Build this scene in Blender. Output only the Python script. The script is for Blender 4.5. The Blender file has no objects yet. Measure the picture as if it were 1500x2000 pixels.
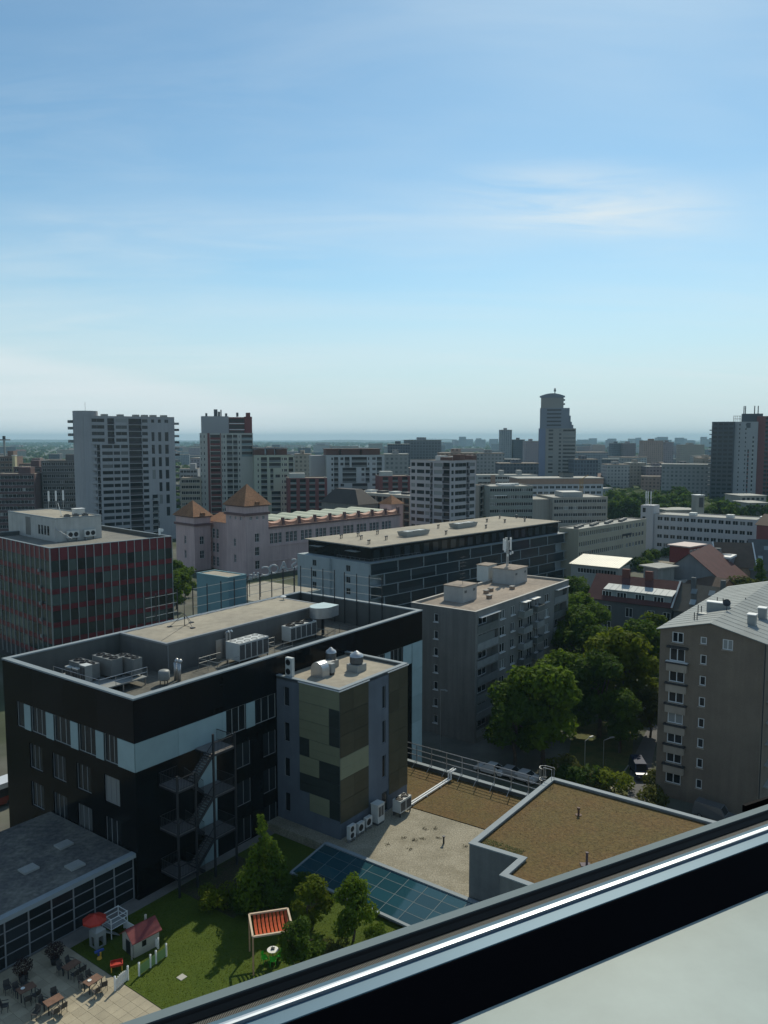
import bpy, math, random
from mathutils import Vector, Matrix
random.seed(7)
R = math.radians
scene = bpy.context.scene
COL = scene.collection

# ------------------------------------------------------------------ camera
FPX, HCAM = 1555.0, 46.0                    # focal length in photo pixels (1500x2000), eye height
PITCH = math.atan(142 / FPX)                # horizon lies 142 px above the picture centre
cam_data = bpy.data.cameras.new('camera')
cam = bpy.data.objects.new('camera', cam_data)
COL.objects.link(cam)
cam.location = (0, 0, HCAM)
cam.rotation_euler = (math.pi / 2 - PITCH, 0, 0)
cam_data.sensor_fit = 'VERTICAL'
cam_data.sensor_height = 24.0
cam_data.lens = 24.0 * FPX / 2000.0
cam_data.clip_start = 0.02
cam_data.clip_end = 60000
scene.camera = cam

# ------------------------------------------------------------------ sky, sun, exposure
SUN_EL, SUN_AZ = R(43.5), R(17.5)               # azimuth measured from +Y (view direction) towards +X
world = bpy.data.worlds.new('World')
scene.world = world
world.use_nodes = True
wn, wl = world.node_tree.nodes, world.node_tree.links
wn.clear()
w_out = wn.new('ShaderNodeOutputWorld')
w_bg = wn.new('ShaderNodeBackground')
w_bg.inputs['Strength'].default_value = 0.098
w_sky = wn.new('ShaderNodeTexSky')
w_sky.sky_type = 'NISHITA'
w_sky.sun_disc = False
w_sky.sun_elevation = SUN_EL
w_sky.sun_rotation = SUN_AZ
w_sky.altitude = 150
w_sky.air_density = 1.0
w_sky.dust_density = 0.35
w_sky.ozone_density = 2.2
def wmath(op, a, b=None, clamp=False):
    n = wn.new('ShaderNodeMath'); n.operation = op; n.use_clamp = clamp
    for i, v in enumerate((a, b)):
        if v is None: continue
        if isinstance(v, (int, float)): n.inputs[i].default_value = v
        else: wl.new(v, n.inputs[i])
    return n.outputs[0]
w_tc = wn.new('ShaderNodeTexCoord')
w_sep = wn.new('ShaderNodeSeparateXYZ'); wl.new(w_tc.outputs['Generated'], w_sep.inputs[0])
# thin cirrus: direction projected on a high flat layer, stretched noise
zc = wmath('MAXIMUM', w_sep.outputs['Z'], 0.02)
cx = wmath('DIVIDE', w_sep.outputs['X'], wmath('ADD', zc, 0.10))
cy = wmath('DIVIDE', w_sep.outputs['Y'], wmath('ADD', zc, 0.10))
w_cmb = wn.new('ShaderNodeCombineXYZ')
wl.new(cx, w_cmb.inputs[0]); wl.new(cy, w_cmb.inputs[1])
w_map = wn.new('ShaderNodeMapping'); wl.new(w_cmb.outputs[0], w_map.inputs[0])
w_map.inputs['Rotation'].default_value = (0, 0, R(-14))
w_map.inputs['Scale'].default_value = (0.55, 1.5, 1)
w_map.inputs['Location'].default_value = (2.36, 1.143, 0)
def wnoise(scale, detail, rough, dist):
    n = wn.new('ShaderNodeTexNoise'); wl.new(w_map.outputs[0], n.inputs['Vector'])
    n.inputs['Scale'].default_value = scale; n.inputs['Detail'].default_value = detail
    n.inputs['Roughness'].default_value = rough; n.inputs['Distortion'].default_value = dist
    return n.outputs['Fac']
def wramp(v, lo, hi):
    n = wn.new('ShaderNodeMapRange'); n.interpolation_type = 'SMOOTHSTEP'
    wl.new(v, n.inputs['Value'])
    n.inputs['From Min'].default_value = lo; n.inputs['From Max'].default_value = hi
    return n.outputs['Result']
big = wramp(wnoise(0.55, 2, 0.5, 0.2), 0.40, 0.66)
fine = wramp(wnoise(1.9, 8, 0.60, 0.9), 0.36, 0.78)
cirrus = wmath('MULTIPLY', big, fine)
veil = wmath('MULTIPLY', wramp(wnoise(0.9, 4, 0.55, 0.4), 0.3, 0.75), 0.24)
# one soft wisp and a low flat bank of thin cloud far away
wx = wmath('DIVIDE', wmath('SUBTRACT', wmath('SUBTRACT', cx, 0.62), wmath('MULTIPLY', wmath('SUBTRACT', cy, 2.55), 0.35)), 0.62)
wy = wmath('DIVIDE', wmath('SUBTRACT', cy, 2.55), 0.40)
wr = wmath('SQRT', wmath('ADD', wmath('MULTIPLY', wx, wx), wmath('MULTIPLY', wy, wy)))
wisp = wmath('MULTIPLY', wmath('SUBTRACT', 1.0, wramp(wr, 0.05, 1.0)), wramp(wnoise(2.6, 8, 0.6, 1.2), 0.30, 0.70))
bankz = wmath('SUBTRACT', 1.0, wramp(wmath('ADD', w_sep.outputs['Z'], wmath('MULTIPLY', w_sep.outputs['X'], 0.18)), 0.008, 0.034))
bank = wmath('MULTIPLY', wmath('MULTIPLY', bankz, wramp(wmath('MULTIPLY', w_sep.outputs['X'], -1.0), -0.02, 0.25)), wramp(wnoise(0.5, 5, 0.5, 0.5), 0.15, 0.5))
cl = wmath('ADD', wmath('ADD', wmath('ADD', wmath('MULTIPLY', cirrus, 0.22), veil), wmath('MULTIPLY', bank, 0.62)), wmath('MULTIPLY', wisp, 0.75), clamp=True)
w_mix = wn.new('ShaderNodeMixRGB')
w_tint = wn.new('ShaderNodeMixRGB'); w_tint.blend_type = 'MULTIPLY'; w_tint.inputs[0].default_value = 1.0
w_tint.inputs[2].default_value = (0.81, 1.05, 1.02, 1)
wl.new(w_sky.outputs[0], w_tint.inputs[1])
wl.new(cl, w_mix.inputs[0])
w_mix.inputs[2].default_value = (7.2, 8.0, 8.3, 1)
w_hz = wn.new('ShaderNodeMixRGB')                  # pale summer haze low over the horizon, all round
hzf = wmath('MULTIPLY', wmath('SUBTRACT', 1.0, wramp(w_sep.outputs['Z'], 0.0, 0.26)), 0.9)
wl.new(hzf, w_hz.inputs[0]); wl.new(w_tint.outputs[0], w_hz.inputs[1]); w_hz.inputs[2].default_value = (5.8, 6.95, 7.5, 1)
wl.new(w_hz.outputs[0], w_mix.inputs[1])
wl.new(w_mix.outputs[0], w_bg.inputs['Color'])
wl.new(w_bg.outputs[0], w_out.inputs['Surface'])

sun_data = bpy.data.lights.new('sun', 'SUN')
sun_data.energy = 3.4
sun_data.angle = R(0.53)
sun_data.color = (1.0, 0.935, 0.76)
sun = bpy.data.objects.new('sun', sun_data)
COL.objects.link(sun)
sun_dir = Vector((math.sin(SUN_AZ) * math.cos(SUN_EL), math.cos(SUN_AZ) * math.cos(SUN_EL), math.sin(SUN_EL)))
sun.rotation_euler = sun_dir.to_track_quat('Z', 'Y').to_euler()
sun.location = (0, 0, 200)

vs = scene.view_settings
vs.view_transform = 'Standard'
vs.look = 'None'
vs.exposure = 0.12
vs.gamma = 1.0
vs.use_curve_mapping = False
scene.cycles.volume_bounces = 0
scene.cycles.max_bounces = 6
scene.cycles.diffuse_bounces = 3
scene.cycles.glossy_bounces = 3
scene.cycles.transmission_bounces = 4
scene.cycles.transparent_max_bounces = 6

# ------------------------------------------------------------------ photo pixel -> place
def ray(x, y):
    u, v = x - 750.0, y - 1000.0
    return u, FPX * math.cos(PITCH) - v * math.sin(PITCH), -(FPX * math.sin(PITCH) + v * math.cos(PITCH))
def P(x, y, z):                              # point of a horizontal plane
    r = ray(x, y); t = (z - HCAM) / r[2]
    return Vector((r[0] * t, r[1] * t, z))
def PD(x, y, D):                             # point at a known distance
    r = ray(x, y); t = D / r[1]
    return Vector((r[0] * t, D, HCAM + r[2] * t))
def LOC(N, th, p):                           # place -> building axes
    c, s = math.cos(R(th)), math.sin(R(th)); dx, dy = p[0] - N[0], p[1] - N[1]
    return dx * c + dy * s, -dx * s + dy * c
def ULEN(N, th, x, y=950):                   # metres along a wall from N until it is seen in picture column x
    r = ray(x, y); k = r[0] / r[1]; c, s = math.cos(R(th)), math.sin(R(th))
    return (k * N[1] - N[0]) / (c - k * s)

# ------------------------------------------------------------------ materials
MATS = {}
def nodemat(name):
    m = bpy.data.materials.new(name); m.use_nodes = True
    nt = m.node_tree; b = nt.nodes['Principled BSDF']
    return m, nt, b
def mat(name, col, rough=0.8, var=0.18, scale=0.6, metal=0.0, bump=0.0, bscale=None, streak=0.0, spec=0.35, fine=0.0, objvar=0.0):
    """colour with broad and fine variation, optional vertical weather streaks and relief"""
    if name in MATS: return MATS[name]
    m, nt, b = nodemat(name)
    N, L = nt.nodes, nt.links
    g = N.new('ShaderNodeNewGeometry')
    n1 = N.new('ShaderNodeTexNoise'); L.new(g.outputs['Position'], n1.inputs['Vector'])
    n1.inputs['Scale'].default_value = scale; n1.inputs['Detail'].default_value = 6; n1.inputs['Roughness'].default_value = 0.6
    mr = N.new('ShaderNodeMapRange'); L.new(n1.outputs['Fac'], mr.inputs['Value'])
    mr.inputs['From Min'].default_value = 0.25; mr.inputs['From Max'].default_value = 0.75
    mr.inputs['To Min'].default_value = 1 - var; mr.inputs['To Max'].default_value = 1 + var
    val = mr.outputs['Result']
    def mul(a, bb):
        q = N.new('ShaderNodeMath'); q.operation = 'MULTIPLY'; L.new(a, q.inputs[0]); L.new(bb, q.inputs[1]); return q.outputs[0]
    if streak:
        mp = N.new('ShaderNodeMapping'); L.new(g.outputs['Position'], mp.inputs[0]); mp.inputs['Scale'].default_value = (1.3, 1.3, 0.08)
        n2 = N.new('ShaderNodeTexNoise'); L.new(mp.outputs[0], n2.inputs['Vector']); n2.inputs['Scale'].default_value = 1.0; n2.inputs['Detail'].default_value = 5
        m2 = N.new('ShaderNodeMapRange'); L.new(n2.outputs['Fac'], m2.inputs['Value'])
        m2.inputs['From Min'].default_value = 0.35; m2.inputs['From Max'].default_value = 0.7
        m2.inputs['To Min'].default_value = 1.0 + streak * 0.3; m2.inputs['To Max'].default_value = 1 - streak
        val = mul(val, m2.outputs['Result'])
    if fine:
        n3 = N.new('ShaderNodeTexNoise'); L.new(g.outputs['Position'], n3.inputs['Vector']); n3.inputs['Scale'].default_value = 9.0; n3.inputs['Detail'].default_value = 4
        m3 = N.new('ShaderNodeMapRange'); L.new(n3.outputs['Fac'], m3.inputs['Value'])
        m3.inputs['From Min'].default_value = 0.3; m3.inputs['From Max'].default_value = 0.7
        m3.inputs['To Min'].default_value = 1 - fine; m3.inputs['To Max'].default_value = 1 + fine
        val = mul(val, m3.outputs['Result'])
    if objvar:
        oi = N.new('ShaderNodeObjectInfo'); m4 = N.new('ShaderNodeMapRange'); L.new(oi.outputs['Random'], m4.inputs['Value'])
        m4.inputs['To Min'].default_value = 1 - objvar; m4.inputs['To Max'].default_value = 1 + objvar
        val = mul(val, m4.outputs['Result'])
    vm = N.new('ShaderNodeVectorMath'); vm.operation = 'SCALE'; vm.inputs[0].default_value = col[:3]; L.new(val, vm.inputs['Scale'])
    L.new(vm.outputs[0], b.inputs['Base Color'])
    b.inputs['Roughness'].default_value = rough; b.inputs['Metallic'].default_value = metal
    b.inputs['Specular IOR Level'].default_value = spec
    if bump:
        nb = N.new('ShaderNodeTexNoise'); L.new(g.outputs['Position'], nb.inputs['Vector']); nb.inputs['Scale'].default_value = bscale or 8; nb.inputs['Detail'].default_value = 5
        bp = N.new('ShaderNodeBump'); L.new(nb.outputs['Fac'], bp.inputs['Height']); bp.inputs['Strength'].default_value = bump; bp.inputs['Distance'].default_value = 0.05
        L.new(bp.outputs[0], b.inputs['Normal'])
    MATS[name] = m
    return m
def mat2(name, c1, c2, scale, lo, hi, rough=0.9, scale2=None, amt2=0.3, bump=0.3, bscale=20):
    """two colours in uneven patches, broken up by a finer noise"""
    if name in MATS: return MATS[name]
    m, nt, b = nodemat(name); N, L = nt.nodes, nt.links
    g = N.new('ShaderNodeNewGeometry')
    n1 = N.new('ShaderNodeTexNoise'); L.new(g.outputs['Position'], n1.inputs['Vector']); n1.inputs['Scale'].default_value = scale; n1.inputs['Detail'].default_value = 8; n1.inputs['Roughness'].default_value = 0.65
    mr = N.new('ShaderNodeMapRange'); mr.interpolation_type = 'SMOOTHSTEP'; L.new(n1.outputs['Fac'], mr.inputs['Value']); mr.inputs['From Min'].default_value = lo; mr.inputs['From Max'].default_value = hi
    mx = N.new('ShaderNodeMixRGB'); L.new(mr.outputs['Result'], mx.inputs[0]); mx.inputs[1].default_value = (*c1, 1); mx.inputs[2].default_value = (*c2, 1)
    n2 = N.new('ShaderNodeTexNoise'); L.new(g.outputs['Position'], n2.inputs['Vector']); n2.inputs['Scale'].default_value = scale2 or scale * 14; n2.inputs['Detail'].default_value = 5
    m2 = N.new('ShaderNodeMapRange'); L.new(n2.outputs['Fac'], m2.inputs['Value']); m2.inputs['From Min'].default_value = 0.3; m2.inputs['From Max'].default_value = 0.7
    m2.inputs['To Min'].default_value = 1 - amt2; m2.inputs['To Max'].default_value = 1 + amt2
    vm = N.new('ShaderNodeVectorMath'); vm.operation = 'SCALE'; L.new(mx.outputs[0], vm.inputs[0]); L.new(m2.outputs['Result'], vm.inputs['Scale'])
    L.new(vm.outputs[0], b.inputs['Base Color']); b.inputs['Roughness'].default_value = rough; b.inputs['Specular IOR Level'].default_value = 0.2
    if bump:
        nb = N.new('ShaderNodeTexNoise'); L.new(g.outputs['Position'], nb.inputs['Vector']); nb.inputs['Scale'].default_value = bscale; nb.inputs['Detail'].default_value = 4
        bp = N.new('ShaderNodeBump'); L.new(nb.outputs['Fac'], bp.inputs['Height']); bp.inputs['Strength'].default_value = bump; bp.inputs['Distance'].default_value = 0.08
        L.new(bp.outputs[0], b.inputs['Normal'])
    MATS[name] = m
    return m
def glassmat(name, col, rough=0.08, objvar=0.5, spec=0.28):
    """window glass seen from outside: dark room behind a smooth reflecting pane, each pane a little different"""
    if name in MATS: return MATS[name]
    m, nt, b = nodemat(name); N, L = nt.nodes, nt.links
    oi = N.new('ShaderNodeObjectInfo'); mr = N.new('ShaderNodeMapRange'); L.new(oi.outputs['Random'], mr.inputs['Value'])
    mr.inputs['To Min'].default_value = 1 - objvar; mr.inputs['To Max'].default_value = 1 + objvar
    vm = N.new('ShaderNodeVectorMath'); vm.operation = 'SCALE'; vm.inputs[0].default_value = col; L.new(mr.outputs['Result'], vm.inputs['Scale'])
    L.new(vm.outputs[0], b.inputs['Base Color'])
    b.inputs['Roughness'].default_value = rough; b.inputs['IOR'].default_value = 1.5; b.inputs['Specular IOR Level'].default_value = spec
    MATS[name] = m
    return m
def leafmat(name, col, trans=0.45):
    if name in MATS: return MATS[name]
    m, nt, b = nodemat(name); N, L = nt.nodes, nt.links
    g = N.new('ShaderNodeNewGeometry'); oi = N.new('ShaderNodeObjectInfo')
    n1 = N.new('ShaderNodeTexNoise'); L.new(g.outputs['Position'], n1.inputs['Vector']); n1.inputs['Scale'].default_value = 0.7; n1.inputs['Detail'].default_value = 4
    ad = N.new('ShaderNodeMath'); ad.operation = 'MULTIPLY_ADD'; L.new(oi.outputs['Random'], ad.inputs[0]); ad.inputs[1].default_value = 0.35; L.new(n1.outputs['Fac'], ad.inputs[2])
    ra = N.new('ShaderNodeValToRGB'); L.new(ad.outputs[0], ra.inputs[0])
    ra.color_ramp.elements[0].position = 0.3; ra.color_ramp.elements[0].color = (col[0] * 0.6, col[1] * 0.68, col[2] * 0.8, 1)
    ra.color_ramp.elements[1].position = 1.0; ra.color_ramp.elements[1].color = (col[0] * 1.7, col[1] * 1.45, col[2] * 1.0, 1)
    L.new(ra.outputs[0], b.inputs['Base Color']); b.inputs['Roughness'].default_value = 0.7; b.inputs['Specular IOR Level'].default_value = 0.08
    tr = N.new('ShaderNodeBsdfTranslucent'); L.new(ra.outputs[0], tr.inputs['Color'])
    mx = N.new('ShaderNodeMixShader'); mx.inputs[0].default_value = trans
    L.new(b.outputs[0], mx.inputs[1]); L.new(tr.outputs[0], mx.inputs[2]); L.new(mx.outputs[0], N['Material Output'].inputs['Surface'])
    MATS[name] = m
    return m
def gridmat(name, wall, win, pu=3.0, pz=2.9, wu=0.5, wz=0.5, var=0.25):
    """wall of a house so far off that its windows cannot be told apart: dark marks in rows"""
    if name in MATS: return MATS[name]
    m, nt, b = nodemat(name); N, L = nt.nodes, nt.links
    tc = N.new('ShaderNodeTexCoord'); sp = N.new('ShaderNodeSeparateXYZ'); L.new(tc.outputs['Object'], sp.inputs[0])
    def M(op, a, bb=None):
        q = N.new('ShaderNodeMath'); q.operation = op
        for i, v in enumerate((a, bb)):
            if v is None: continue
            if isinstance(v, (int, float)): q.inputs[i].default_value = v
            else: L.new(v, q.inputs[i])
        return q.outputs[0]
    h = M('ADD', sp.outputs['X'], sp.outputs['Y'])
    fu = M('FRACT', M('DIVIDE', h, pu)); fz = M('FRACT', M('DIVIDE', sp.outputs['Z'], pz))
    inu = M('LESS_THAN', M('ABSOLUTE', M('SUBTRACT', fu, 0.5)), wu / 2); inz = M('LESS_THAN', M('ABSOLUTE', M('SUBTRACT', fz, 0.5)), wz / 2)
    g = N.new('ShaderNodeNewGeometry'); sn = N.new('ShaderNodeSeparateXYZ'); L.new(g.outputs['Normal'], sn.inputs[0])
    side = M('LESS_THAN', M('ABSOLUTE', sn.outputs['Z']), 0.5)
    mask = M('MULTIPLY', M('MULTIPLY', inu, inz), side)
    wnz = N.new('ShaderNodeTexWhiteNoise'); wnz.noise_dimensions = '2D'
    cb = N.new('ShaderNodeCombineXYZ'); L.new(M('FLOOR', M('DIVIDE', h, pu)), cb.inputs[0]); L.new(M('FLOOR', M('DIVIDE', sp.outputs['Z'], pz)), cb.inputs[1]); L.new(cb.outputs[0], wnz.inputs['Vector'])
    mask = M('MULTIPLY', mask, M('ADD', M('MULTIPLY', wnz.outputs['Value'], 0.6), 0.4))
    oi = N.new('ShaderNodeObjectInfo'); mr = N.new('ShaderNodeMapRange'); L.new(oi.outputs['Random'], mr.inputs['Value']); mr.inputs['To Min'].default_value = 1 - var; mr.inputs['To Max'].default_value = 1 + var
    vm = N.new('ShaderNodeVectorMath'); vm.operation = 'SCALE'; vm.inputs[0].default_value = wall; L.new(mr.outputs['Result'], vm.inputs['Scale'])
    mx = N.new('ShaderNodeMixRGB'); L.new(mask, mx.inputs[0]); L.new(vm.outputs[0], mx.inputs[1]); mx.inputs[2].default_value = (*win, 1)
    L.new(mx.outputs[0], b.inputs['Base Color']); b.inputs['Roughness'].default_value = 0.8; b.inputs['Specular IOR Level'].default_value = 0.2
    MATS[name] = m
    return m

# ------------------------------------------------------------------ mesh building
class MB:
    def __init__(s): s.v = []; s.f = []; s.m = []
    def add(s, vs, fs, mi=0):
        o = len(s.v); s.v += [tuple(p) for p in vs]; s.f += [tuple(i + o for i in f) for f in fs]; s.m += [mi] * len(fs); return s
    def box(s, x0, x1, y0, y1, z0, z1, mi=0):
        if x1 < x0: x0, x1 = x1, x0
        if y1 < y0: y0, y1 = y1, y0
        return s.add([(x0, y0, z0), (x1, y0, z0), (x1, y1, z0), (x0, y1, z0), (x0, y0, z1), (x1, y0, z1), (x1, y1, z1), (x0, y1, z1)],
                     [(0, 3, 2, 1), (4, 5, 6, 7), (0, 1, 5, 4), (1, 2, 6, 5), (2, 3, 7, 6), (3, 0, 4, 7)], mi)
    def quad(s, a, b, c, d, mi=0): return s.add([a, b, c, d], [(0, 1, 2, 3)], mi)
    def poly(s, pts, mi=0): return s.add(pts, [tuple(range(len(pts)))], mi)
    def prism(s, pts, z0, z1, mi=0):
        n = len(pts)
        if sum(pts[i][0] * pts[(i + 1) % n][1] - pts[(i + 1) % n][0] * pts[i][1] for i in range(n)) < 0: pts = pts[::-1]
        f = [tuple(range(n - 1, -1, -1)), tuple(range(n, 2 * n))] + [(i, (i + 1) % n, n + (i + 1) % n, n + i) for i in range(n)]
        return s.add([(p[0], p[1], z0) for p in pts] + [(p[0], p[1], z1) for p in pts], f, mi)
    def tube(s, a, b, r, n=6, r2=None, mi=0, cap=True):
        a, b = Vector(a), Vector(b); d = (b - a)
        if d.length < 1e-6: return s
        d.normalize(); u = d.orthogonal().normalized(); w = d.cross(u); r2 = r if r2 is None else r2
        vs = [a + (u * math.cos(2 * math.pi * i / n) + w * math.sin(2 * math.pi * i / n)) * r for i in range(n)]
        vs += [b + (u * math.cos(2 * math.pi * i / n) + w * math.sin(2 * math.pi * i / n)) * r2 for i in range(n)]
        f = [(i, (i + 1) % n, n + (i + 1) % n, n + i) for i in range(n)]
        if cap: f += [tuple(range(n - 1, -1, -1)), tuple(range(n, 2 * n))]
        return s.add(vs, f, mi)
    def bar(s, a, b, w, h, mi=0):                    # rectangular bar, w across, h in the upright sense
        a, b = Vector(a), Vector(b); d = (b - a).normalized()
        up = Vector((0, 0, 1)) if abs(d.z) < 0.9 else Vector((0, 1, 0))
        x = d.cross(up).normalized() * w / 2; y = x.cross(d).normalized() * h / 2
        vs = [p + q for p in (a, b) for q in (-x - y, x - y, x + y, -x + y)]
        return s.add(vs, [(3, 2, 1, 0), (4, 5, 6, 7), (0, 1, 5, 4), (1, 2, 6, 5), (2, 3, 7, 6), (3, 0, 4, 7)], mi)
    def lathe(s, prof, n=14, c=(0, 0, 0), mi=0):
        m = len(prof); vs = [(c[0] + r * math.cos(2 * math.pi * i / n), c[1] + r * math.sin(2 * math.pi * i / n), c[2] + z) for i in range(n) for r, z in prof]
        f = [(i * m + j, ((i + 1) % n) * m + j, ((i + 1) % n) * m + j + 1, i * m + j + 1) for i in range(n) for j in range(m - 1)]
        return s.add(vs, f, mi)
    def mesh(s, name, mats, smooth=False):
        me = bpy.data.meshes.new(name); me.from_pydata(s.v, [], s.f)
        for m in (mats if isinstance(mats, (list, tuple)) else [mats]): me.materials.append(m)
        if any(s.m): me.polygons.foreach_set('material_index', s.m)
        if smooth: me.polygons.foreach_set('use_smooth', [True] * len(s.f))
        me.update()
        return me
    def build(s, name, mats, parent=None, smooth=False, loc=None, rz=0):
        return link(name, s.mesh(name, mats, smooth), parent, loc, rz)
def link(name, data, parent=None, loc=None, rz=0):
    o = bpy.data.objects.new(name, data); COL.objects.link(o)
    if parent is not None: o.parent = parent
    if loc is not None: o.location = loc
    if rz: o.rotation_euler = (0, 0, rz)
    return o
def tag(o, label, cat, group=None):
    o['label'] = label; o['category'] = cat
    if group: o['group'] = group
    return o
def thing(name, label, cat, loc=(0, 0, 0), th=0.0, group=None):
    o = bpy.data.objects.new(name, None); COL.objects.link(o); o.empty_display_size = 0.2
    o.location = loc; o.rotation_euler = (0, 0, R(th))
    return tag(o, label, cat, group)
def struct(name, mb, m, **k):
    o = mb.build(name, m, **k); o['kind'] = 'structure'; return o
def clone(root, loc, th, label=None, group=None, scale=None):
    r = root.copy(); COL.objects.link(r); r.location = loc; r.rotation_euler = (0, 0, R(th))
    if scale: r.scale = (scale,) * 3 if isinstance(scale, (int, float)) else scale
    if label: r['label'] = label
    if group: r['group'] = group
    for ch in KIDS.get(root.name, root.children):
        c = ch.copy(); COL.objects.link(c); c.parent = r
        for g in KIDS.get(ch.name, ch.children):
            d = g.copy(); COL.objects.link(d); d.parent = c
    return r
KIDS = {}

# ---- faces of a box building L x W: 'y-' and 'x-' look to the camera; u runs left to right as seen from outside
ROT = {'y-': 0.0, 'x-': -math.pi / 2, 'x+': math.pi / 2, 'y+': math.pi}
def fpt(face, u, d, z, L, W):
    if face == 'y-': return (u, d, z)
    if face == 'x-': return (d, W - u, z)
    if face == 'x+': return (L - d, u, z)
    return (L - u, W - d, z)
def fbox(mb, face, u0, u1, d0, d1, z0, z1, L, W, mi=0):
    a = fpt(face, u0, d0, z0, L, W); b = fpt(face, u1, d1, z1, L, W)
    return mb.box(a[0], b[0], a[1], b[1], z0, z1, mi)
def wallface(mb, face, U, z0, z1, holes, L, W, depth=0.22, mi=0, off=0.0):
    """one wall with real openings; holes = [(u0,u1,za,zb), ...]"""
    us = sorted({0.0, U} | {round(h[0], 3) for h in holes} | {round(h[1], 3) for h in holes})
    zs = sorted({z0, z1} | {round(h[2], 3) for h in holes} | {round(h[3], 3) for h in holes})
    us = [u for u in us if 0 <= u <= U]; zs = [z for z in zs if z0 <= z <= z1]
    ui = {u: i for i, u in enumerate(us)}; zi = {z: i for i, z in enumerate(zs)}
    taken = set()
    for h in holes:
        a, b = ui.get(round(h[0], 3)), ui.get(round(h[1], 3)); c, d = zi.get(round(h[2], 3)), zi.get(round(h[3], 3))
        if None in (a, b, c, d): continue
        for i in range(a, b):
            for j in range(c, d): taken.add((i, j))
        q = [(h[0], h[2]), (h[1], h[2]), (h[1], h[3]), (h[0], h[3])]; dd = h[4] if len(h) > 4 else depth
        for k in range(4):
            p, r = q[k], q[(k + 1) % 4]
            mb.quad(fpt(face, p[0], off, p[1], L, W), fpt(face, r[0], off, r[1], L, W), fpt(face, r[0], off + dd, r[1], L, W), fpt(face, p[0], off + dd, p[1], L, W), mi)
    for j in range(len(zs) - 1):                     # merge free cells along each row
        i = 0
        while i < len(us) - 1:
            if (i, j) in taken: i += 1; continue
            k = i
            while k < len(us) - 1 and (k, j) not in taken: k += 1
            mb.quad(fpt(face, us[i], off, zs[j], L, W), fpt(face, us[k], off, zs[j], L, W), fpt(face, us[k], off, zs[j + 1], L, W), fpt(face, us[i], off, zs[j + 1], L, W), mi)
            i = k
WIN = {}
def winmesh(w, h, nv, nh, fm, gm, fw=0.07, sash=0.0, pane=True):
    """frame with mullions (slot 0) and the pane set back in it (slot 1)"""
    key = (round(w, 2), round(h, 2), nv, nh, fm.name, gm.name, fw, sash, pane)
    if key in WIN: return WIN[key]
    mb = MB(); d0, d1 = 0.0, 0.06
    mb.box(0, fw, d0, d1, 0, h); mb.box(w - fw, w, d0, d1, 0, h); mb.box(fw, w - fw, d0, d1, 0, fw); mb.box(fw, w - fw, d0, d1, h - fw, h)
    for i in range(1, nv): x = w * i / nv; mb.box(x - fw * .5, x + fw * .5, d0 + .004, d1, fw, h - fw)
    if sash: mb.box(fw, w - fw, d0 + .007, d1, h * sash - fw * .4, h * sash + fw * .4)
    for i in range(1, nh): z = h * i / nh; mb.box(fw, w - fw, d0 + .007, d1, z - fw * .4, z + fw * .4)
    if pane: mb.quad((0, 0.045, 0), (w, 0.045, 0), (w, 0.045, h), (0, 0.045, h), 1)
    WIN[key] = mb.mesh('window', [fm, gm] if pane else fm); return WIN[key]
PANE = {}
def panemesh(w, h, gm):
    key = (round(w, 2), round(h, 2), gm.name)
    if key not in PANE: PANE[key] = MB().box(.02, w - .02, .04, .05, .02, h - .02).mesh('pane', gm)
    return PANE[key]
def putwin(root, face, u0, u1, z0, z1, L, W, nv, nh, fm, gm, depth=0.2, fw=0.07, name='window', sash=0.0, off=0.0, sub=False, sill=None):
    me = winmesh(u1 - u0, z1 - z0, nv, nh, fm, gm, fw, sash, not sub)
    o = link(name, me, root, fpt(face, u0, off + depth - 0.06, z0, L, W), ROT[face])
    if sub: link('pane', panemesh(u1 - u0, z1 - z0, gm), o)
    if sill:
        key = ('sill', round(u1 - u0, 2), sill.name)
        if key not in PANE: PANE[key] = MB().box(-.1, u1 - u0 + .1, -.24, -.09, -.1, -.004).mesh('sill', sill)
        link('sill', PANE[key], o)
    return o
def coping(root, L, W, z, m, w=0.4, h=0.12, out=0.08, name='coping', x0=0, y0=0):
    mb = MB()
    mb.box(x0 - out, x0 + L + out, y0 - out, y0 + w, z, z + h); mb.box(x0 - out, x0 + L + out, y0 + W - w, y0 + W + out, z, z + h)
    mb.box(x0 - out, x0 + w, y0 + w, y0 + W - w, z, z + h); mb.box(x0 + L - w, x0 + L + out, y0 + w, y0 + W - w, z, z + h)
    return mb.build(name, m, root)
def ringwall(mb, x0, x1, y0, y1, z0, z1, t, mi=0):
    mb.box(x0, x1, y0, y0 + t, z0, z1, mi); mb.box(x0, x1, y1 - t, y1, z0, z1, mi); mb.box(x0, x0 + t, y0 + t, y1 - t, z0, z1, mi); mb.box(x1 - t, x1, y0 + t, y1 - t, z0, z1, mi)
# ------------------------------------------------------------------ common materials
M_frame = mat('white_frame', (0.62, 0.63, 0.63), 0.5, 0.06)
M_dframe = mat('grey_frame', (0.20, 0.21, 0.22), 0.45, 0.08)
M_glass = glassmat('window_glass', (0.018, 0.022, 0.026))
M_glass_b = glassmat('window_glass_blind', (0.16, 0.17, 0.17), 0.25, 0.6)
M_concrete = mat('concrete', (0.30, 0.29, 0.27), 0.9, 0.2, 0.5, bump=0.2, streak=0.12, fine=0.06)
M_coping = mat('sheet_coping', (0.23, 0.265, 0.285), 0.62, 0.08, 0.8, spec=0.12)
M_metal = mat('galvanised', (0.42, 0.43, 0.44), 0.4, 0.12, 2.0, metal=0.75)
M_dmetal = mat('dark_steel', (0.045, 0.048, 0.055), 0.45, 0.2, 2.0, metal=0.5)
M_white = mat('white_paint', (0.72, 0.72, 0.70), 0.5, 0.08, 1.5)
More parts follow.
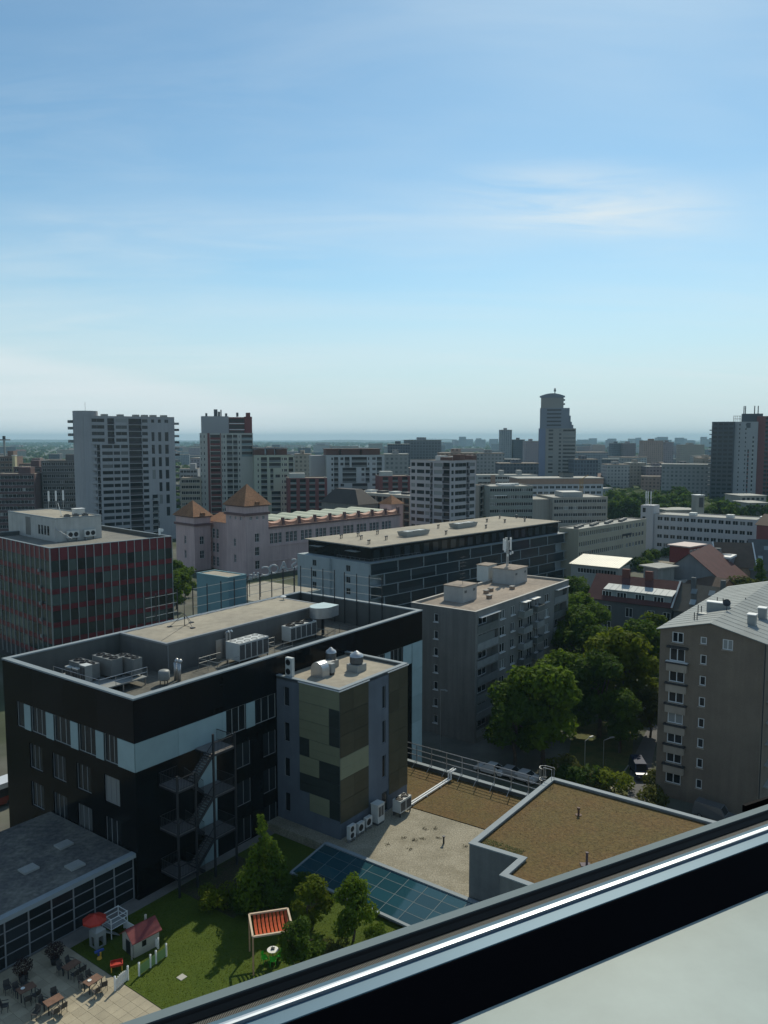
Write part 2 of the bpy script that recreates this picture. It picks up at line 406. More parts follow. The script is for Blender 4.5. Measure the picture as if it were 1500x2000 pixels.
M_black = mat('black_plastic', (0.015, 0.015, 0.017), 0.5, 0.1)
M_asphalt = mat('asphalt', (0.060, 0.060, 0.062), 0.9, 0.25, 0.15, bump=0.2, bscale=14, fine=0.12)
M_gravel_roof = mat2('gravel_roofing', (0.30, 0.275, 0.22), (0.23, 0.21, 0.17), 0.25, 0.35, 0.65, scale2=3.0, amt2=0.18)
M_tar_roof = mat2('felt_roofing', (0.36, 0.32, 0.25), (0.29, 0.26, 0.21), 0.12, 0.35, 0.65, scale2=1.1, amt2=0.12, bump=0.1)
M_bark = mat('bark', (0.085, 0.065, 0.05), 0.9, 0.3, 3.0, bump=0.5, bscale=9)
M_leaf = leafmat('leaf_green', (0.070, 0.126, 0.015))
M_leaf_d = leafmat('leaf_dark', (0.054, 0.102, 0.016), 0.45)
M_leaf_y = leafmat('leaf_yellow', (0.105, 0.148, 0.014))
M_leaf_o = leafmat('leaf_olive', (0.085, 0.100, 0.026))

# ------------------------------------------------------------------ ground, podium, streets
G1, G2 = 53.5, 46.0
ZPAR, ZCOURT, ZGRAV = 24.1, 6.2, 7.0
NB = P(260, 1365, ZPAR)                              # near corner of the black office block
c1, s1 = math.cos(R(G1)), math.sin(R(G1))
def W1(lx, ly, z=0.0):                               # black block axes -> place
    return Vector((NB.x + lx * c1 - ly * s1, NB.y + lx * s1 + ly * c1, z))
mb = MB(); mb.quad((-30000, -600, 0), (30000, -600, 0), (30000, 32000, 0), (-30000, 32000, 0))
M_ground = mat2('city_ground', (0.050, 0.062, 0.032), (0.13, 0.125, 0.11), 0.012, 0.42, 0.62, scale2=0.11, amt2=0.35, bump=0.0)
ground = struct('ground', mb, M_ground)

M_pod = mat('podium_concrete', (0.20, 0.19, 0.175), 0.9, 0.2, 0.4, bump=0.2, streak=0.1, fine=0.08)
mb = MB()
mb.prism([W1(-28, -46)[:2], W1(36.3, -46)[:2], W1(36.3, -0.05)[:2], W1(-0.05, -0.05)[:2], W1(-0.05, 21)[:2], W1(-28, 21)[:2]], 0, ZCOURT - 0.02)
struct('podium', mb, M_pod)
# ------------------------------------------------------------------ black office block
BL, BW, ZDECK = 44.0, 21.3, 20.75
M_blk = mat('black_cladding', (0.005, 0.0052, 0.006), 0.14, 0.3, 0.25, spec=0.12)
M_blk2 = mat('black_panel', (0.005, 0.0055, 0.007), 0.16, 0.25, 0.25, spec=0.14, objvar=0.4)
M_pale = mat('pale_blue_panel', (0.27, 0.37, 0.39), 0.45, 0.1, 0.6, objvar=0.12)
M_unit = mat('unit_grey', (0.17, 0.175, 0.17), 0.55, 0.12, 1.5)
M_fgrey = mat('grey_white_frame', (.30, .32, .32), .5, .08)
M_pent = mat('penthouse_render', (0.115, 0.115, 0.112), 0.85, 0.12, 0.6, streak=0.1)
M_inner = mat('parapet_inside', (0.095, 0.10, 0.097), 0.8, 0.12, 0.7, streak=0.12)
office = thing('office_building', 'black glazed office block with pale window band and sunken roof terrace', 'building', (NB.x, NB.y, 0), G1)
mb = MB()                                            # core and outer walls behind the cladding
holesF, holesL = [], []
zb0, zb1 = 17.62, 20.16
bandL = [(18.9, 17.5, 'g'), (17.5, 16.35, 'p'), (16.35, 13.65, 'w'), (13.65, 12.35, 'p'), (12.35, 9.55, 'w'), (9.55, 8.35, 'p'), (8.35, 5.6, 'w'), (5.6, 4.4, 'p'), (4.4, 2.35, 'w'), (2.35, 0.0, 'p')]
bandF = [(0.0, 4.6, 'p'), (4.6, 9.8, 'p'), (9.8, 10.3, 'p'), (10.3, 12.9, 'w'), (12.9, 14.1, 'p'), (14.1, 17.1, 'w'), (29.2, 31.9, 'w'), (31.9, 33.1, 'p'), (33.1, 35.8, 'w'), (35.8, 37.0, 'p'), (37.0, 39.7, 'w'), (39.7, 41.6, 'p')]
lowF, lowL = [], []
for k in range(3):                                   # three dark storeys with tall narrow windows below the band
    z = 13.85 - 3.85 * k
    for u in (11.6, 15.2): lowF.append((u, u + 1.9, z, z + 2.5))
    for y in (16.9, 12.9, 8.9, 4.6): lowL.append((BW - y, BW - y + 2.3, z, z + 2.5))
wallface(mb, 'y-', BL, 0.0, ZPAR - 0.15, [(a, b, zb0, zb1) for a, b, t in bandF if t == 'w'] + lowF, BL, BW, 0.25)
wallface(mb, 'x-', BW, 0.0, ZPAR - 0.15, [(BW - a, BW - b, zb0, zb1) for a, b, t in bandL if t != 'p'] + lowL, BL, BW, 0.25)
mb.quad((BL, 0, 0), (BL, BW, 0), (BL, BW, ZPAR - .15), (BL, 0, ZPAR - .15)); mb.quad((BL, BW, 0), (0, BW, 0), (0, BW, ZPAR - .15), (BL, BW, ZPAR - .15))
mb.build('wall', M_blk, office)
mb = MB()                                            # inside of the parapet
t = 0.45
for q in ([(t, t), (t, BW - t)], [(t, BW - t), (BL - t, BW - t)], [(BL - t, BW - t), (BL - t, t)], [(BL - t, t), (t, t)]):
    (xa, ya), (xb, yb) = q; mb.quad((xa, ya, ZDECK), (xb, yb, ZDECK), (xb, yb, ZPAR - .15), (xa, ya, ZPAR - .15))
mb.build('parapet_lining', M_inner, office)
coping(office, BL, BW, ZPAR - 0.15, M_coping, 0.55, 0.15, 0.06)
mb = MB(); mb.quad((t, t, ZDECK), (BL - t, t, ZDECK), (BL - t, BW - t, ZDECK), (t, BW - t, ZDECK)); mb.build('roof_deck', mat2('dark_deck', (.15, .142, .12), (.105, .102, .09), .3, .35, .65, scale2=3.0, amt2=.2), office)
# cladding panels, each its own piece, thin joints between
CLAD = {}
def clad(face, u0, u1, z0, z1, m, name='cladding_panel', proud=0.03):
    w, h = round(u1 - u0 - 0.02, 2), round(z1 - z0 - 0.02, 2)
    key = (w, h, m.name)
    if key not in CLAD: CLAD[key] = MB().box(0, w, 0, proud, 0, h).mesh(name, m)
    link(name, CLAD[key], office, fpt(face, u0 + .01, -proud, z0 + .01, BL, BW), ROT[face])
for a, b, tt in bandF:
    if tt == 'p': clad('y-', a, b, zb0, zb1, M_pale, 'pale_panel', 0.06)
    else:
        o = putwin(office, 'y-', a, b, zb0, zb1, BL, BW, 3, 1, M_fgrey, M_glass, 0.15, 0.06, sub=True)
for a, b, tt in bandL:
    if tt == 'p': clad('x-', BW - a, BW - b, zb0, zb1, M_pale, 'pale_panel', 0.06)
    else: putwin(office, 'x-', BW - a, BW - b, zb0, zb1, BL, BW, 3 if tt == 'w' else 1, 1, M_fgrey, M_glass, 0.15, 0.06, sub=True)
for h in lowF: putwin(office, 'y-', *h, BL, BW, 2, 1, M_dframe, M_glass, 0.2, 0.06, sub=True)
for h in lowL: putwin(office, 'x-', *h, BL, BW, 3, 1, M_dframe, random.choice([M_glass, M_glass, M_glass_b]), 0.2, 0.06, sub=True)
for u0, u1 in zip([0, 5, 10, 15, 20, 25, 30, 35, 39], [5, 10, 15, 20, 25, 30, 35, 39, 44]): clad('y-', u0, u1, zb1 + .02, ZPAR - .2, M_blk2)
for k in range(4): clad('x-', k * BW / 4, (k + 1) * BW / 4, zb1 + .02, ZPAR - .2, M_blk2)
for k in range(3):
    z = 13.85 - 3.85 * k
    for u0, u1 in ((0, 3.8), (3.8, 7.6), (7.6, 11.4)): clad('y-', u0, u1, z - 1.2, z + 2.6, M_blk2)
    clad('y-', 13.6, 15.1, z - 1.2, z + 2.6, M_blk2)
for k in range(5): clad('y-', 41.7, 44.0, 17.62 - 3.5 * (k + 1) + 2.54, 17.62 - 3.5 * k + 2.54, M_pale, 'pale_panel', 0.06)
# pale walls behind the escape stair, storey by storey
for k in range(4):
    z = 13.6 - 3.95 * k
    clad('y-', 6.75, 9.0, z - .1, z + 2.6, M_pale, 'pale_panel', 0.06)
# penthouse with its own roof
px0, px1, py0, py1 = 13.4, 39.0, 12.6, BW - 0.46
mb = MB(); mb.box(px0, px1, py0, py1, ZDECK + .01, ZPAR - .18); pent = mb.build('penthouse', M_pent, office)
mb = MB(); mb.quad((px0 + .3, py0 + .3, ZPAR - .02), (px1 - .3, py0 + .3, ZPAR - .02), (px1 - .3, py1, ZPAR - .02), (px0 + .3, py1, ZPAR - .02)); mb.build('penthouse_roof', M_tar_roof, pent)
mb = MB(); ringwall(mb, px0 - .06, px1 + .06, py0 - .06, py1 + .02, ZPAR - .18, ZPAR + .02, 0.34); mb.build('roof_edge', M_dframe, pent)
mb = MB(); mb.tube((px0 + .1, py0 - .12, ZDECK), (px0 + .1, py0 - .12, ZPAR - .2), .06); mb.build('downpipe', M_dframe, pent)
mb = MB(); mb.box(px0 + 7.0, px0 + 8.2, py0 - .04, py0 + .02, ZDECK + .02, ZDECK + 2.2); mb.build('door', M_dmetal, pent)
mb = MB(); ringwall(mb, px0 + 6.9, px0 + 8.3, py0 - .06, py0 - .045, ZDECK + .02, ZDECK + 2.3, .01); mb.build('door_frame', M_metal, pent)

def DK(x, y, z=ZDECK): return LOC(NB, G1, P(x, y, z))
def at_office(lx, ly, z): return W1(lx, ly, z)
FANMESH = {}
def fan_disc(r):
    k = round(r, 2)
    if k not in FANMESH:
        mb = MB(); mb.lathe([(r * .98, 0), (r * .98, r * .25), (r * .86, r * .25), (r * .86, r * .08), (0.001, r * .08)], 16)
        for i in range(5):
            a = i * 2 * math.pi / 5; mb.box(0, 0, 0, 0, 0, 0)
            mb.quad((r * .1 * math.cos(a), r * .1 * math.sin(a), r * .1), (r * .82 * math.cos(a), r * .82 * math.sin(a), r * .1), (r * .82 * math.cos(a + .5), r * .82 * math.sin(a + .5), r * .17), (r * .1 * math.cos(a + .9), r * .1 * math.sin(a + .9), r * .17))
        FANMESH[k] = mb.mesh('fan', M_black)
    return FANMESH[k]
M_grille = mat('coil_grille', (0.10, 0.105, 0.11), 0.5, 0.2, 5.0, metal=0.4)
M_acw = mat('casing_white', (0.50, 0.51, 0.49), 0.45, 0.08, 1.5)
M_acg = mat('casing_grey', (0.26, 0.27, 0.26), 0.5, 0.1, 1.5)
def chiller(name, label, loc, th, L, W, H, nx, ny, casing, group=None, legs=0.15, flush=False):
    r = thing(name, label, 'air conditioner', loc, th, group)
    mb = MB(); ringwall(mb, 0, L, 0, W, legs, H, .06)
    mb.box(.06, L - .06, .06, W - .06, H - .12, H - .02); mb.box(.06, L - .06, .06, W - .06, legs, legs + .05); mb.build('casing', casing, r)
    n = max(2, int(L / .9))
    for i in range(n):
        mb = MB(); mb.box(L * i / n + .08, L * (i + 1) / n - .08, -.015, 0.0, legs + .15, H - .2)
        for k in range(7): z = legs + .2 + (H - .45 - legs) * k / 6; mb.box(L * i / n + .1, L * (i + 1) / n - .1, -.03, -.016, z, z + .03)
        mb.build('coil_panel', M_grille, r)
    for i in range(2):
        mb = MB(); mb.box(-.015, 0, W * i / 2 + .08, W * (i + 1) / 2 - .08, legs + .3, H - .2); mb.build('side_panel', casing, r)
    rf = min(L / nx, W / ny) * .42
    for i in range(nx):
        for j in range(ny): link('fan', fan_disc(rf * (.8 if flush else 1)), r, (L * (i + .5) / nx, W * (j + .5) / ny, H - (.02 if not flush else rf * .8 * .25 - .01)))
    mb = MB()
    for x in (.05, L - .15):
        for y in (.05, W - .15): mb.box(x, x + .1, y, y + .1, 0, legs)
    mb.build('feet', M_dmetal, r)
    return r
def split_ac(name, label, loc, th, fans=1, w=.95, h=.85, d=.36, group=None, legs=.35):
    r = thing(name, label, 'air conditioner', loc, th, group)
    mb = MB(); mb.box(0, w, 0, d, legs, legs + h); mb.build('casing', M_acw, r)
    hh = h / fans
    for k in range(fans):
        mb = MB(); rr = min(w * .36, hh * .42); c = (w * .42, -.005, legs + hh * (k + .5))
        pts = [(c[0] + rr * math.cos(i * math.pi / 8), -.012, c[2] + rr * math.sin(i * math.pi / 8)) for i in range(16)]
        mb.poly(pts, 0); mb.build('fan', M_black, r)
    mb = MB()
    for x in (.06, w - .12):
        mb.box(x, x + .06, .02, d - .02, 0, legs)
    mb.box(.06, w - .06, .02, .06, legs * .5, legs * .5 + .04); mb.build('stand', M_metal, r)
    return r
def rail(mb, pts, h=1.05, mids=(0.55,), r=.025, gap=1.6):
    for a, b in zip(pts, pts[1:]):
        a, b = Vector(a), Vector(b); n = max(1, int((b - a).length / gap + .5))
        for k in range(n + 1): p = a.lerp(b, k / n); mb.tube(p, p + Vector((0, 0, h)), r, 5)
        for hh in (h,) + tuple(mids): mb.tube(a + Vector((0, 0, hh)), b + Vector((0, 0, hh)), r, 5)
# chiller group on a raised steel platform, left end of the roof
pz = ZDECK + 0.9
plat = thing('equipment_platform', 'grey steel platform with handrail carrying the cooling units', 'platform', W1(4.2, 11.2, ZDECK), G1)
mb = MB(); mb.box(0, 5.6, 0, 8.0, .76, .88); mb.build('deck_plate', M_acg, plat)
for x in (.1, 2.75, 5.4):
    for y in (.1, 2.7, 5.3, 7.8): MB().box(x, x + .12, y, y + .12, 0, .77).build('leg', M_metal, plat)
mb = MB(); rail(mb, [(0, 8, .88), (0, 0, .88), (5.6, 0, .88)], 1.0, (.5,), .03); mb.build('handrail', M_metal, plat)
chiller('cooling_unit', 'grey three-fan cooling unit on the platform, beside two small cabinets', W1(6.6, 15.0, pz), G1 + 90, 3.3, 1.35, 1.7, 3, 1, M_unit, legs=.2).location = W1(6.3, 14.2, pz)
chiller('cooling_unit', 'tall grey three-fan cooling unit in the middle of the roof platform', W1(8.3, 13.2, pz), G1 + 90, 3.3, 1.35, 2.0, 3, 1, M_unit, legs=.2)
chiller('cooling_unit', 'grey cooling unit beside the penthouse wall on the shaded end of the platform', W1(9.6, 12.0, pz), G1 + 90, 3.0, 1.1, 1.9, 3, 1, M_unit, legs=.2).location = W1(9.75, 11.9, pz)
for lx, ly, h, lab in ((4.5, 16.6, 1.15, 'squat grey cabinet with bright lid at the open end of the platform'), (4.5, 15.3, 1.2, 'squat grey cabinet with bright lid next to the tall cabinet'), (4.5, 14.0, 1.75, 'tall narrow grey cabinet with bright lid on the roof platform')):
    r = thing('equipment_cabinet', lab, 'cabinet', W1(lx, ly, pz), G1)
    MB().box(0, .8, 0, .95, .08, h).build('casing', M_acg, r); MB().box(-.03, .83, -.03, .98, h, h + .06).build('lid', M_acw, r)
    MB().box(.05, .75, .05, .9, 0, .08).build('plinth', M_dmetal, r)
    for k in range(2): MB().box(-.012, 0, .08 + .44 * k, .46 + .44 * k, .25, h - .15).build('louvre', M_grille, r)
d = thing('vent_duct', 'shiny twin vent pipes standing against the penthouse wall', 'duct', W1(12.6, 9.6, ZDECK), G1)
for y in (0, .55): mb = MB(); mb.tube((0, y, 0), (0, y, 1.9), .2, 10); mb.tube((0, y, 1.9), (.3, y, 2.2), .2, 10); mb.build('pipe', M_metal, d, smooth=True)
d = thing('water_tank', 'small grey round tank beside the roof platform', 'tank', W1(10.9, 9.9, ZDECK), G1)
mb = MB(); mb.lathe([(0.001, .5), (.55, .5), (.6, .6), (.6, 1.35), (.5, 1.5), (.001, 1.55)], 14); mb.build('vessel', M_acg, d, smooth=True)
for a in (0, 2.1, 4.2): MB().tube((.42 * math.cos(a), .42 * math.sin(a), 0), (.42 * math.cos(a), .42 * math.sin(a), .55), .05).build('leg', M_dmetal, d)
chiller('roof_chiller', 'white roof chiller with eight fans beside the penthouse door', W1(20.2, 8.6, ZDECK), G1, 4.6, 2.2, 2.5, 4, 2, M_acw, legs=.5, flush=True)
chiller('roof_chiller', 'white roof chiller with three upright fans near the round metal hood', W1(30.0, 10.0, ZDECK), G1, 4.8, 1.5, 2.3, 3, 1, M_acw, legs=.5)
for lx, n, lab in ((16.6, 3.2, 'galvanised guard rail at one end of the eight-fan chiller'), (25.4, 3.0, 'galvanised guard rail between the two white chillers'), (34.9, 1.4, 'short galvanised guard rail below the round metal hood')):
    r = thing('guard_rail', lab, 'railing', W1(lx, 8.2, ZDECK), G1)
    mb = MB(); rail(mb, [(n, 3.0, 0), (0, 3.0, 0), (0, 0, 0), (n, 0, 0)], 1.25, (.7,), .028); mb.build('rails', M_acg, r)
r = thing('vent_pipe', 'pair of pale vertical vent pipes on the penthouse wall above the chiller', 'duct', W1(21.6, 12.2, ZDECK), G1)
for y in (0, .45): mb = MB(); mb.tube((y, 0, 0), (y, 0, 3.0), .16, 8); mb.tube((y, 0, 3.0), (y + .12, -.3, 3.15), .16, 8); mb.build('pipe', M_metal, r)
# rounded sheet-metal hood
r = thing('vent_hood', 'rounded sheet metal hood on a post at the penthouse end', 'vent hood', W1(36.6, 9.2, ZDECK), G1)
mb = MB(); n = 12; pts = [(1.9 * math.cos(math.pi * .5 + math.pi * i / n) + 0.2, 1.5 + 1.5 * math.sin(math.pi * .5 + math.pi * i / n)) for i in range(n + 1)] + [(1.9, .2), (1.9, 2.8)]
mb.prism(pts, 2.4, 3.7); mb.build('hood', M_metal, r)
MB().box(-.05, .2, 1.2, 1.5, 0, 2.41).build('post', M_dmetal, r)
mb = MB(); mb.prism(pts, 3.72, 3.78); mb.build('lid', mat('hood_lid', (0.42, 0.50, 0.50), .4, .1, metal=.4), r)
r = thing('guard_rail', 'thin dark handrail round the sunny roof corner behind the metal hood', 'railing', W1(38.6, 5.0, ZDECK), G1)
mb = MB(); rail(mb, [(0, 4.4, 0), (0, 0, 0), (3.6, 0, 0)], 1.1, (.55,), .03); mb.build('rails', M_dmetal, r)
# lightning mast on a tripod
r = thing('lightning_mast', 'slender lightning mast on a spread tripod on the penthouse roof', 'mast', W1(20.0, 17.6, ZPAR - .02), G1)
mb = MB(); mb.tube((0, 0, 0), (0, 0, 4.2), .05, 6, .02); mb.tube((0, 0, .9), (0, 0, 1.1), .09); mb.build('pole', M_dmetal, r)
for k in range(3):
    a = 2 * math.pi * k / 3 + .4; e = (1.7 * math.cos(a), 1.7 * math.sin(a), .05)
    mb = MB(); mb.tube((0, 0, 1.5), e, .03); mb.tube((0, 0, .1), e, .025); mb.box(e[0] - .25, e[0] + .25, e[1] - .2, e[1] + .2, 0, .1); mb.build('leg', M_dmetal, r)
mb = MB(); mb.tube((0, 0, .04), (-6.2, -3.6, .03), .015, 4); mb.build('cable', M_dmetal, r)
# scaffolds of the old roof sign behind the parapet
def sign_frame(label, p0, p1, z0, z1, nposts, rails=3):
    r = thing('sign_scaffold', label, 'scaffold', W1(p0[0], p0[1], z0), G1)
    d = Vector((p1[0] - p0[0], p1[1] - p0[1], 0))
    for k in range(nposts): q = d * (k / (nposts - 1)); MB().box(q.x - .05, q.x + .05, q.y - .05, q.y + .05, 0, z1 - z0).build('post', M_dmetal, r)
    for k in range(rails):
        z = (z1 - z0) - .35 - 1.15 * k; mb = MB(); mb.bar((0, 0, z), d + Vector((0, 0, z)), .05, .05); mb.build('rail', M_acg, r)
    return r
sign_frame('rusty steel sign scaffold in front of the red and green office building', (17.4, BW + .25), (22.2, BW + .25), 20.0, 27.6, 4)
sign_frame('long steel sign scaffold along the back parapet, before the turquoise annexe', (24.6, BW + .25), (43.2, BW + .25), 20.0, 27.7, 9)
sign_frame('steel sign scaffold on the end parapet by the pale gable, half with four posts', (BL - .75, BW - .9), (BL - .75, BW - 7.2), ZDECK, 28.0, 4)
sign_frame('steel sign scaffold on the end parapet in front of the balconied block', (BL - .75, BW - 9.0), (BL - .75, BW - 15.4), ZDECK, 27.9, 4)
r = thing('roof_lamp', 'small white dish lamp at the penthouse corner', 'lamp', W1(38.2, 19.0, ZPAR), G1)
MB().tube((0, 0, 0), (0, 0, .3), .04).build('stem', M_dmetal, r); mb = MB(); mb.lathe([(.001, .3), (.35, .32), (.4, .42), (.3, .5), (.001, .52)], 12); mb.build('head', M_white, r)

# ------------------------------------------------------------------ escape stair on the office block
st = thing('fire_escape', 'black steel escape stair with landings zigzagging up the office wall', 'fire escape', W1(-.9, 0, ZCOURT), G1)
sx0, sx1, SY0, SY1 = 3.4, 9.9, -2.6, -0.15         # stair runs along the wall
M_land = mat('grating', (0.20, 0.19, 0.19), .6, .15, 6.0, metal=.4)
TREAD = MB().box(0, .28, 0, 1.0, 0, .04).mesh('tread', M_land)
levels = [17.75 - 3.93 * k - ZCOURT for k in range(3)]
def stair_rail(p, q, nm='railing'):
    mb = MB(); p, q = Vector(p), Vector(q); n = max(2, int((q - p).length / .16))
    for k in range(n + 1): e = p.lerp(q, k / n); mb.box(e.x - .012, e.x + .012, e.y - .012, e.y + .012, e.z, e.z + 1.05)
    mb.bar(p + Vector((0, 0, 1.05)), q + Vector((0, 0, 1.05)), .05, .05); mb.bar(p + Vector((0, 0, .1)), q + Vector((0, 0, .1)), .03, .03)
    mb.build(nm, M_dmetal, st)
def landing(x0, x1, y0, y1, z, sides):
    mb = MB(); mb.box(x0, x1, y0, y1, z - .06, z); mb.build('landing', M_land, st)
    mb = MB(); ringwall(mb, x0 - .02, x1 + .02, y0 - .02, y1 + .02, z - .22, z - .062, .08); mb.build('landing_frame', M_dmetal, st)
    for s in sides: stair_rail((s[0], s[1], z), (s[2], s[3], z))
def flight(x0, z0, x1, z1, y0):
    n = 11
    for k in range(n):
        f = (k + .5) / n; o = link('tread', TREAD, st, (x0 + (x1 - x0) * f - .14, y0, z0 + (z1 - z0) * (k + 1) / (n + 1)))
    for y in (y0, y0 + 1.0): mb = MB(); mb.bar((x0, y, z0), (x1, y, z1), .05, .28); mb.build('stringer', M_dmetal, st)
    stair_rail((x0, y0, z0 + .1), (x1, y0, z1 + .1))
for z in levels + [levels[-1] - 3.93]:
    if z < 0.3: continue
    landing(7.3, sx1, SY0, SY1, z, [(7.3, SY0, sx1, SY0), (sx1, SY0, sx1, SY1)])                      # door landing
    zm = z - 1.97
    if zm < 0.2: continue
    landing(3.2, 5.2, SY0, SY1, zm, [(3.2, SY0, 5.2, SY0), (3.2, SY0, 3.2, SY1), (3.2, SY1, 5.2, SY1)])
    flight(5.2, zm, 7.3, z, SY0)
    flight(5.2, zm, 7.3, max(0, z - 3.93), SY1 - 1.0)
for x, y, h in ((7.3, SY0, levels[0] + 1.9), (sx1, SY0, levels[0] + 1.3), (3.2, SY0, levels[0] - .6), (5.2, SY0, levels[0] - .9)):
    MB().box(x - .08, x + .08, y - .08, y + .08, 0, h).build('post', M_dmetal, st)

# ------------------------------------------------------------------ stair tower with green panels
ZT = 21.96
TX, TYD, TLn, TWd = 17.2, -8.4, 11.4, 8.38
tw = thing('stair_tower', 'grey service tower with green and dark facade panels and flat sunny roof', 'tower', W1(TX, TYD, ZGRAV), G1)
M_tw = mat('tower_render', (0.105, 0.125, 0.155), .8, .15, .4, streak=.12)
M_gp = mat('green_panel', (0.185, 0.192, 0.125), .55, .1, .6, objvar=.16)
M_gd = mat('dark_panel', (0.030, 0.036, 0.034), .35, .15, .6, objvar=.2)
M_gb = mat('bronze_mesh', (0.055, 0.050, 0.030), .5, .2, .5, objvar=.2)
hT = ZT - ZGRAV
mb = MB(); twh = [(1.0, 1.75, 12.0 - 3.7 * k, 14.0 - 3.7 * k) for k in range(4) if 12.0 - 3.7 * k > 0]
twr = [(6.9, 7.5, 11.2 - 3.7 * k, 13.6 - 3.7 * k) for k in range(3)] + [(6.8, 7.9, .02, 2.2)]
wallface(mb, 'x-', TWd, 0, hT, twh, TLn, TWd, .2); wallface(mb, 'y-', TLn, 0, hT, twr, TLn, TWd, .2)
mb.quad((TLn, 0, 0), (TLn, TWd, 0), (TLn, TWd, hT), (TLn, 0, hT))
mb.build('wall', M_tw, tw)
for h in twh: putwin(tw, 'x-', *h, TLn, TWd, 1, 1, M_dframe, M_glass, .15, .05, sub=True)
for h in twr[:3]: putwin(tw, 'y-', *h, TLn, TWd, 1, 1, M_dframe, M_glass, .15, .05, sub=True)
putwin(tw, 'y-', *twr[3], TLn, TWd, 1, 1, M_dframe, M_glass, .15, .05, 'door')
mb = MB(); mb.quad((.4, .4, hT - .25), (TLn - .4, .4, hT - .25), (TLn - .4, TWd, hT - .25), (.4, TWd, hT - .25)); mb.build('roof', M_tar_roof, tw)
mb = MB(); mb.box(0, TLn, 0, .4, hT - .3, hT); mb.box(0, .4, .4, TWd, hT - .3, hT); mb.box(TLn - .4, TLn, .4, TWd, hT - .3, hT); mb.build('parapet', M_inner, tw)
mb = MB(); mb.box(-.06, TLn + .06, -.06, .42, hT, hT + .1); mb.box(-.06, .42, .42, TWd, hT, hT + .1); mb.box(TLn - .42, TLn + .06, .42, TWd, hT, hT + .1); mb.build('coping', M_coping, tw)
mb = MB(); mb.box(-.14, 4.6, -.14, -.08, hT - .12, hT - .02); mb.box(-.14, -.08, -.08, 5.3, hT - .12, hT - .02); mb.box(7.7, TLn + .1, -.14, -.08, hT - .12, hT - .02); mb.build('edge_trim', M_frame, tw)
PAN = {}
def tpanel(face, u0, u1, z0, z1, m, nm):
    key = (round(u1 - u0, 2), round(z1 - z0, 2), m.name)
    if key not in PAN:
        q = MB(); n = max(2, int((z1 - z0) / .9)); hh = (z1 - z0 - .03) / n
        for i in range(n): q.box(.012, u1 - u0 - .012, .002 * (i % 2), .05, .015 + i * hh, .015 + (i + 1) * hh - .008)
        PAN[key] = q.mesh(nm, m)
    link(nm, PAN[key], tw, fpt(face, u0, -.06, z0, TLn, TWd), ROT[face])
# left face: u from the office wall (0) to the near corner (TWd)
rows = [(hT - .15, 1.85), (hT - 2.0, 1.85), (hT - 3.85, 1.85), (hT - 5.7, 1.85), (hT - 7.55, 1.85), (hT - 9.4, 1.85), (hT - 11.25, 1.85)]
plan = ['GGGG', 'GGGD', 'GGGD', 'DGGG', 'GGDD', 'DDDD', 'BGGD']
ub = 3.15; du = (TWd - ub) / 4
for (zt, hh), pl in zip(rows, plan):
    i = 0
    while i < 4:
        k = i
        while k < 4 and pl[k] == pl[i]: k += 1
        tpanel('x-', ub + i * du, ub + k * du, zt - hh, zt, {'G': M_gp, 'D': M_gd, 'B': M_tw}[pl[i]], 'facade_panel'); i = k
for j in range(6):
    for u0, u1, m in ((0, 2.1, M_gb), (2.1, 4.5, M_gb), (8.0, 9.8, M_gb), (9.8, 11.4, M_gb)):
        tpanel('y-', u0, u1, hT - .15 - 2.2 * (j + 1), hT - .15 - 2.2 * j, M_gp if (j == 3 and u0 < 4) else m, 'facade_panel')
def roof_fan(label, loc, r0):
    r = thing('roof_ventilator', label, 'ventilator', loc, G1)
    MB().box(-r0, r0, -r0, r0, 0, .75).build('plinth', M_acg, r)
    mb = MB(); mb.lathe([(r0 * .8, .75), (r0 * .95, .9), (r0 * .95, 1.6), (r0 * .75, 1.75)], 16); mb.build('louvre_drum', M_grille, r)
    mb = MB(); mb.lathe([(r0 * 1.02, 1.55), (r0 * .9, 1.75), (r0 * .5, 1.9), (r0 * .3, 2.05), (.001, 2.15)], 16); mb.build('cap', M_metal, r, smooth=True)
zr = ZT - .25
roof_fan('large round roof ventilator on a box, apart on the tower roof', W1(TX + 6.9, TYD + 3.4, zr), .75)
roof_fan('domed roof ventilator close to the office wall on the tower roof', W1(TX + 6.4, TYD + 6.5, zr), .6)
r = thing('exhaust_duct', 'half-round shiny exhaust duct with a small cooling unit at its mouth', 'duct', W1(TX + 2.6, TYD + 4.2, zr), G1)
mb = MB(); n = 10; mb.add([(x, 1.0 + .8 * math.cos(math.pi * i / n), .75 + .8 * math.sin(math.pi * i / n)) for x in (0, 1.1) for i in range(n + 1)] + [(0, .2, 0), (0, 1.8, 0), (1.1, .2, 0), (1.1, 1.8, 0)],
    [(i, i + 1, n + 2 + i, n + 1 + i) for i in range(n)] + [tuple(range(n + 1)) + (2 * n + 2, 2 * n + 3), tuple(range(2 * n + 1, n, -1)) + (2 * n + 5, 2 * n + 4), (0, n + 1, 2 * n + 5, 2 * n + 3), (n, 2 * n + 2, 2 * n + 4, 2 * n + 1)])
mb.build('shell', M_metal, r)
MB().box(1.3, 1.9, .1, 1.1, .25, 1.2).build('fan_box', M_acg, r); MB().box(1.35, 1.85, .15, 1.05, 0, .25).build('plinth', M_dmetal, r)
split_ac('wall_air_conditioner', 'white twin-fan air conditioner on the tower roof edge by the black wall', W1(TX + .3, TYD + 7.4, zr), G1 - 90, 2, .9, 1.9, .4)
r = thing('exhaust_duct', 'small boxy metal duct between the domed ventilator and the half-round duct', 'duct', W1(TX + 4.7, TYD + 5.4, zr), G1)
MB().box(0, 1.1, 0, .9, .3, 1.0).build('body', M_metal, r); MB().box(.1, 1.0, .1, .8, 0, .3).build('plinth', M_dmetal, r)
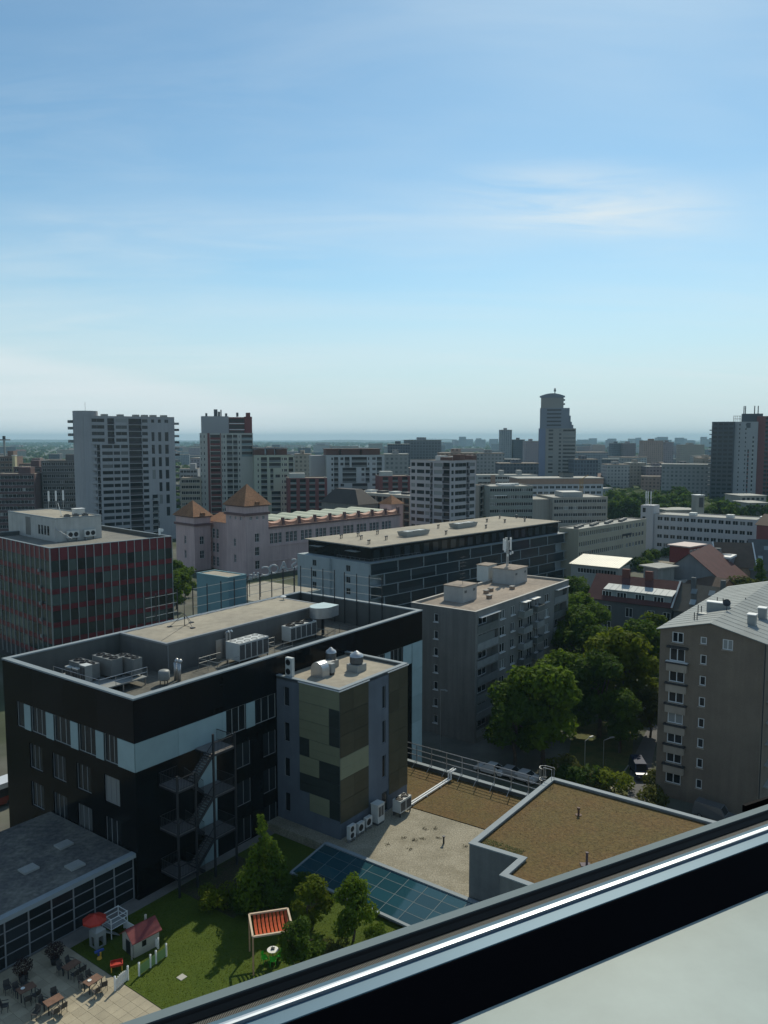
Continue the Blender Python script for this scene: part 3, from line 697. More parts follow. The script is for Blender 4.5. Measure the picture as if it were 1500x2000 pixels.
# air conditioners at the foot of the tower
for i, (lx, ly, lab) in enumerate(((17.2, -9.6, 'last of the small white air conditioners, at the tower corner over the skylight'), (18.7, -9.5, 'small white air conditioner in the middle of the row at the tower foot'), (20.1, -9.4, 'small white air conditioner beside the tall cabinet at the tower foot'))):
    split_ac('air_conditioner', lab, W1(lx, ly, ZGRAV), G1, 1 if i else 2, .95, .95 if i else 1.3, .38)
r = thing('air_conditioner', 'tall white cooling cabinet with slatted sides at the tower foot', 'air conditioner', W1(21.6, -9.7, ZGRAV), G1)
mb = MB(); ringwall(mb, 0, 1.1, 0, .9, .25, 2.1, .06); mb.box(-.03, 1.13, -.03, .93, 2.1, 2.18); mb.build('casing', M_acw, r)
for k in range(2): MB().box(.12 + .46 * k, .5 + .46 * k, -.01, .0, .9, 1.9).build('louvre', M_grille, r)
MB().box(.05, 1.05, .05, .85, 0, 2.0).build('core', M_grille, r)
chiller('air_conditioner', 'white two-fan cooling unit on legs where the white pipes end', W1(24.4, -10.5, ZGRAV), G1, 2.0, 1.0, 1.75, 2, 1, M_acw, legs=.45)
# ------------------------------------------------------------------ gravel terrace, sedum roofs, railing
def slab(name, pts, z0, z1, m):
    mb = MB(); mb.prism([W1(*p)[:2] for p in pts], z0, z1); return struct(name, mb, m)
M_gravel = mat2('pebbles', (0.31, 0.28, 0.215), (0.235, 0.21, 0.155), 0.5, .35, .65, scale2=7.0, amt2=.35, bump=.6, bscale=9)
M_sedum = mat2('dry_sedum', (0.120, 0.074, 0.028), (0.108, 0.079, 0.028), 0.28, .34, .68, scale2=4.2, amt2=.30, bump=.6, bscale=6)
slab('gravel_terrace', [(15.6, 0), (15.6, -46), (27.2, -46), (27.4, -18), (26.9, -8.45), (26.9, 0)], ZCOURT - .05, ZGRAV, M_gravel)
slab('sedum_bed', [(27.22, -46), (35.9, -46), (35.9, 0), (26.92, 0), (26.92, -8.45), (27.42, -18)], ZCOURT - .05, ZGRAV + .07, M_sedum)
# tufts and pebble clumps on the terrace
def tufts(name, n, area, z, size, m, label, cat, seed):
    rng = random.Random(seed); mb = MB()
    while n:
        x, y = rng.uniform(*area[0]), rng.uniform(*area[1]); n -= 1
        p = W1(x, y, z); s = rng.uniform(*size)
        for k in range(4):
            a = rng.uniform(0, 6.28); h = s * rng.uniform(.3, .6); q = p + Vector((math.cos(a), math.sin(a), 0)) * s * .8
            mb.add([p + Vector((math.sin(a), -math.cos(a), 0)) * s * .3, p - Vector((math.sin(a), -math.cos(a), 0)) * s * .3, q + Vector((0, 0, h))], [(0, 1, 2)])
    o = mb.build(name, m); o['kind'] = 'stuff'; tag(o, label, cat); return o
M_dry = mat('dry_tuft', (0.12, 0.078, 0.03), .9, .4, 1.5)
M_dryg = mat('green_tuft', (0.10, 0.105, 0.03), .9, .4, 1.5)
tufts('sedum_tufts', 2200, ((27.4, 35.8), (-24, -.5)), ZGRAV + .06, (.04, .09), M_dry, 'dry brown tufts covering the low green roof behind the gravel', 'plants', 3)
for i, (lx, ly) in enumerate(((24.0, -13.8), (24.6, -14.6), (22.2, -14.7), (21.5, -14.2), (23.2, -15.9), (19.2, -12.6), (19.8, -14.9), (23.4, -18.9), (21.2, -13.2))):
    rng = random.Random(i); mb = MB()
    for k in range(26):
        a, d = rng.uniform(0, 6.28), rng.uniform(0, .34); p = Vector((d * math.cos(a), d * math.sin(a), 0)); s = rng.uniform(.06, .12); b = rng.uniform(0, 6.28)
        mb.add([p, p + Vector((math.cos(b), math.sin(b), .3)) * s, p + Vector((math.cos(b + .9), math.sin(b + .9), .9)) * s], [(0, 1, 2)])
    tag(mb.build('weed', mat('weed', (0.115, 0.095, 0.05), .9, .3, 2.0), loc=W1(lx, ly, ZGRAV)), 'low dark weed growing through the pale gravel terrace', 'weed', 'weeds on the gravel terrace')
mb = MB(); mb.tube((0, 0, 0), (0, 0, .7), .09, 8); mb.tube((0, 0, .7), (0, 0, .78), .16, 8); tag(mb.build('vent_pipe', M_dmetal, loc=W1(22.6, -16.9, ZGRAV)), 'dark little vent pipe standing in the gravel', 'vent')
# white insulated pipes from the cooling unit over the terrace edge
r = thing('insulated_pipes', 'pair of bright white insulated pipes running over the sedum', 'pipe', W1(26.5, -10.0, ZGRAV), G1)
for y in (0, .32): mb = MB(); mb.tube((0, y, .28), (8.6, y, .28), .1, 8); mb.tube((8.6, y, .2), (8.6, y, 1.15), .1, 8); mb.tube((8.6, y, 1.1), (9.6, y, 1.1), .1, 8); mb.build('pipe', M_white, r)
for x in (.8, 3.4, 6.2): MB().box(x, x + .15, -.15, .5, .0, .19).build('support', M_acg, r)
# edge wall with railing
r = thing('terrace_railing', 'tall galvanised railing on the sheet-metal edge of the terrace', 'railing', W1(36.15, -0.1, ZGRAV), G1)
mb = MB(); mb.box(-.25, .15, -23.4, 0, -.8, .5); mb.build('upstand', M_inner, r)
mb = MB(); mb.box(-.35, .2, -23.4, 0, .5, .58); mb.build('coping', M_coping, r)
n = 12
for k in range(n): y = -.3 - 23.0 * k / (n - 1); mb = MB(); mb.box(-.05, .03, y - .04, y + .04, .58, 2.75); mb.bar((-.05, y, 1.0), (-1.1, y, .12), .05, .05); mb.build('post', M_metal, r)
for z in (2.72, 2.05, 1.4): mb = MB(); mb.tube((-.01, -23.3, z), (-.01, -.2, z), .05, 6); mb.build('rail', M_metal, r)
# block with the sloping-edged green roof
ZG = PD(917, 1646, P(915, 1757, ZGRAV).y).z
M_gw = mat('grey_render', (0.16, 0.165, 0.165), .85, .2, .5, streak=.18, fine=.06)
gb = thing('green_roof_block', 'low grey block with stepped corner and dry sedum roof', 'building', W1(0, 0, ZCOURT), G1)
gp = [(15.9, -23.65), (16.2, -28.15), (13.05, -28.1), (13.0, -48), (32.3, -48), (32.3, -23.6)]
def ring(pts, inset):                                # inset copy of a rectilinear outline (anticlockwise)
    n = len(pts); a2 = sum(pts[i][0] * pts[(i + 1) % n][1] - pts[(i + 1) % n][0] * pts[i][1] for i in range(n)); sg = 1 if a2 > 0 else -1; out = []
    for i in range(n):
        p0, p1, p2 = Vector(pts[i - 1]), Vector(pts[i]), Vector(pts[(i + 1) % n])
        d1, d2 = (p1 - p0).normalized(), (p2 - p1).normalized(); n1, n2 = Vector((-d1.y, d1.x)) * sg, Vector((-d2.y, d2.x)) * sg
        k = 1 + n1.dot(n2); out.append(p1 + (n1 + n2) * (inset / max(k, .2)))
    return out
h = ZG - ZCOURT
mb = MB(); mb.prism(gp, 0, h - .38); mb.build('wall', M_gw, gb)
def band(mb, pts, i0, i1, z0, z1):
    a, b = ring(pts, i0), ring(pts, i1); n = len(pts)
    for i in range(n):
        j = (i + 1) % n
        mb.quad((*a[i], z1), (*a[j], z1), (*b[j], z1), (*b[i], z1)); mb.quad((*a[i], z0), (*a[j], z0), (*a[j], z1), (*a[i], z1)); mb.quad((*b[i], z0), (*b[j], z0), (*b[j], z1), (*b[i], z1))
mb = MB(); band(mb, gp, 0.0, .4, h - .38, h - .05); mb.build('parapet', M_gw, gb)
mb = MB(); band(mb, gp, -.06, .48, h - .1, h); mb.build('coping', M_coping, gb)
mb = MB(); mb.prism(ring(gp, .39), h - .5, h - .3); mb.build('sedum_roof', M_sedum, gb)
tufts('sedum_tufts', 3500, ((16.6, 31.8), (-47, -24.1)), ZG - .3, (.04, .085), M_dry, 'dry brown tufts on the roof of the grey stepped block', 'plants', 5)
tufts('sedum_tufts', 900, ((16.6, 18.0), (-27.8, -24.1)), ZG - .3, (.05, .10), M_dryg, 'greenish tufts along the shaded edge of the sedum roof', 'plants', 6)
mb = MB(); mb.tube((0, 0, 0), (0, 0, .55), .1, 8); mb.tube((0, 0, .55), (0, 0, .72), .15, 8); mb.tube((0, 0, 0), (0, 0, .05), .3, 8); tag(mb.build('vent_pipe', mat('rust_pipe', (.10, .05, .035), .7, .2), loc=P(1130, 1592, ZG - .3)), 'short rusty vent pipe standing amid the sedum roof', 'vent')
mb = MB(); mb.tube((0, 0, 0), (0, 0, 1.0), .1, 8); mb.tube((0, 0, 1.0), (0, 0, 1.1), .13, 8); mb.box(-.5, .3, -.3, .3, 0, .08); tag(mb.build('vent_pipe', mat('purple_pipe', (.10, .07, .08), .7, .2), loc=P(1146, 1690, ZG - .3)), 'taller vent pipe by the window frame side of the sedum roof', 'vent')
r = thing('cage_ladder', 'grey caged ladder at the corner of the sedum roof', 'ladder', W1(31.2, -23.2, ZGRAV), G1)
mb = MB()
for x in (0, .55): mb.tube((x, 0, 0), (x, 0, h + .3), .03, 5)
for k in range(16): mb.tube((0, 0, .3 * k + .2), (.55, 0, .3 * k + .2), .02, 5)
for x in (0, .55): mb.tube((x, 0, h + .3), (x, 0, 6.3), .03, 5); mb.tube((x, 0, 6.3), (x, -.9, 6.3), .03, 5); mb.tube((x, -.9, 6.3), (x, -.9, h - .7), .03, 5)
mb.build('ladder', M_metal, r)
mb = MB()
for z in (3.0, 4.0, 5.0, 6.2):
    q = [(.275 + .5 * math.cos(math.pi * i / 8), .5 * math.sin(math.pi * i / 8), z) for i in range(9)]
    for a, b in zip(q, q[1:]): mb.tube(a, b, .02, 4)
for i in range(1, 8, 2): mb.tube((.275 + .5 * math.cos(math.pi * i / 8), .5 * math.sin(math.pi * i / 8), 3.0), (.275 + .5 * math.cos(math.pi * i / 8), .5 * math.sin(math.pi * i / 8), 6.2), .018, 4)
mb.build('cage', M_metal, r)

# ------------------------------------------------------------------ skylight between terrace and garden
sk = thing('skylight', 'sloping teal glass skylight in a metal frame below the gravel terrace', 'skylight', W1(0, 0, 0), G1)
A, B_, C_, D_ = Vector((15.45, -8.0, 7.25)), Vector((15.45, -30.0, 7.25)), Vector((10.2, -30.0, 6.5)), Vector((10.6, -8.0, 6.5))
def sp(u, v): return A.lerp(B_, u).lerp(D_.lerp(C_, u), v)
M_skg = glassmat('skylight_glass', (0.016, 0.060, 0.078), .05, .22, .6)
nu, nv = 11, 4
for i in range(nu):
    for j in range(nv):
        q = [sp((i + .02) / nu, (j + .03) / nv), sp((i + .98) / nu, (j + .03) / nv), sp((i + .98) / nu, (j + .97) / nv), sp((i + .02) / nu, (j + .97) / nv)]
        dz = Vector((0, 0, .04)); mb = MB(); mb.add([p for p in q] + [p + dz for p in q], [(0, 1, 2, 3), (7, 6, 5, 4), (0, 4, 5, 1), (1, 5, 6, 2), (2, 6, 7, 3), (3, 7, 4, 0)]); mb.build('pane', M_skg, sk)
mb = MB()
for i in range(1, nu): mb.bar(sp(i / nu, 0), sp(i / nu, 1), .05, .1)
for j in range(1, nv): mb.bar(sp(0, j / nv), sp(1, j / nv), .04, .09)
mb.build('glazing_bars', mat('bar_paint', (.10, .15, .165), .5, .1, spec=.2), sk)
mb = MB(); up = Vector((0, 0, .06)); mb.bar(A + up, B_ + up, .42, .14); mb.bar(A + up, D_ + up, .16, .14); mb.bar(D_ + up, C_ + up, .3, .14); mb.build('edge_flashing', M_coping, sk)
mb = MB(); mb.add([(15.4, -8.1, ZCOURT - .02), (15.4, -30, ZCOURT - .02), (10.3, -30, ZCOURT - .02), (10.7, -8.1, ZCOURT - .02), (15.4, -8.1, 7.16), (15.4, -30, 7.16), (10.3, -30, 6.42), (10.7, -8.1, 6.42)], [(0, 4, 7, 3), (3, 7, 6, 2), (1, 2, 6, 5), (0, 1, 5, 4), (4, 5, 6, 7)]); mb.build('curb', M_gw, sk)

# ------------------------------------------------------------------ glass pavilion on the left
ZPV = 10.4
pv = thing('glass_pavilion', 'low glazed pavilion with flat weathered roof beside the office block', 'building', W1(0, 0, ZCOURT), G1)
q = LOC(NB, G1, P(262, 1665, ZPV)); PVY = q[1]
pvx0, pvx1, pvy1 = -26.0, -.08, PVY + 13.0; hp = ZPV - ZCOURT
M_pvr = mat2('weathered_felt', (0.15, 0.145, 0.13), (0.085, 0.085, 0.085), .45, .35, .65, scale2=2.5, amt2=.3, bump=.3, bscale=6)
mb = MB(); mb.box(pvx0, pvx1, PVY, pvy1, hp - .35, hp - .04); mb.build('roof', M_pvr, pv)
mb = MB(); mb.box(pvx0 - .2, pvx1 + .02, PVY - .25, PVY + .35, hp - .37, hp); mb.build('fascia', M_coping, pv)
for x, y in ((-7.6, 4.2), (-5.0, 1.6), (-3.6, 5.5)): MB().box(x, x + 1.3, PVY + y, PVY + y + 1.1, hp - .04, hp + .12).build('roof_hatch', M_acg, pv)
step = 1.9; k = 0; x = pvx1 - .1
while x > pvx0 + step:
    for j in range(4):
        mb = MB(); mb.box(x - step + .05, x - .05, PVY + .08, PVY + .1, .12 + j * .93, .12 + (j + 1) * .93 - .06); mb.build('pane', M_glass, pv)
    MB().box(x - .05, x + .05, PVY, PVY + .15, 0, hp - .37).build('mullion', M_dframe, pv); x -= step
mb = MB()
for j in range(5): mb.box(pvx0, pvx1 - .1, PVY + .02, PVY + .12, .06 + j * .93, .12 + j * .93)
mb.build('transoms', M_dframe, pv)
mb = MB(); mb.box(pvx0, pvx1, PVY + .4, pvy1, .02, .1); mb.build('floor', M_pod, pv)
mb = MB(); mb.box(pvx0, pvx1 - .06, pvy1 - .2, pvy1, 0, hp - .36); mb.build('rear_wall', M_gw, pv)

# ------------------------------------------------------------------ lawn, terrace tiles
M_lawn = mat2('lawn', (0.056, 0.088, 0.007), (0.070, 0.100, 0.009), .35, .3, .7, scale2=16.0, amt2=.3, bump=.7, bscale=30)
slab('lawn', [(-7.3, -46), (15.5, -46), (15.5, -1.2), (-7.3, -1.2)], ZCOURT - .03, ZCOURT + .015, M_lawn)
rng = random.Random(11); mb = MB()
for k in range(26000):                               # short grass blades
    x, y = rng.uniform(-7.2, 12), rng.uniform(-24, -1.4); p = W1(x, y, ZCOURT + .01); a = rng.uniform(0, 6.28); s = rng.uniform(.03, .07)
    dv = Vector((math.cos(a), math.sin(a), 0)) * .035
    mb.add([p - dv, p + dv, p + Vector((rng.uniform(-.04, .04), rng.uniform(-.04, .04), s))], [(0, 1, 2)])
g = mb.build('grass', leafmat('grass_blade', (0.056, 0.088, 0.008), .5)); g['kind'] = 'stuff'; tag(g, 'short mown grass of the garden lawn', 'grass')
M_soil = mat2('planting_soil', (0.055, 0.045, 0.03), (0.045, 0.055, 0.02), .6, .4, .6, amt2=.4, bump=.6)
slab('planting_bed', [(3.0, -8.6), (10.2, -8.6), (10.2, -1.3), (3.0, -1.3)], ZCOURT - .01, ZCOURT + .03, M_soil)
tb = slab('terrace', [(-28, -46), (-7.34, -46), (-7.34, PVY - .02), (-28, PVY - .02)], ZCOURT - .06, ZCOURT - .01, mat('tile_bed', (.16, .145, .115), .9, .2))
M_tile = mat('terrace_tile', (0.345, 0.300, 0.215), .85, .14, .9, objvar=.10, fine=.05)
TILE = MB().box(.008, .792, .008, .792, 0, .03).mesh('tile', M_tile); cnt = 0
for i in range(26):
    for j in range(20):
        x, y = -7.36 - .8 * (i + 1), PVY - .1 - .8 * (j + 1)
        p = W1(x, y); r_ = p.x / p.y
        if cnt < 300 and -0.56 < r_ and p.y < 60.5:
            o = link('tile', TILE, tb, W1(x, y, ZCOURT - .012 + .004 * random.random()), R(G1)); cnt += 1

# ------------------------------------------------------------------ garden furniture
M_wood = mat('table_wood', (0.16, 0.085, 0.055), .6, .25, 3.0)
M_seat = mat('chair_rattan', (0.045, 0.042, 0.04), .6, .25, 3.0)
def table(label, p, th, plate=False):
    r = thing('cafe_table', label, 'table', p, th, 'wooden tables on the terrace')
    for k in range(5): MB().box(-.6, .6, -.38 + .153 * k, -.38 + .153 * k + .148, .7, .74).build('top_board', M_wood, r)
    for x in (-.5, .5):
        for y in (-.3, .3): MB().box(x - .03, x + .03, y - .03, y + .03, 0, .7).build('leg', M_dmetal, r)
    MB().box(-.5, .5, -.03, .03, .64, .7).build('rail', M_dmetal, r)
    if plate:
        mb = MB(); mb.lathe([(.001, .0), (.10, .0), (.15, .035), (.14, .04), (.09, .01), (.001, .01)], 14); tag(mb.build('plate', M_white, loc=Vector(p) + Vector((-.2, -.1, .74))), plate, 'plate')
    return r
CH = None
def chair(p, th, label, group):
    global CH
    if CH is None:
        r = thing('cafe_chair', label, 'chair', p, th, group)
        MB().box(-.23, .23, -.22, .22, .42, .46).build('seat', M_seat, r)
        mb = MB(); mb.add([(-.22, .2, .46), (.22, .2, .46), (.22, .24, .46), (-.22, .24, .46), (-.2, .3, .88), (.2, .3, .88), (.2, .33, .88), (-.2, .33, .88)], [(0, 1, 5, 4), (1, 2, 6, 5), (2, 3, 7, 6), (3, 0, 4, 7), (4, 5, 6, 7)]); mb.build('backrest', M_seat, r)
        for x in (-.2, .2):
            for y in (-.2, .2): MB().tube((x, y, 0), (x * .95, y * .95, .43), .018, 5).build('leg', M_dmetal, r)
            MB().bar((x * 1.15, -.2, .66), (x * 1.15, .24, .66), .04, .03).build('armrest', M_dmetal, r)
        KIDS[r.name] = list(r.children); CH = r; return r
    return clone(CH, p, th, label, group)
tabs = [((52, 1948), G1 - 6, 'white plate at the edge of a table before the dark potted shrub', 'brown wooden cafe table before the dark potted shrub'), ((140, 1902), G1 + 4, None, 'brown wooden cafe table in the shade by the sandy strip'), ((105, 1972), G1 - 4, None, 'brown wooden cafe table ringed by sunlit chairs on the tiles'), ((182, 1932), G1 + 2, 'white plate on the table beside the white garden gate', 'brown wooden cafe table beside the white garden gate')]
for (x, y), th, pl, lab in tabs:
    p = P(x, y, ZCOURT + .02 + .0); table(lab, p, th, pl)
    where = lab.split('table ')[1]
    for k, (dx, dy, rr) in enumerate(((-.35, -.72, 180), (.35, -.72, 180), (-.35, .72, 0), (.35, .72, 0))):
        v = Matrix.Rotation(R(th + random.uniform(-8, 8)), 3, 'Z') @ Vector((dx, dy, 0)) * random.uniform(.95, 1.2)
        chair(p + v, th + rr + random.uniform(-25, 25), 'dark cafe chair at the table ' + where, 'terrace chairs')
for x, y in ((10, 1975), (70, 1990), (15, 1940)):
    p = P(x, y, ZCOURT + .02); chair(p, random.uniform(0, 360), 'dark cafe chair standing loose at the terrace edge away from tables', 'terrace chairs')
def potted(label, x, y, s, m):
    p = P(x, y, ZCOURT + .02); r = thing('potted_shrub', label, 'shrub', p)
    mb = MB(); mb.lathe([(.001, 0), (.28, 0), (.36, .5), (.32, .5), (.3, .42), (.001, .42)], 12); mb.build('pot', M_dmetal, r)
    rng = random.Random(int(x)); mb = MB()
    for k in range(700):
        v = Vector((rng.gauss(0, 1), rng.gauss(0, 1), rng.gauss(0, 1))).normalized() * rng.uniform(.5, 1) * s; v.z = v.z * .8 + .5 + s * .8
        a = Vector((rng.gauss(0, 1), rng.gauss(0, 1), rng.gauss(0, 1))).normalized(); b = a.orthogonal().normalized(); mb.quad(v - a * .06, v - b * .04, v + a * .06, v + b * .04)
    mb.build('foliage', m, r); return r
M_leaf_r = leafmat('leaf_purple', (0.035, 0.022, 0.024), .15)
potted('dark purple potted shrub at the shaded end of the terrace', 46, 1915, .75, M_leaf_r)
potted('dark purple potted shrub near the sandy strip by the playhouse lawn', 108, 1882, .75, M_leaf_r)

# toddler playground
M_red = mat('red_plastic', (0.42, 0.035, 0.02), .45, .1); M_dred = mat('dark_red_roof', (0.17, 0.03, 0.03), .55, .15, 2.0)
M_cream = mat('cream_plastic', (0.40, 0.38, 0.33), .5, .1); M_blue = mat('blue_plastic', (0.04, 0.09, 0.32), .4, .1); M_yel = mat('yellow_plastic', (0.6, 0.35, 0.05), .4, .1)
M_grn = mat('green_plastic', (0.05, 0.42, 0.03), .35, .1)
ph = thing('playhouse', 'cream toy playhouse with dark red gable roof on the lawn', 'playhouse', P(262, 1872, ZCOURT + .01), G1 - 6)
mb = MB(); wallface(mb, 'y-', 2.2, 0, 1.35, [(.7, 1.1, .55, 1.05)], 2.2, 1.7, .08); wallface(mb, 'x-', 1.7, 0, 1.35, [(.5, 1.1, .02, 1.1)], 2.2, 1.7, .08)
mb.quad((2.2, 0, 0), (2.2, 1.7, 0), (2.2, 1.7, 1.35), (2.2, 0, 1.35)); mb.quad((2.2, 1.7, 0), (0, 1.7, 0), (0, 1.7, 1.35), (2.2, 1.7, 1.35))
mb.add([(0, 0, 1.35), (0, 1.7, 1.35), (0, .85, 2.0)], [(0, 1, 2)]); mb.add([(2.2, 0, 1.35), (2.2, 1.7, 1.35), (2.2, .85, 2.0)], [(0, 1, 2)]); mb.build('wall', M_cream, ph)
for s in (0, 1):
    y0, y1 = ((-.15, .87), (1.85, .83))[s]; mb = MB(); mb.add([(-.2, y0, 1.26), (2.4, y0, 1.26), (2.4, y1, 2.05), (-.2, y1, 2.05), (-.2, y0, 1.20), (2.4, y0, 1.20), (2.4, y1, 1.99), (-.2, y1, 1.99)], [(0, 1, 2, 3), (4, 7, 6, 5), (0, 4, 5, 1), (1, 5, 6, 2), (2, 6, 7, 3), (3, 7, 4, 0)]); mb.build('roof_slope', M_dred, ph)
MB().box(-.02, .0, .5, 1.15, .0, 1.1).build('door', M_dmetal, ph); MB().box(.7, 1.1, .05, .08, .55, 1.05).build('window', M_glass, ph)
MB().tube((1.7, 1.1, 1.8), (1.7, 1.1, 2.3), .1).build('chimney', M_cream, ph)
MB().box(-.25, -.18, -.1, .02, 0, 1.0).build('post', M_cream, ph)
# white picket gate and fence
def fence(label, pts, hgt, m, solid):
    r = thing('garden_fence', label, 'fence', pts[0])
    o = Vector(pts[0])
    for p in pts: q = Vector(p) - o; mb = MB(); mb.box(q.x - .06, q.x + .06, q.y - .06, q.y + .06, 0, hgt); mb.lathe([(.001, hgt + .16), (.09, hgt + .08), (.001, hgt)], 8, (q.x, q.y, 0)); mb.build('post', M_white, r)
    for a, b in zip(pts, pts[1:]):
        a, b = Vector(a) - o, Vector(b) - o; n = max(2, int((b - a).length / .16))
        if solid == 'net':
            mb = MB(); up = Vector((0, 0, hgt * .85)); mb.quad(a + Vector((0, 0, .05)), b + Vector((0, 0, .05)), b + up, a + up); mb.build('panel', m, r)
        else:
            for k in range(1, n): q = a.lerp(b, k / n); MB().box(q.x - .05, q.x + .05, q.y - .02, q.y + .02, .05, hgt * (.8 + .15 * math.sin(3.14 * k / n))).build('picket', m, r)
            for z in (.25, .7): mb = MB(); mb.bar(a + Vector((0, 0, z)), b + Vector((0, 0, z)), .03, .07); mb.build('rail', m, r)
    return r
z0 = ZCOURT + .012
fence('white toy picket gate at the tiled terrace edge', [P(225, 1935, z0), P(250, 1914, z0)], 1.0, M_white, 'p')
M_net = mat('pale_green_panel', (0.22, 0.33, 0.12), .6, .1)
fence('pale green toy fence with white posts beside the playhouse', [P(272, 1906, z0), P(294, 1890, z0), P(305, 1882, z0), P(325, 1868, z0)], .95, M_net, 'net')
fence('short white rope fence behind the playhouse', [P(309, 1853, z0), P(243, 1812, z0)], .8, M_white, 'p')
r = thing('parasol', 'small red parasol over the toy tower by the pavilion', 'parasol', P(186, 1838, ZCOURT + .01))
MB().tube((0, 0, 0), (0, 0, 2.1), .03).build('pole', M_white, r)
mb = MB(); n = 8; R0 = .95; mb.add([(0, 0, 2.25)] + [(R0 * math.cos(2 * math.pi * i / n), R0 * math.sin(2 * math.pi * i / n), 1.85) for i in range(n)] + [(R0 * math.cos(2 * math.pi * i / n), R0 * math.sin(2 * math.pi * i / n), 1.70) for i in range(n)], [(0, 1 + i, 1 + (i + 1) % n) for i in range(n)] + [(1 + i, 1 + n + i, 1 + n + (i + 1) % n, 1 + (i + 1) % n) for i in range(n)]); mb.build('canopy', M_red, r)
r = thing('toy_tower', 'pale toy climbing tower with arched opening under the red parasol', 'play equipment', P(188, 1856, ZCOURT + .01), G1)
mb = MB(); wallface(mb, 'y-', .9, 0, 1.3, [(.25, .65, .1, .9)], .9, .9, .1); wallface(mb, 'x-', .9, 0, 1.3, [(.25, .65, .1, .9)], .9, .9, .1); mb.quad((.9, 0, 0), (.9, .9, 0), (.9, .9, 1.3), (.9, 0, 1.3)); mb.quad((.9, .9, 0), (0, .9, 0), (0, .9, 1.3), (.9, .9, 1.3)); mb.build('wall', M_acg, r)
mb = MB(); mb.add([(0, 0, 1.3), (.9, 0, 1.3), (.9, .9, 1.3), (0, .9, 1.3), (.45, .45, 1.75)], [(0, 1, 4), (1, 2, 4), (2, 3, 4), (3, 0, 4)]); mb.build('roof', M_acg, r)
mb = MB(); mb.add([(.95, .1, 1.0), (.95, .7, 1.0), (2.2, .7, .1), (2.2, .1, .1), (.95, .1, .9), (.95, .7, .9), (2.2, .7, 0), (2.2, .1, 0)], [(0, 1, 2, 3), (0, 3, 7, 4), (1, 5, 6, 2), (4, 7, 6, 5)]); mb.build('slide', M_acg, r)
r = thing('climbing_frame', 'white tubular climbing frame behind the playhouse', 'play equipment', P(218, 1835, ZCOURT + .01), G1)
for x in (0, 1.5):
    for y in (0, 1.2): MB().tube((x, y, 0), (x, y, 1.7), .04).build('post', M_white, r)
mb = MB()
for z in (.8, 1.25, 1.65):
    for a, b in (((0, 0), (1.5, 0)), ((1.5, 0), (1.5, 1.2)), ((1.5, 1.2), (0, 1.2)), ((0, 1.2), (0, 0))): mb.tube((*a, z), (*b, z), .03, 5)
mb.build('bars', M_white, r); MB().box(.05, 1.45, .05, 1.15, .74, .8).build('platform', M_acg, r)
r = thing('toy_seesaw', 'small blue and yellow ride-on toy on the shaded grass', 'toy', P(194, 1868, ZCOURT + .01), 40)
mb = MB(); mb.tube((0, 0, .1), (0, 0, .45), .12); mb.box(-.35, .35, -.1, .1, .4, .52); mb.build('body', M_blue, r); mb = MB(); mb.lathe([(.001, .02), (.2, .02), (.16, .14), (.001, .14)], 10, (-.1, -.3, 0)); mb.build('base', M_yel, r); MB().box(-.05, .05, -.32, -.25, .1, .5).build('handle', M_yel, r)
r = thing('toy_table', 'low orange red toy sand table with yellow leg on the lawn', 'toy', P(228, 1893, ZCOURT + .01), 20)
mb = MB(); ringwall(mb, -.45, .45, -.35, .35, .42, .58, .06); mb.box(-.39, .39, -.29, .29, .42, .46); mb.build('tray', M_red, r)
for x, y in ((-.38, -.28), (.38, -.28), (.38, .28), (-.38, .28)): MB().box(x - .04, x + .04, y - .04, y + .04, 0, .42).build('leg', M_yel, r)
MB().box(-.3, .3, -.3, .3, 0, .02); tag(MB().box(-.28, .28, -.28, .28, 0, .04).build('inspection_cover', M_cream, loc=P(355, 1909, ZCOURT + .015), rz=R(G1)), 'square pale inspection cover set in the lawn', 'cover')
# pergola with hanging orange fabric
PG = P(487.7, 1857.6, z0); pgt = G1 + 0
pg = thing('pergola', 'tall timber pergola with sagging orange fabric strips', 'pergola', PG, 15)
w_, d_ = 3.0, 2.9; hz = 2.95; M_pine = mat('pine_post', (0.42, 0.25, 0.14), .7, .2, 2.0); M_or = mat('orange_fabric', (0.50, 0.085, 0.025), .8, .2, 1.5)
M_pinel = mat('pine_pale', (0.55, 0.42, 0.30), .7, .15, 2.0)
pgc = [(0, 0), (w_, 0), (w_, -d_), (0, -d_)]
for x, y in pgc: MB().box(x - .06, x + .06, y - .06, y + .06, 0, hz).build('post', M_pine, pg)
for a, b in zip(pgc, pgc[1:] + pgc[:1]): mb = MB(); mb.bar((*a, hz + .06), (*b, hz + .06), .14, .12); mb.build('beam', M_pinel, pg)
for k in range(9):
    x = .3 + k * .3; mb = MB(); n = 8; pts = [(y, hz - .05 - .45 * (1 - ((2 * i / n - 1) ** 2))) for i, y in enumerate([-.05 - (d_ - .1) * j / n for j in range(n + 1)])]
    for i in range(n): (ya, za), (yb, zb) = pts[i], pts[i + 1]; mb.quad((x, ya, za), (x + .2, ya, za + .06), (x + .2, yb, zb + .06), (x, yb, zb))
    mb.build('fabric_strip', M_or, pg)
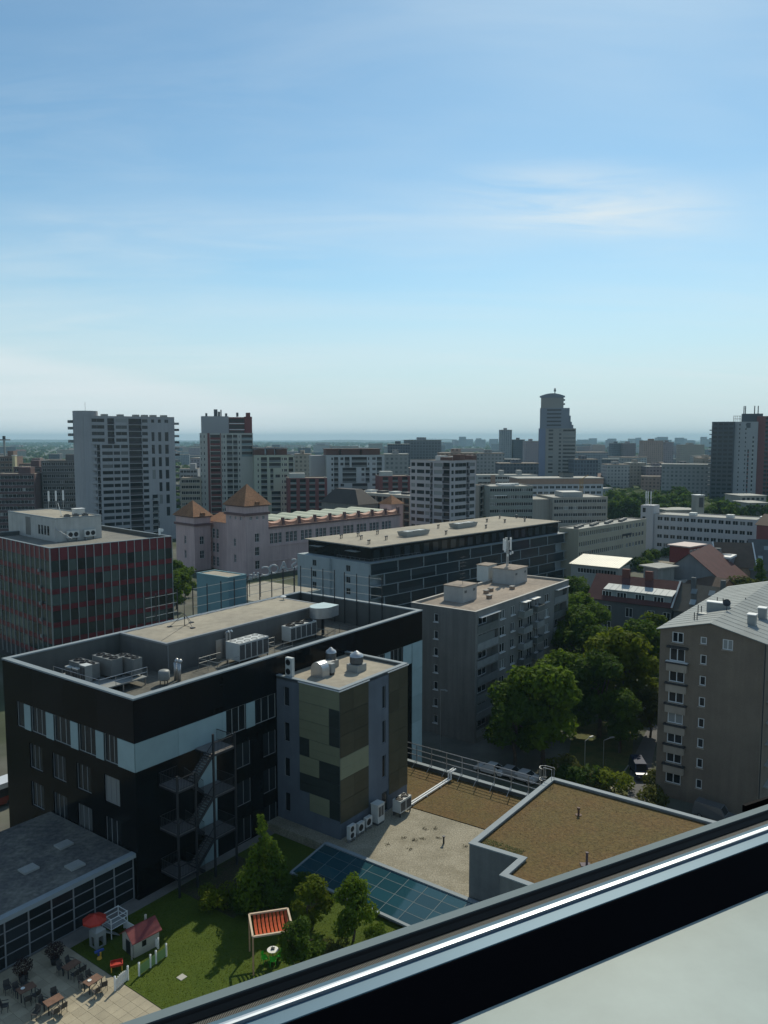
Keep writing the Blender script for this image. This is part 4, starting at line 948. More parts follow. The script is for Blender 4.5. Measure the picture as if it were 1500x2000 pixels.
# small green garden set below it
gt = P(533, 1872, z0)
r = thing('garden_table', 'small round white garden table beside green chairs', 'table', gt)
mb = MB(); mb.lathe([(.001, .7), (.42, .7), (.44, .73), (.001, .75)], 16); mb.build('top', M_white, r); mb = MB(); mb.tube((0, 0, 0), (0, 0, .7), .04); mb.lathe([(.001, .06), (.25, .02), (.25, 0)], 10); mb.build('stem', M_dmetal, r)
r = thing('storage_box', 'dark trinkets tray standing on the round white table', 'tray', gt + Vector((.02, .03, .75))); MB().box(-.16, .12, -.1, .14, 0, .08).build('tray', M_dmetal, r); MB().tube((-.05, 0, .08), (-.05, 0, .2), .04).build('cup', M_acg, r)
for k, (dx, dy, th, lab) in enumerate(((-.55, -.5, 120, 'bright green moulded garden chair on the lawn side of the white table'), (.1, -.75, 190, 'bright green moulded garden chair in front of the white table'), (.55, -.15, 260, 'bright green moulded garden chair between white table and bushy tree'))):
    r = thing('garden_chair', lab, 'chair', gt + Vector((dx, dy, 0)), th)
    MB().box(-.22, .22, -.22, .22, .38, .43).build('seat', M_grn, r)
    mb = MB(); pts = [(.24 * math.cos(a), .24 * math.sin(a)) for a in [math.pi * i / 8 for i in range(9)]]
    for (xa, ya), (xb, yb) in zip(pts, pts[1:]): mb.quad((xa, ya, .43), (xb, yb, .43), (xb * 1.1, yb * 1.25, .85), (xa * 1.1, ya * 1.25, .85)); mb.quad((xa * .9, ya * .9, .43), (xb * .9, yb * .9, .43), (xb * 1.0, yb * 1.15, .85), (xa * 1.0, ya * 1.15, .85))
    mb.build('backrest', M_grn, r)
    for x in (-.19, .19):
        for y in (-.19, .19): MB().tube((x * 1.1, y * 1.1, 0), (x, y, .39), .025, 5).build('leg', M_grn, r)
# ------------------------------------------------------------------ trees
def leafy(rng, lobes, n, size, squash=.8):
    """leaf-sized faces spread over and inside uneven lobes"""
    mb = MB(); tot = sum(l[3] ** 2 for l in lobes)
    for (cx, cy, cz, rad) in lobes:
        for k in range(int(n * rad * rad / tot)):
            d = Vector((rng.gauss(0, 1), rng.gauss(0, 1), rng.gauss(0, 1) + .15)).normalized()
            rr = rad * (rng.uniform(.35, 1.0) ** .45) * rng.uniform(.86, 1.1)
            p = Vector((cx, cy, cz)) + Vector((d.x, d.y, d.z * squash)) * rr
            nrm = (d + Vector((rng.gauss(0, .6), rng.gauss(0, .6), rng.gauss(0, .6) + .35))).normalized()
            a = nrm.orthogonal().normalized(); b = nrm.cross(a); t = rng.uniform(0, 3.14); a, b = a * math.cos(t) + b * math.sin(t), b * math.cos(t) - a * math.sin(t)
            s = size * rng.uniform(.6, 1.35)
            mb.add([p - a * s, p - b * s * .55 + nrm * s * .12, p + a * s, p + b * s * .55 + nrm * s * .12], [(0, 1, 2, 3)])
    return mb
def tree_mesh(seed, H, cr, n, size, trunk=.22, shape='round'):
    rng = random.Random(seed); lobes = []
    if shape == 'round':
        nl = 24
        for k in range(nl):
            a = rng.uniform(0, 6.28); d = cr * rng.uniform(.15, .80); z = H * rng.uniform(.26, .86); s = 1 - abs(z / H - .52) * 1.0
            lobes.append((d * math.cos(a) * s, d * math.sin(a) * s, z, cr * rng.uniform(.20, .40)))
        lobes.append((0, 0, H * .85, cr * .35))
    elif shape == 'cone':
        for k in range(16):
            f = k / 15; a = rng.uniform(0, 6.28); d = cr * (1 - f) * .55
            lobes.append((d * math.cos(a), d * math.sin(a), H * (.16 + .78 * f), cr * (.52 - .36 * f) * rng.uniform(.8, 1.15)))
    else:                                            # low spreading bush
        for k in range(9):
            a = rng.uniform(0, 6.28); d = cr * rng.uniform(.1, .7); lobes.append((d * math.cos(a), d * math.sin(a), H * rng.uniform(.3, .65), min(cr, H) * rng.uniform(.3, .5)))
    crown = leafy(rng, lobes, n, size)
    tm = MB(); th = H * (.55 if shape != 'bush' else .25)
    pts = [Vector((0, 0, 0))]
    for k in range(1, 5): pts.append(Vector((rng.gauss(0, .06) * k, rng.gauss(0, .06) * k, th * k / 4)))
    for k in range(4): tm.tube(pts[k], pts[k + 1], trunk * (1 - .17 * k), 7, trunk * (1 - .17 * (k + 1)))
    for l in lobes[:9]: st_ = pts[rng.choice((2, 3, 4))]; tm.tube(st_, Vector(l[:3]), trunk * .42, 5, trunk * .1)
    return crown, tm
TREES = {}
def tree_data(kind, seed, mleaf):
    key = (kind, seed, mleaf.name)
    if key not in TREES:
        H, cr, n, size, tr, sh = {'big': (12, 5.2, 5600, .33, .30, 'round'), 'mid': (9, 3.8, 1500, .42, .22, 'round'), 'far': (9, 4.2, 420, .85, .22, 'round'), 'cone': (7, 2.2, 3600, .15, .13, 'cone'), 'bush': (1.6, 1.6, 2200, .10, .07, 'bush'), 'small': (4.2, 1.9, 3400, .14, .1, 'round'), 'scrub': (3.5, 3.0, 1200, .3, .12, 'bush')}[kind]
        c, t = tree_mesh(seed * 31 + len(kind), H, cr, n, size, tr, sh)
        TREES[key] = (c.mesh('crown', mleaf), t.mesh('trunk', M_bark))
    return TREES[key]
def tree(kind, label, loc, s=1.0, mleaf=None, seed=1, group=None, name='tree', sz=None, cat='tree'):
    c, t = tree_data(kind, seed, mleaf or M_leaf)
    r = thing(name, label, cat, loc, random.uniform(0, 360), group); r.scale = (s, s, s * (sz or 1))
    link('crown', c, r); link('trunk', t, r); return r
# garden
zc = ZCOURT
tree('cone', 'slim upright garden tree with twin tops near the escape stair', P(512, 1778, zc), 1.12, M_leaf, 1, sz=1.12)
tree('cone', 'second slim upright tree stem leaning close to the twin-topped tree', P(538, 1786, zc), .95, M_leaf, 2)
tree('bush', 'low yellow green bush on the lawn before the escape stair', P(425, 1770, zc), 1.15, M_leaf_y, 1, name='bush', cat='bush')
tree('bush', 'low dark bush between the yellow bush and the slim tree', P(468, 1785, zc), .9, M_leaf_d, 2, name='bush', cat='bush')
tree('bush', 'dark leafy bush under the slim upright garden tree', P(545, 1800, zc), 1.0, M_leaf_d, 3, name='bush', cat='bush')
tree('small', 'round yellow green garden tree behind the pergola', P(610, 1815, zc), 1.0, M_leaf_y, 1)
tree('small', 'rounded dark green garden tree next to the skylight', P(690, 1838, zc), 1.12, M_leaf, 2, sz=1.15)
tree('small', 'bushy dark tree leaning over the pergola and green chairs', P(592, 1895, zc), .98, M_leaf_d, 3, sz=1.05)
tree('bush', 'small green bush by the metal edge of the skylight', P(735, 1835, zc), .8, M_leaf, 4, name='bush', cat='bush')
tree('bush', 'pale flowering bush under the dark garden tree', P(655, 1868, zc), .8, M_leaf_o, 1, name='bush', cat='bush')
for i, (x, y) in enumerate(((575, 1740), (560, 1755), (530, 1770), (590, 1725))): tree('bush', 'small dark shrub in the planting bed by the tower foot', P(x, y, zc), .6, M_leaf_d, 1 + i % 3, 'planting bed shrubs', 'bush', cat='bush')
# ------------------------------------------------------------------ grey apartment house behind the terrace
def UF(N, th, y=1250): return lambda x: ULEN(N, th, x, y)
M_grey = mat('grey_plaster', (0.185, 0.178, 0.165), .9, .16, .25, streak=.2, fine=.08)
M_grey2 = mat('grey_plaster_side', (0.20, 0.198, 0.188), .9, .16, .3, streak=.12, fine=.06)
M_rough = mat2('worn_roofing', (0.33, 0.27, 0.215), (0.24, 0.20, 0.165), .1, .38, .62, scale2=1.4, amt2=.18, bump=.2)
Ng = PD(929, 1195.6, 117); AL, AW, AH = 34.0, 11.7, Ng.z
ap = thing('apartment_building', 'seven-storey grey plaster apartment house with rooftop antenna hut', 'building', (Ng.x, Ng.y, 0), G1)
U = UF(Ng, G1); sh = 2.68; ztop = AH - .55
hx = [(4.3, 5.1, AH - 2.45 - sh * k, AH - 1.15 - sh * k) for k in range(7)]
hy, bal, logg = [], [], []
for k in range(7):
    z = AH - 2.6 - sh * k
    for xa, xb in ((976, 986), (997, 1005), (1063, 1071)): hy.append((U(xa), U(xb), z, z + 1.5))
    for xa, xb in ((1013, 1022), (1030, 1039), (1044, 1050)): hy.append((U(xa), U(xb), z - .5 if xa == 1030 else z, z + 1.5))
    logg.append((U(932.5), U(973), z - .75, z + 1.55)); logg.append((U(1081), U(1105), z - .75, z + 1.55))
logg = [l + (1.15,) for l in logg if l[2] > .1]; hy = [h_ for h_ in hy if h_[2] > .1]
mb = MB(); wallface(mb, 'x-', AW, 0, AH, hx, AL, AW, .22); mb.build('gable_wall', M_grey, ap)
mb = MB(); wallface(mb, 'y-', AL, 0, AH, hy + logg, AL, AW, .25)
mb.quad((AL, 0, 0), (AL, AW, 0), (AL, AW, AH), (AL, 0, AH)); mb.quad((AL, AW, 0), (0, AW, 0), (0, AW, AH), (AL, AW, AH)); mb.build('wall', M_grey2, ap)
for h_ in hx: putwin(ap, 'x-', *h_, AL, AW, 1, 1, M_frame, M_glass, .15, .1, sub=True, sill=M_frame)
for h_ in hy:
    putwin(ap, 'y-', *h_, AL, AW, 2, 1, M_frame, random.choice([M_glass, M_glass, M_glass_b]), .15, .09, sub=True, sill=M_frame)
M_par = [mat('balcony_panel_a', (.20, .21, .21), .7, .2, .8, objvar=.3), mat('balcony_panel_b', (.16, .17, .16), .7, .2, .8, objvar=.4)]
for i, l in enumerate(logg):
    q = MB(); fbox(q, 'y-', l[0] + .02, l[1] - .02, 1.1, 1.15, l[2], l[3], AL, AW); q.build('loggia_back', M_grey, ap)
    q = MB(); fbox(q, 'y-', l[0] + .02, l[1] - .02, .05, 1.1, l[2] + .01, l[2] + .1, AL, AW); q.build('loggia_floor', M_concrete, ap)
    q = MB(); fbox(q, 'y-', l[0] + .03, l[1] - .03, -.06, .02, l[2] - .15, l[2] + .95, AL, AW); q.build('balcony_front', random.choice(M_par), ap)
    w = l[1] - l[0]; link('window', winmesh(w * .4, 1.5, 2, 1, M_frame, M_glass, .08), ap, fpt('y-', l[0] + w * .3, 1.02, l[2] + .7, AL, AW))
    if random.random() < .45: q = MB(); fbox(q, 'y-', l[0] + .05, l[0] + w * random.uniform(.4, .95), .03, .06, l[2] + .95, l[3] - .1, AL, AW); q.build('glazing', M_glass_b, ap)
for k in range(5):                                    # small balconies in the middle
    z = AH - 3.2 - sh * k
    q = MB(); ua, ub_ = U(1011), U(1028); fbox(q, 'y-', ua, ub_, -1.15, 0, z - .12, z, AL, AW); q.build('balcony_slab', M_concrete, ap)
    q = MB(); fbox(q, 'y-', ua, ub_, -1.15, -1.08, z, z + .95, AL, AW); fbox(q, 'y-', ua, ua + .06, -1.08, 0, z, z + .95, AL, AW); fbox(q, 'y-', ub_ - .06, ub_, -1.08, 0, z, z + .95, AL, AW); q.build('balcony_front', random.choice(M_par), ap)
    q = MB(); ua, ub_ = U(1037), U(1051); fbox(q, 'y-', ua, ub_, -1.15, 0, z - .12, z, AL, AW); q.build('balcony_slab', M_concrete, ap)
    q = MB(); fbox(q, 'y-', ua, ub_, -1.15, -1.08, z, z + .95, AL, AW); fbox(q, 'y-', ua, ua + .06, -1.08, 0, z, z + .95, AL, AW); fbox(q, 'y-', ub_ - .06, ub_, -1.08, 0, z, z + .95, AL, AW); q.build('balcony_front', random.choice(M_par), ap)
for xa, xb, dz in ((1015, 1020, 0), (1021, 1027, .0), (1032, 1038, 0), (1039, 1045, 0)):
    q = MB(); fbox(q, 'y-', U(xa), U(xb), -1.0, 0, AH - .95, AH - .85, AL, AW); q.build('canopy', M_white, ap)
for xa, xb in ((935, 973), (1083, 1106)): q = MB(); fbox(q, 'y-', U(xa), U(xb), -.5, 0, AH - 1.05, AH - .97, AL, AW); q.build('canopy', M_white, ap)
for k in range(7):                                    # ends of the balconies on the far long side
    q = MB(); q.box(.2, 3.2, AW, AW + 1.2, AH - 3.3 - sh * k, AH - 2.3 - sh * k); q.build('balcony', M_par[0], ap)
mb = MB(); mb.quad((.3, .3, AH - .35), (AL - .3, .3, AH - .35), (AL - .3, AW - .3, AH - .35), (.3, AW - .3, AH - .35)); mb.build('roof', M_rough, ap)
mb = MB(); ringwall(mb, 0.02, AL - .02, .02, AW - .02, AH - .4, AH - .02, .3); mb.build('parapet', M_concrete, ap)
coping(ap, AL, AW, AH, mat('pale_coping', (.42, .40, .36), .8, .1), .34, .07, .05)
def roofpt(x, y, z=None): return LOC(Ng, G1, P(x, y, AH - .35))
M_hut = mat('hut_render', (0.36, 0.355, 0.34), .85, .12, .8, streak=.1)
def hut(nm, label, base, L, W, H, z0, th, m=M_hut, vents=True):
    r = thing(nm, label, 'roof hut', (base.x, base.y, z0), th)
    q = MB(); q.box(0, L, 0, W, 0, H); q.build('wall', m, r); q = MB(); q.box(-.12, L + .12, -.12, W + .12, H, H + .12); q.build('roof', M_rough, r)
    if vents:
        for u in (.5, L - 1.2): q = MB(); q.box(u, u + .7, -.02, 0, H - 1.0, H - .6); q.build('vent', M_grille, r)
    return r
b0 = P(904, 1178, AH - .35); hut('roof_hut', 'plain pale stair hut with aerial on the grey apartment roof', b0, 4.4, 3.6, 2.5, AH - .35, G1)
b1 = P(1004, 1143, AH - .35); hut('roof_hut', 'pale lift hut carrying the mobile phone antennas', b1, 5.2, 4.4, 2.7, AH - .35, G1)
b2 = b1 + Vector((-4.2, 3.4, 0)); hut('roof_hut', 'white sheet-metal equipment box behind the antenna hut', b2, 3.2, 2.4, 2.9, AH - .35, G1, M_acw, False)
r = thing('mobile_antennas', 'cluster of white mobile phone panel antennas on a steel mast', 'antenna', b1 + Vector((-.8, 3.6, 2.75)), G1)
mb = MB(); mb.tube((0, 0, 0), (0, 0, 5.4), .13, 8); mb.tube((1.3, .4, 0), (1.3, .4, 4.6), .1, 8); mb.tube((0, 0, 3.4), (1.3, .4, 3.4), .06); mb.tube((-1.1, 0, 3.0), (2.2, .6, 3.0), .06); mb.tube((-1.1, 0, 4.6), (2.2, .6, 4.6), .06); mb.build('mast', M_metal, r)
for x, y, z in ((-1.1, -.2, 2.9), (-.5, .4, 3.1), (.55, .5, 3.2), (1.3, -.1, 3.0), (2.2, .4, 3.1)): MB().box(x - .17, x + .17, y - .1, y + .1, z, z + 2.1).build('panel_antenna', M_white, r)
for x, z in ((-.3, 2.2), (.8, 2.4), (1.6, 2.5)): MB().tube((x, -.25, z), (x, -.4, z), .25, 10).build('dish', M_white, r)
r = thing('tv_aerial', 'tall thin television aerial mast on the pale stair hut', 'aerial', b0 + Vector((.2, 2.6, 2.62)), G1)
mb = MB(); mb.tube((0, 0, 0), (0, 0, 4.6), .03, 5)
for z in (1.0, 1.7, 2.9, 3.5, 4.4): mb.tube((-.8, 0, z), (.8, 0, z), .015, 4); [mb.tube((x, -.25, z), (x, .25, z), .012, 4) for x in (-.6, -.3, 0, .3, .6)]
mb.build('mast', M_dmetal, r)
M_brick = mat('chimney_brick', (.27, .19, .14), .9, .2, 2.0)
for i, (x, y) in enumerate(((950, 1160), (959, 1156), (956, 1170), (1001, 1152))):
    r = thing('chimney', 'squat brick chimney with flat cap on the grey apartment roof', 'chimney', P(x, y, AH - .35), G1, 'low chimneys on the grey roof')
    MB().box(0, .9, 0, .6, 0, .5).build('stack', M_brick, r); MB().box(-.08, .98, -.08, .68, .5, .6).build('cap', M_concrete, r)

# ------------------------------------------------------------------ brown-grey gabled house on the right
LE = PD(1290, 1227, 100); TW_, TL_ = 12.2, 36.0
Nt = Vector((LE.x + TW_ * s1, LE.y - TW_ * c1, 0)); ZE, ZR = LE.z, 23.45
M_tan = mat('brown_plaster', (0.180, 0.146, 0.113), .92, .14, .3, streak=.12, fine=.09, bump=.25, bscale=9)
M_bpar = mat('balcony_render', (.32, .275, .225), .9, .15, .5, streak=.1)
tn = thing('apartment_building', 'brown plaster gabled apartment house with grey metal roof', 'building', (Nt.x, Nt.y, 0), G1)
zc_ = [18.7, 16.0, 13.3, 10.6, 8.0, 5.4, 2.7]
def faceu(x, y):                                     # where on the gable plane a picture point lies (u from the left)
    rr = ray(x, y); k = (Nt.x * c1 + Nt.y * s1) / (rr[0] * c1 + rr[1] * s1); X, Y = rr[0] * k, rr[1] * k
    return TW_ - (-(X - Nt.x) * s1 + (Y - Nt.y) * c1), HCAM + rr[2] * k
big, sml = [], []
for i, z in enumerate(zc_):
    big.append((1.25, 3.15, z - .7, z + .95)); sml.append((5.0, 5.75, z - .55, z + .65))
tops = [(1.5, 2.9, 20.9, 22.35), (7.55, 8.75, 20.9, 22.2)]
lit = [(4.9, 5.7, 21.0, 21.9)]
holes = big + sml + [(tops[0][0], tops[0][1], 20.4, 21.75), (tops[1][0], tops[1][1], 20.4, 21.7), (4.95, 5.7, 20.7, 21.6)]
mb = MB(); wallface(mb, 'x-', TW_, 0, ZE, holes, TL_, TW_, .22); mb.add([(0, TW_, ZE), (0, 0, ZE), (0, TW_ / 2, ZR - .1)], [(0, 1, 2)])
mb.quad((0, 0, 0), (TL_, 0, 0), (TL_, 0, ZE), (0, 0, ZE)); mb.quad((TL_, TW_, 0), (0, TW_, 0), (0, TW_, ZE), (TL_, TW_, ZE)); mb.quad((TL_, 0, 0), (TL_, TW_, 0), (TL_, TW_, ZE), (TL_, 0, ZE)); mb.build('wall', M_tan, tn)
for i, h_ in enumerate(holes):
    two = h_[1] - h_[0] > 1.0
    putwin(tn, 'x-', *h_, TL_, TW_, 2 if two else 1, 1, M_frame, M_glass_b if i in (15, 16, 3) else M_glass, .13, .11, sub=True, sill=M_bpar)
for i, z in enumerate(zc_[:6]):
    q = MB(); fbox(q, 'x-', 1.0, 3.5, -.5, 0, z - 1.0 - .95, z - .98, TL_, TW_); q.build('balcony_front', M_bpar, tn)
    q = MB(); fbox(q, 'x-', .85, 3.65, -.62, 0, z - .96, z - .8, TL_, TW_); q.build('balcony_slab', M_dmetal, tn)
q = MB(); fbox(q, 'x-', .9, 3.6, -.55, 0, zc_[0] - .75, zc_[0] - .68, TL_, TW_); q.build('bay_sill', M_frame, tn)
q = MB(); fbox(q, 'x-', .95, 3.55, -.5, 0, zc_[0] + 1.0, zc_[0] + 1.25, TL_, TW_); q.build('bay_roof', M_dmetal, tn)
M_roofm = mat('sheet_roof', (0.205, 0.225, 0.222), .6, .2, .25, spec=.2, fine=.06, streak=.05)
tc = TW_ / 2
for s in (0, 1):
    ya, yb = ((-.45, tc), (TW_ + .45, tc))[s]; za = ZE - .16
    q = MB(); q.add([(-.35, ya, za), (TL_ + .3, ya, za), (TL_ + .3, yb, ZR), (-.35, yb, ZR), (-.35, ya, za + .1), (TL_ + .3, ya, za + .1), (TL_ + .3, yb, ZR + .1), (-.35, yb, ZR + .1)], [(3, 2, 1, 0), (4, 5, 6, 7), (0, 1, 5, 4), (1, 2, 6, 5), (2, 3, 7, 6), (3, 0, 4, 7)]); q.build('roof_slope', M_roofm, tn)
    for k in range(1, 20):
        x = k * TL_ / 20; q = MB(); q.bar((x, ya + (.02 if s == 0 else -.02), za + .12), (x, yb, ZR + .12), .03, .03); q.build('standing_seam', M_roofm, tn)
for x, y in ((5.5, 2.2), (10.6, 2.0)):
    q = MB(); q.box(x, x + 1.1, y, y + .9, ZE + .2, ZR + .45); q.build('chimney', M_acg, tn); q = MB(); q.box(x - .1, x + 1.2, y - .1, y + 1.0, ZR + .45, ZR + .57); q.build('chimney_cap', M_frame, tn)
q = MB(); q.box(10.0, 11.0, 6.4, 9.2, ZR - .9, ZR + .6); q.build('chimney', M_acg, tn); q = MB(); q.box(9.9, 11.1, 6.3, 9.3, ZR + .6, ZR + .72); q.build('chimney_cap', M_frame, tn)
for x, y in ((3.6, 8.7), (3.8, 9.1), (8.6, 9.5), (8.9, 10.0), (15.5, 8.4), (16.0, 9.3), (18.0, 6.0)): q = MB(); q.tube((x, y, ZE), (x, y, ZR + .3), .06); q.build('vent_pipe', M_dmetal, tn)
for x, y in ((7.0, 9.0), (15.8, 8.8)): q = MB(); q.box(x, x + 1.1, y - .5, y + .5, ZR - 1.3, ZR - .45); q.build('roof_hatch', M_acg, tn)
q = MB(); q.tube((-.1, -.2, 0), (-.1, -.2, ZE - .2), .07); q.build('downpipe', M_dmetal, tn)
for k in range(6): q = MB(); q.box(3 + .0, 6, -1.0, 0, 3 + 2.7 * k, 3.12 + 2.7 * k); q.build('balcony_slab', M_concrete, tn); q = MB(); rail(q, [(3, -1, 3.12 + 2.7 * k), (6, -1, 3.12 + 2.7 * k)], 1.0, (.5,), .03); q.build('balcony_rail', M_metal, tn)
r = thing('satellite_dish', 'dark satellite dish on a pole on the grey metal roof', 'dish', Vector((Nt.x, Nt.y, 0)) + Matrix.Rotation(R(G1), 3, 'Z') @ Vector((8.6, 6.3, ZR - .1)))
MB().tube((0, 0, 0), (0, 0, 1.2), .04).build('pole', M_dmetal, r); q = MB(); q.lathe([(.001, 0), (.35, .05), (.5, .14)], 12); o = q.build('dish', M_dmetal, r, loc=(0, .1, 1.15)); o.rotation_euler = (R(-65), 0, R(160))

# ------------------------------------------------------------------ red and green curtain-wall office
Nr = PD(97, 1070.6, 150); TR = 46.3; RH = Nr.z
rl = LOC(Nr, TR, P(335, 1047, RH)); RL, RW = rl[0], 34.0
rd = thing('office_building', 'office block with red spandrels and green glass curtain wall', 'building', (Nr.x, Nr.y, 0), TR)
M_redp = mat('red_spandrel', (0.13, 0.016, 0.024), .35, .12, .5, objvar=.2); M_ggl = glassmat('green_glass', (0.048, 0.064, 0.058), .10, .75, .45)
M_fin = mat('alu_fin', (.36, .38, .38), .45, .1, metal=.4)
mb = MB(); mb.box(.1, RL - .1, .1, RW - .1, 0, RH - 1.0); mb.build('core', M_dmetal, rd)
bw = RL / 15.0; PNL = {}
def rp(face, u, w, z0, z1, m, nm):
    key = (round(w, 2), round(z1 - z0, 2), m.name)
    if key not in PNL: PNL[key] = MB().box(.03, w - .03, 0, .06, .03, z1 - z0 - .03).mesh(nm, m)
    link(nm, PNL[key], rd, fpt(face, u, .02, z0, RL, RW), ROT[face])
bands = [(RH - 2.55, RH - .1, 'r')]; z = RH - 2.55
for k in range(6): bands += [(z - 2.2, z, 'g'), (z - 3.25, z - 2.2, 'r')]; z -= 3.25
for face, n in (('y-', 15), ('x-', 15)):
    w = RL / 15 if face == 'y-' else RW / 15
    for i in range(n):
        for z0, z1, tt in bands:
            if z0 < 1: continue
            rp(face, i * w, w, z0, z1, M_redp if tt == 'r' else M_ggl, 'spandrel_panel' if tt == 'r' else 'glass_pane')
    for i in range(n + 1):
        q = MB(); fbox(q, face, max(0, i * w - .06), i * w + .06, -.14, .1, 1.0, RH - .05, RL, RW); q.build('fin', M_fin, rd)
for k in range(5):
    q = MB(); fbox(q, 'x-', RW - 4.7, RW - 4.2, -.5, -.15, RH - 5 - 3.25 * k, RH - 4.4 - 3.25 * k, RL, RW); q.build('air_conditioner_box', M_acg, rd)
coping(rd, RL, RW, RH - .1, M_coping, .35, .12, .1)
mb = MB(); mb.quad((.3, .3, RH - .95), (RL - .3, .3, RH - .95), (RL - .3, RW - .3, RH - .95), (.3, RW - .3, RH - .95)); mb.build('roof', mat2('grey_roofing', (.17, .165, .15), (.22, .21, .18), .15, .35, .65, amt2=.15), rd)
mb = MB(); ringwall(mb, .05, RL - .05, .05, RW - .05, RH - 1, RH - .11, .25); mb.build('parapet', M_inner, rd)
bp = P(109, 1059, RH - .95); lp = LOC(Nr, TR, bp); zpt = PD(108, 1013, bp.y).z
e1 = LOC(Nr, TR, P(201.6, 1007, zpt)); e2 = LOC(Nr, TR, P(10, 999, zpt))
PX0, PY0, PX1, PY1 = lp[0], lp[1], e1[0], e2[1]
pn = MB(); pn.box(PX0, PX1, PY0, PY1, RH - .94, zpt - .1); ph_ = pn.build('penthouse', mat('white_render', (.42, .42, .40), .85, .12, .5, streak=.12), rd)
q = MB(); q.quad((PX0 + .2, PY0 + .2, zpt - .08), (PX1 - .2, PY0 + .2, zpt - .08), (PX1 - .2, PY1 - .2, zpt - .08), (PX0 + .2, PY1 - .2, zpt - .08)); q.build('penthouse_roof', M_tar_roof, ph_)
q = MB(); ringwall(q, PX0 - .08, PX1 + .08, PY0 - .08, PY1 + .08, zpt - .1, zpt + .1, .3); q.build('penthouse_edge', M_coping, ph_)
for k in range(4): q = MB(); q.box(PX0 - .03, PX0 - .005, PY0 + 3.0 + 1.5 * k, PY0 + 3.9 + 1.5 * k, RH + .2, RH + 2.2); q.build('penthouse_window', M_glass, ph_)
q = MB(); q.box(PX0 - .03, PX0 - .005, PY0 + 12.4, PY0 + 15, RH - .5, RH + 3.5); q.build('penthouse_recess', M_grey, ph_)
for k, (x, lab) in enumerate(((2.2, 'white twin-fan cooling unit on the penthouse wall by the diagonal pipe'), (6.0, 'white twin-fan cooling unit on the penthouse wall nearer the sunny roof'))):
    r = thing('wall_air_conditioner', lab, 'air conditioner', Vector((Nr.x, Nr.y, RH - .3)) + Matrix.Rotation(R(TR), 3, 'Z') @ Vector((PX0 + x, PY0 - .75, 0)), TR)
    MB().box(0, 2.6, 0, .7, 0, 1.5).build('casing', M_acw, r)
    for j in range(2): c = .7 + 1.2 * j; q = MB(); q.poly([(c + .5 * math.cos(i * math.pi / 8), -.012, .75 + .5 * math.sin(i * math.pi / 8)) for i in range(16)]); q.build('fan', M_black, r)
    for x2 in (.3, 2.2): MB().box(x2, x2 + .1, .1, .74, -.64, 0).build('bracket', M_metal, r)
def on_red(lx, ly, z): return Vector((Nr.x, Nr.y, z)) + Matrix.Rotation(R(TR), 3, 'Z') @ Vector((lx, ly, 0))
r = thing('roof_pipe', 'thin diagonal cable pipe from the white penthouse to the roof edge', 'pipe', on_red(PX0, PY0, RH - .9), TR)
q = MB(); q.tube((-.2, -.1, 3.0), (1.6, -4.0, .9), .07, 6); q.tube((-.2, -.1, 0), (-.2, -.1, 3.0), .06); q.build('pipe', M_metal, r)
r = thing('vent_box', 'white roof vent box on the penthouse of the red office', 'vent', on_red(PX1 - 3.5, PY0 + 5, zpt - .08), TR); MB().box(0, 2.2, 0, 1.6, 0, 1.3).build('body', M_acw, r); MB().box(-.1, 2.3, -.1, 1.7, 1.3, 1.42).build('lid', M_white, r)
for i, (a, b_) in enumerate(((3.2, 2.0), (5.2, 2.2), (7.2, 2.0))): r = thing('roof_fan', 'small dark roof fan on the red office penthouse', 'ventilator', on_red(PX0 + a, PY0 + b_, zpt - .08), TR, 'small roof fans on the red office'); MB().box(0, 1.1, 0, .9, 0, .5).build('box', M_grille, r); link('fan', fan_disc(.4), r, (.55, .45, .5))
r = thing('antenna_mast', 'leaning white aerial pole on the red office penthouse', 'aerial', on_red(PX0 + 3.5, PY0 + 4.5, zpt - .08), TR); MB().tube((0, 0, 0), (-.6, .4, 3.0), .07).build('pole', M_white, r); MB().box(-.3, .3, -.3, .3, 0, .12).build('foot', M_concrete, r)
for i, dx in enumerate((0, 1.1, 2.2)): r = thing('panel_antenna', 'white upright panel antenna behind the red office roof', 'antenna', on_red(PX0 + 9 + dx * 1.6, PY1 - 1.2, zpt - .08), TR, 'panel antennas on the red office'); MB().tube((0, 0, 0), (0, 0, 4.4), .05).build('pole', M_metal, r); MB().box(-.2, .2, -.14, -.03, 2.0, 4.4).build('panel', M_white, r)
r = thing('antenna_mast', 'dark mast with dishes on the far corner of the red office roof', 'antenna', on_red(RL - 2.0, 1.5, RH - .9), TR)
q = MB(); q.tube((0, 0, 0), (0, 0, 4.2), .08); q.tube((0, 0, 2.5), (-1.8, 0, .2), .05); q.tube((0, 0, 2.5), (.2, 1.6, .2), .05); q.build('mast', M_dmetal, r); MB().box(-.3, .1, -.4, -.1, 1.2, 2.6).build('panel', M_white, r); MB().tube((.4, -.3, 2.2), (.4, -.45, 2.2), .35, 10).build('dish', M_white, r)

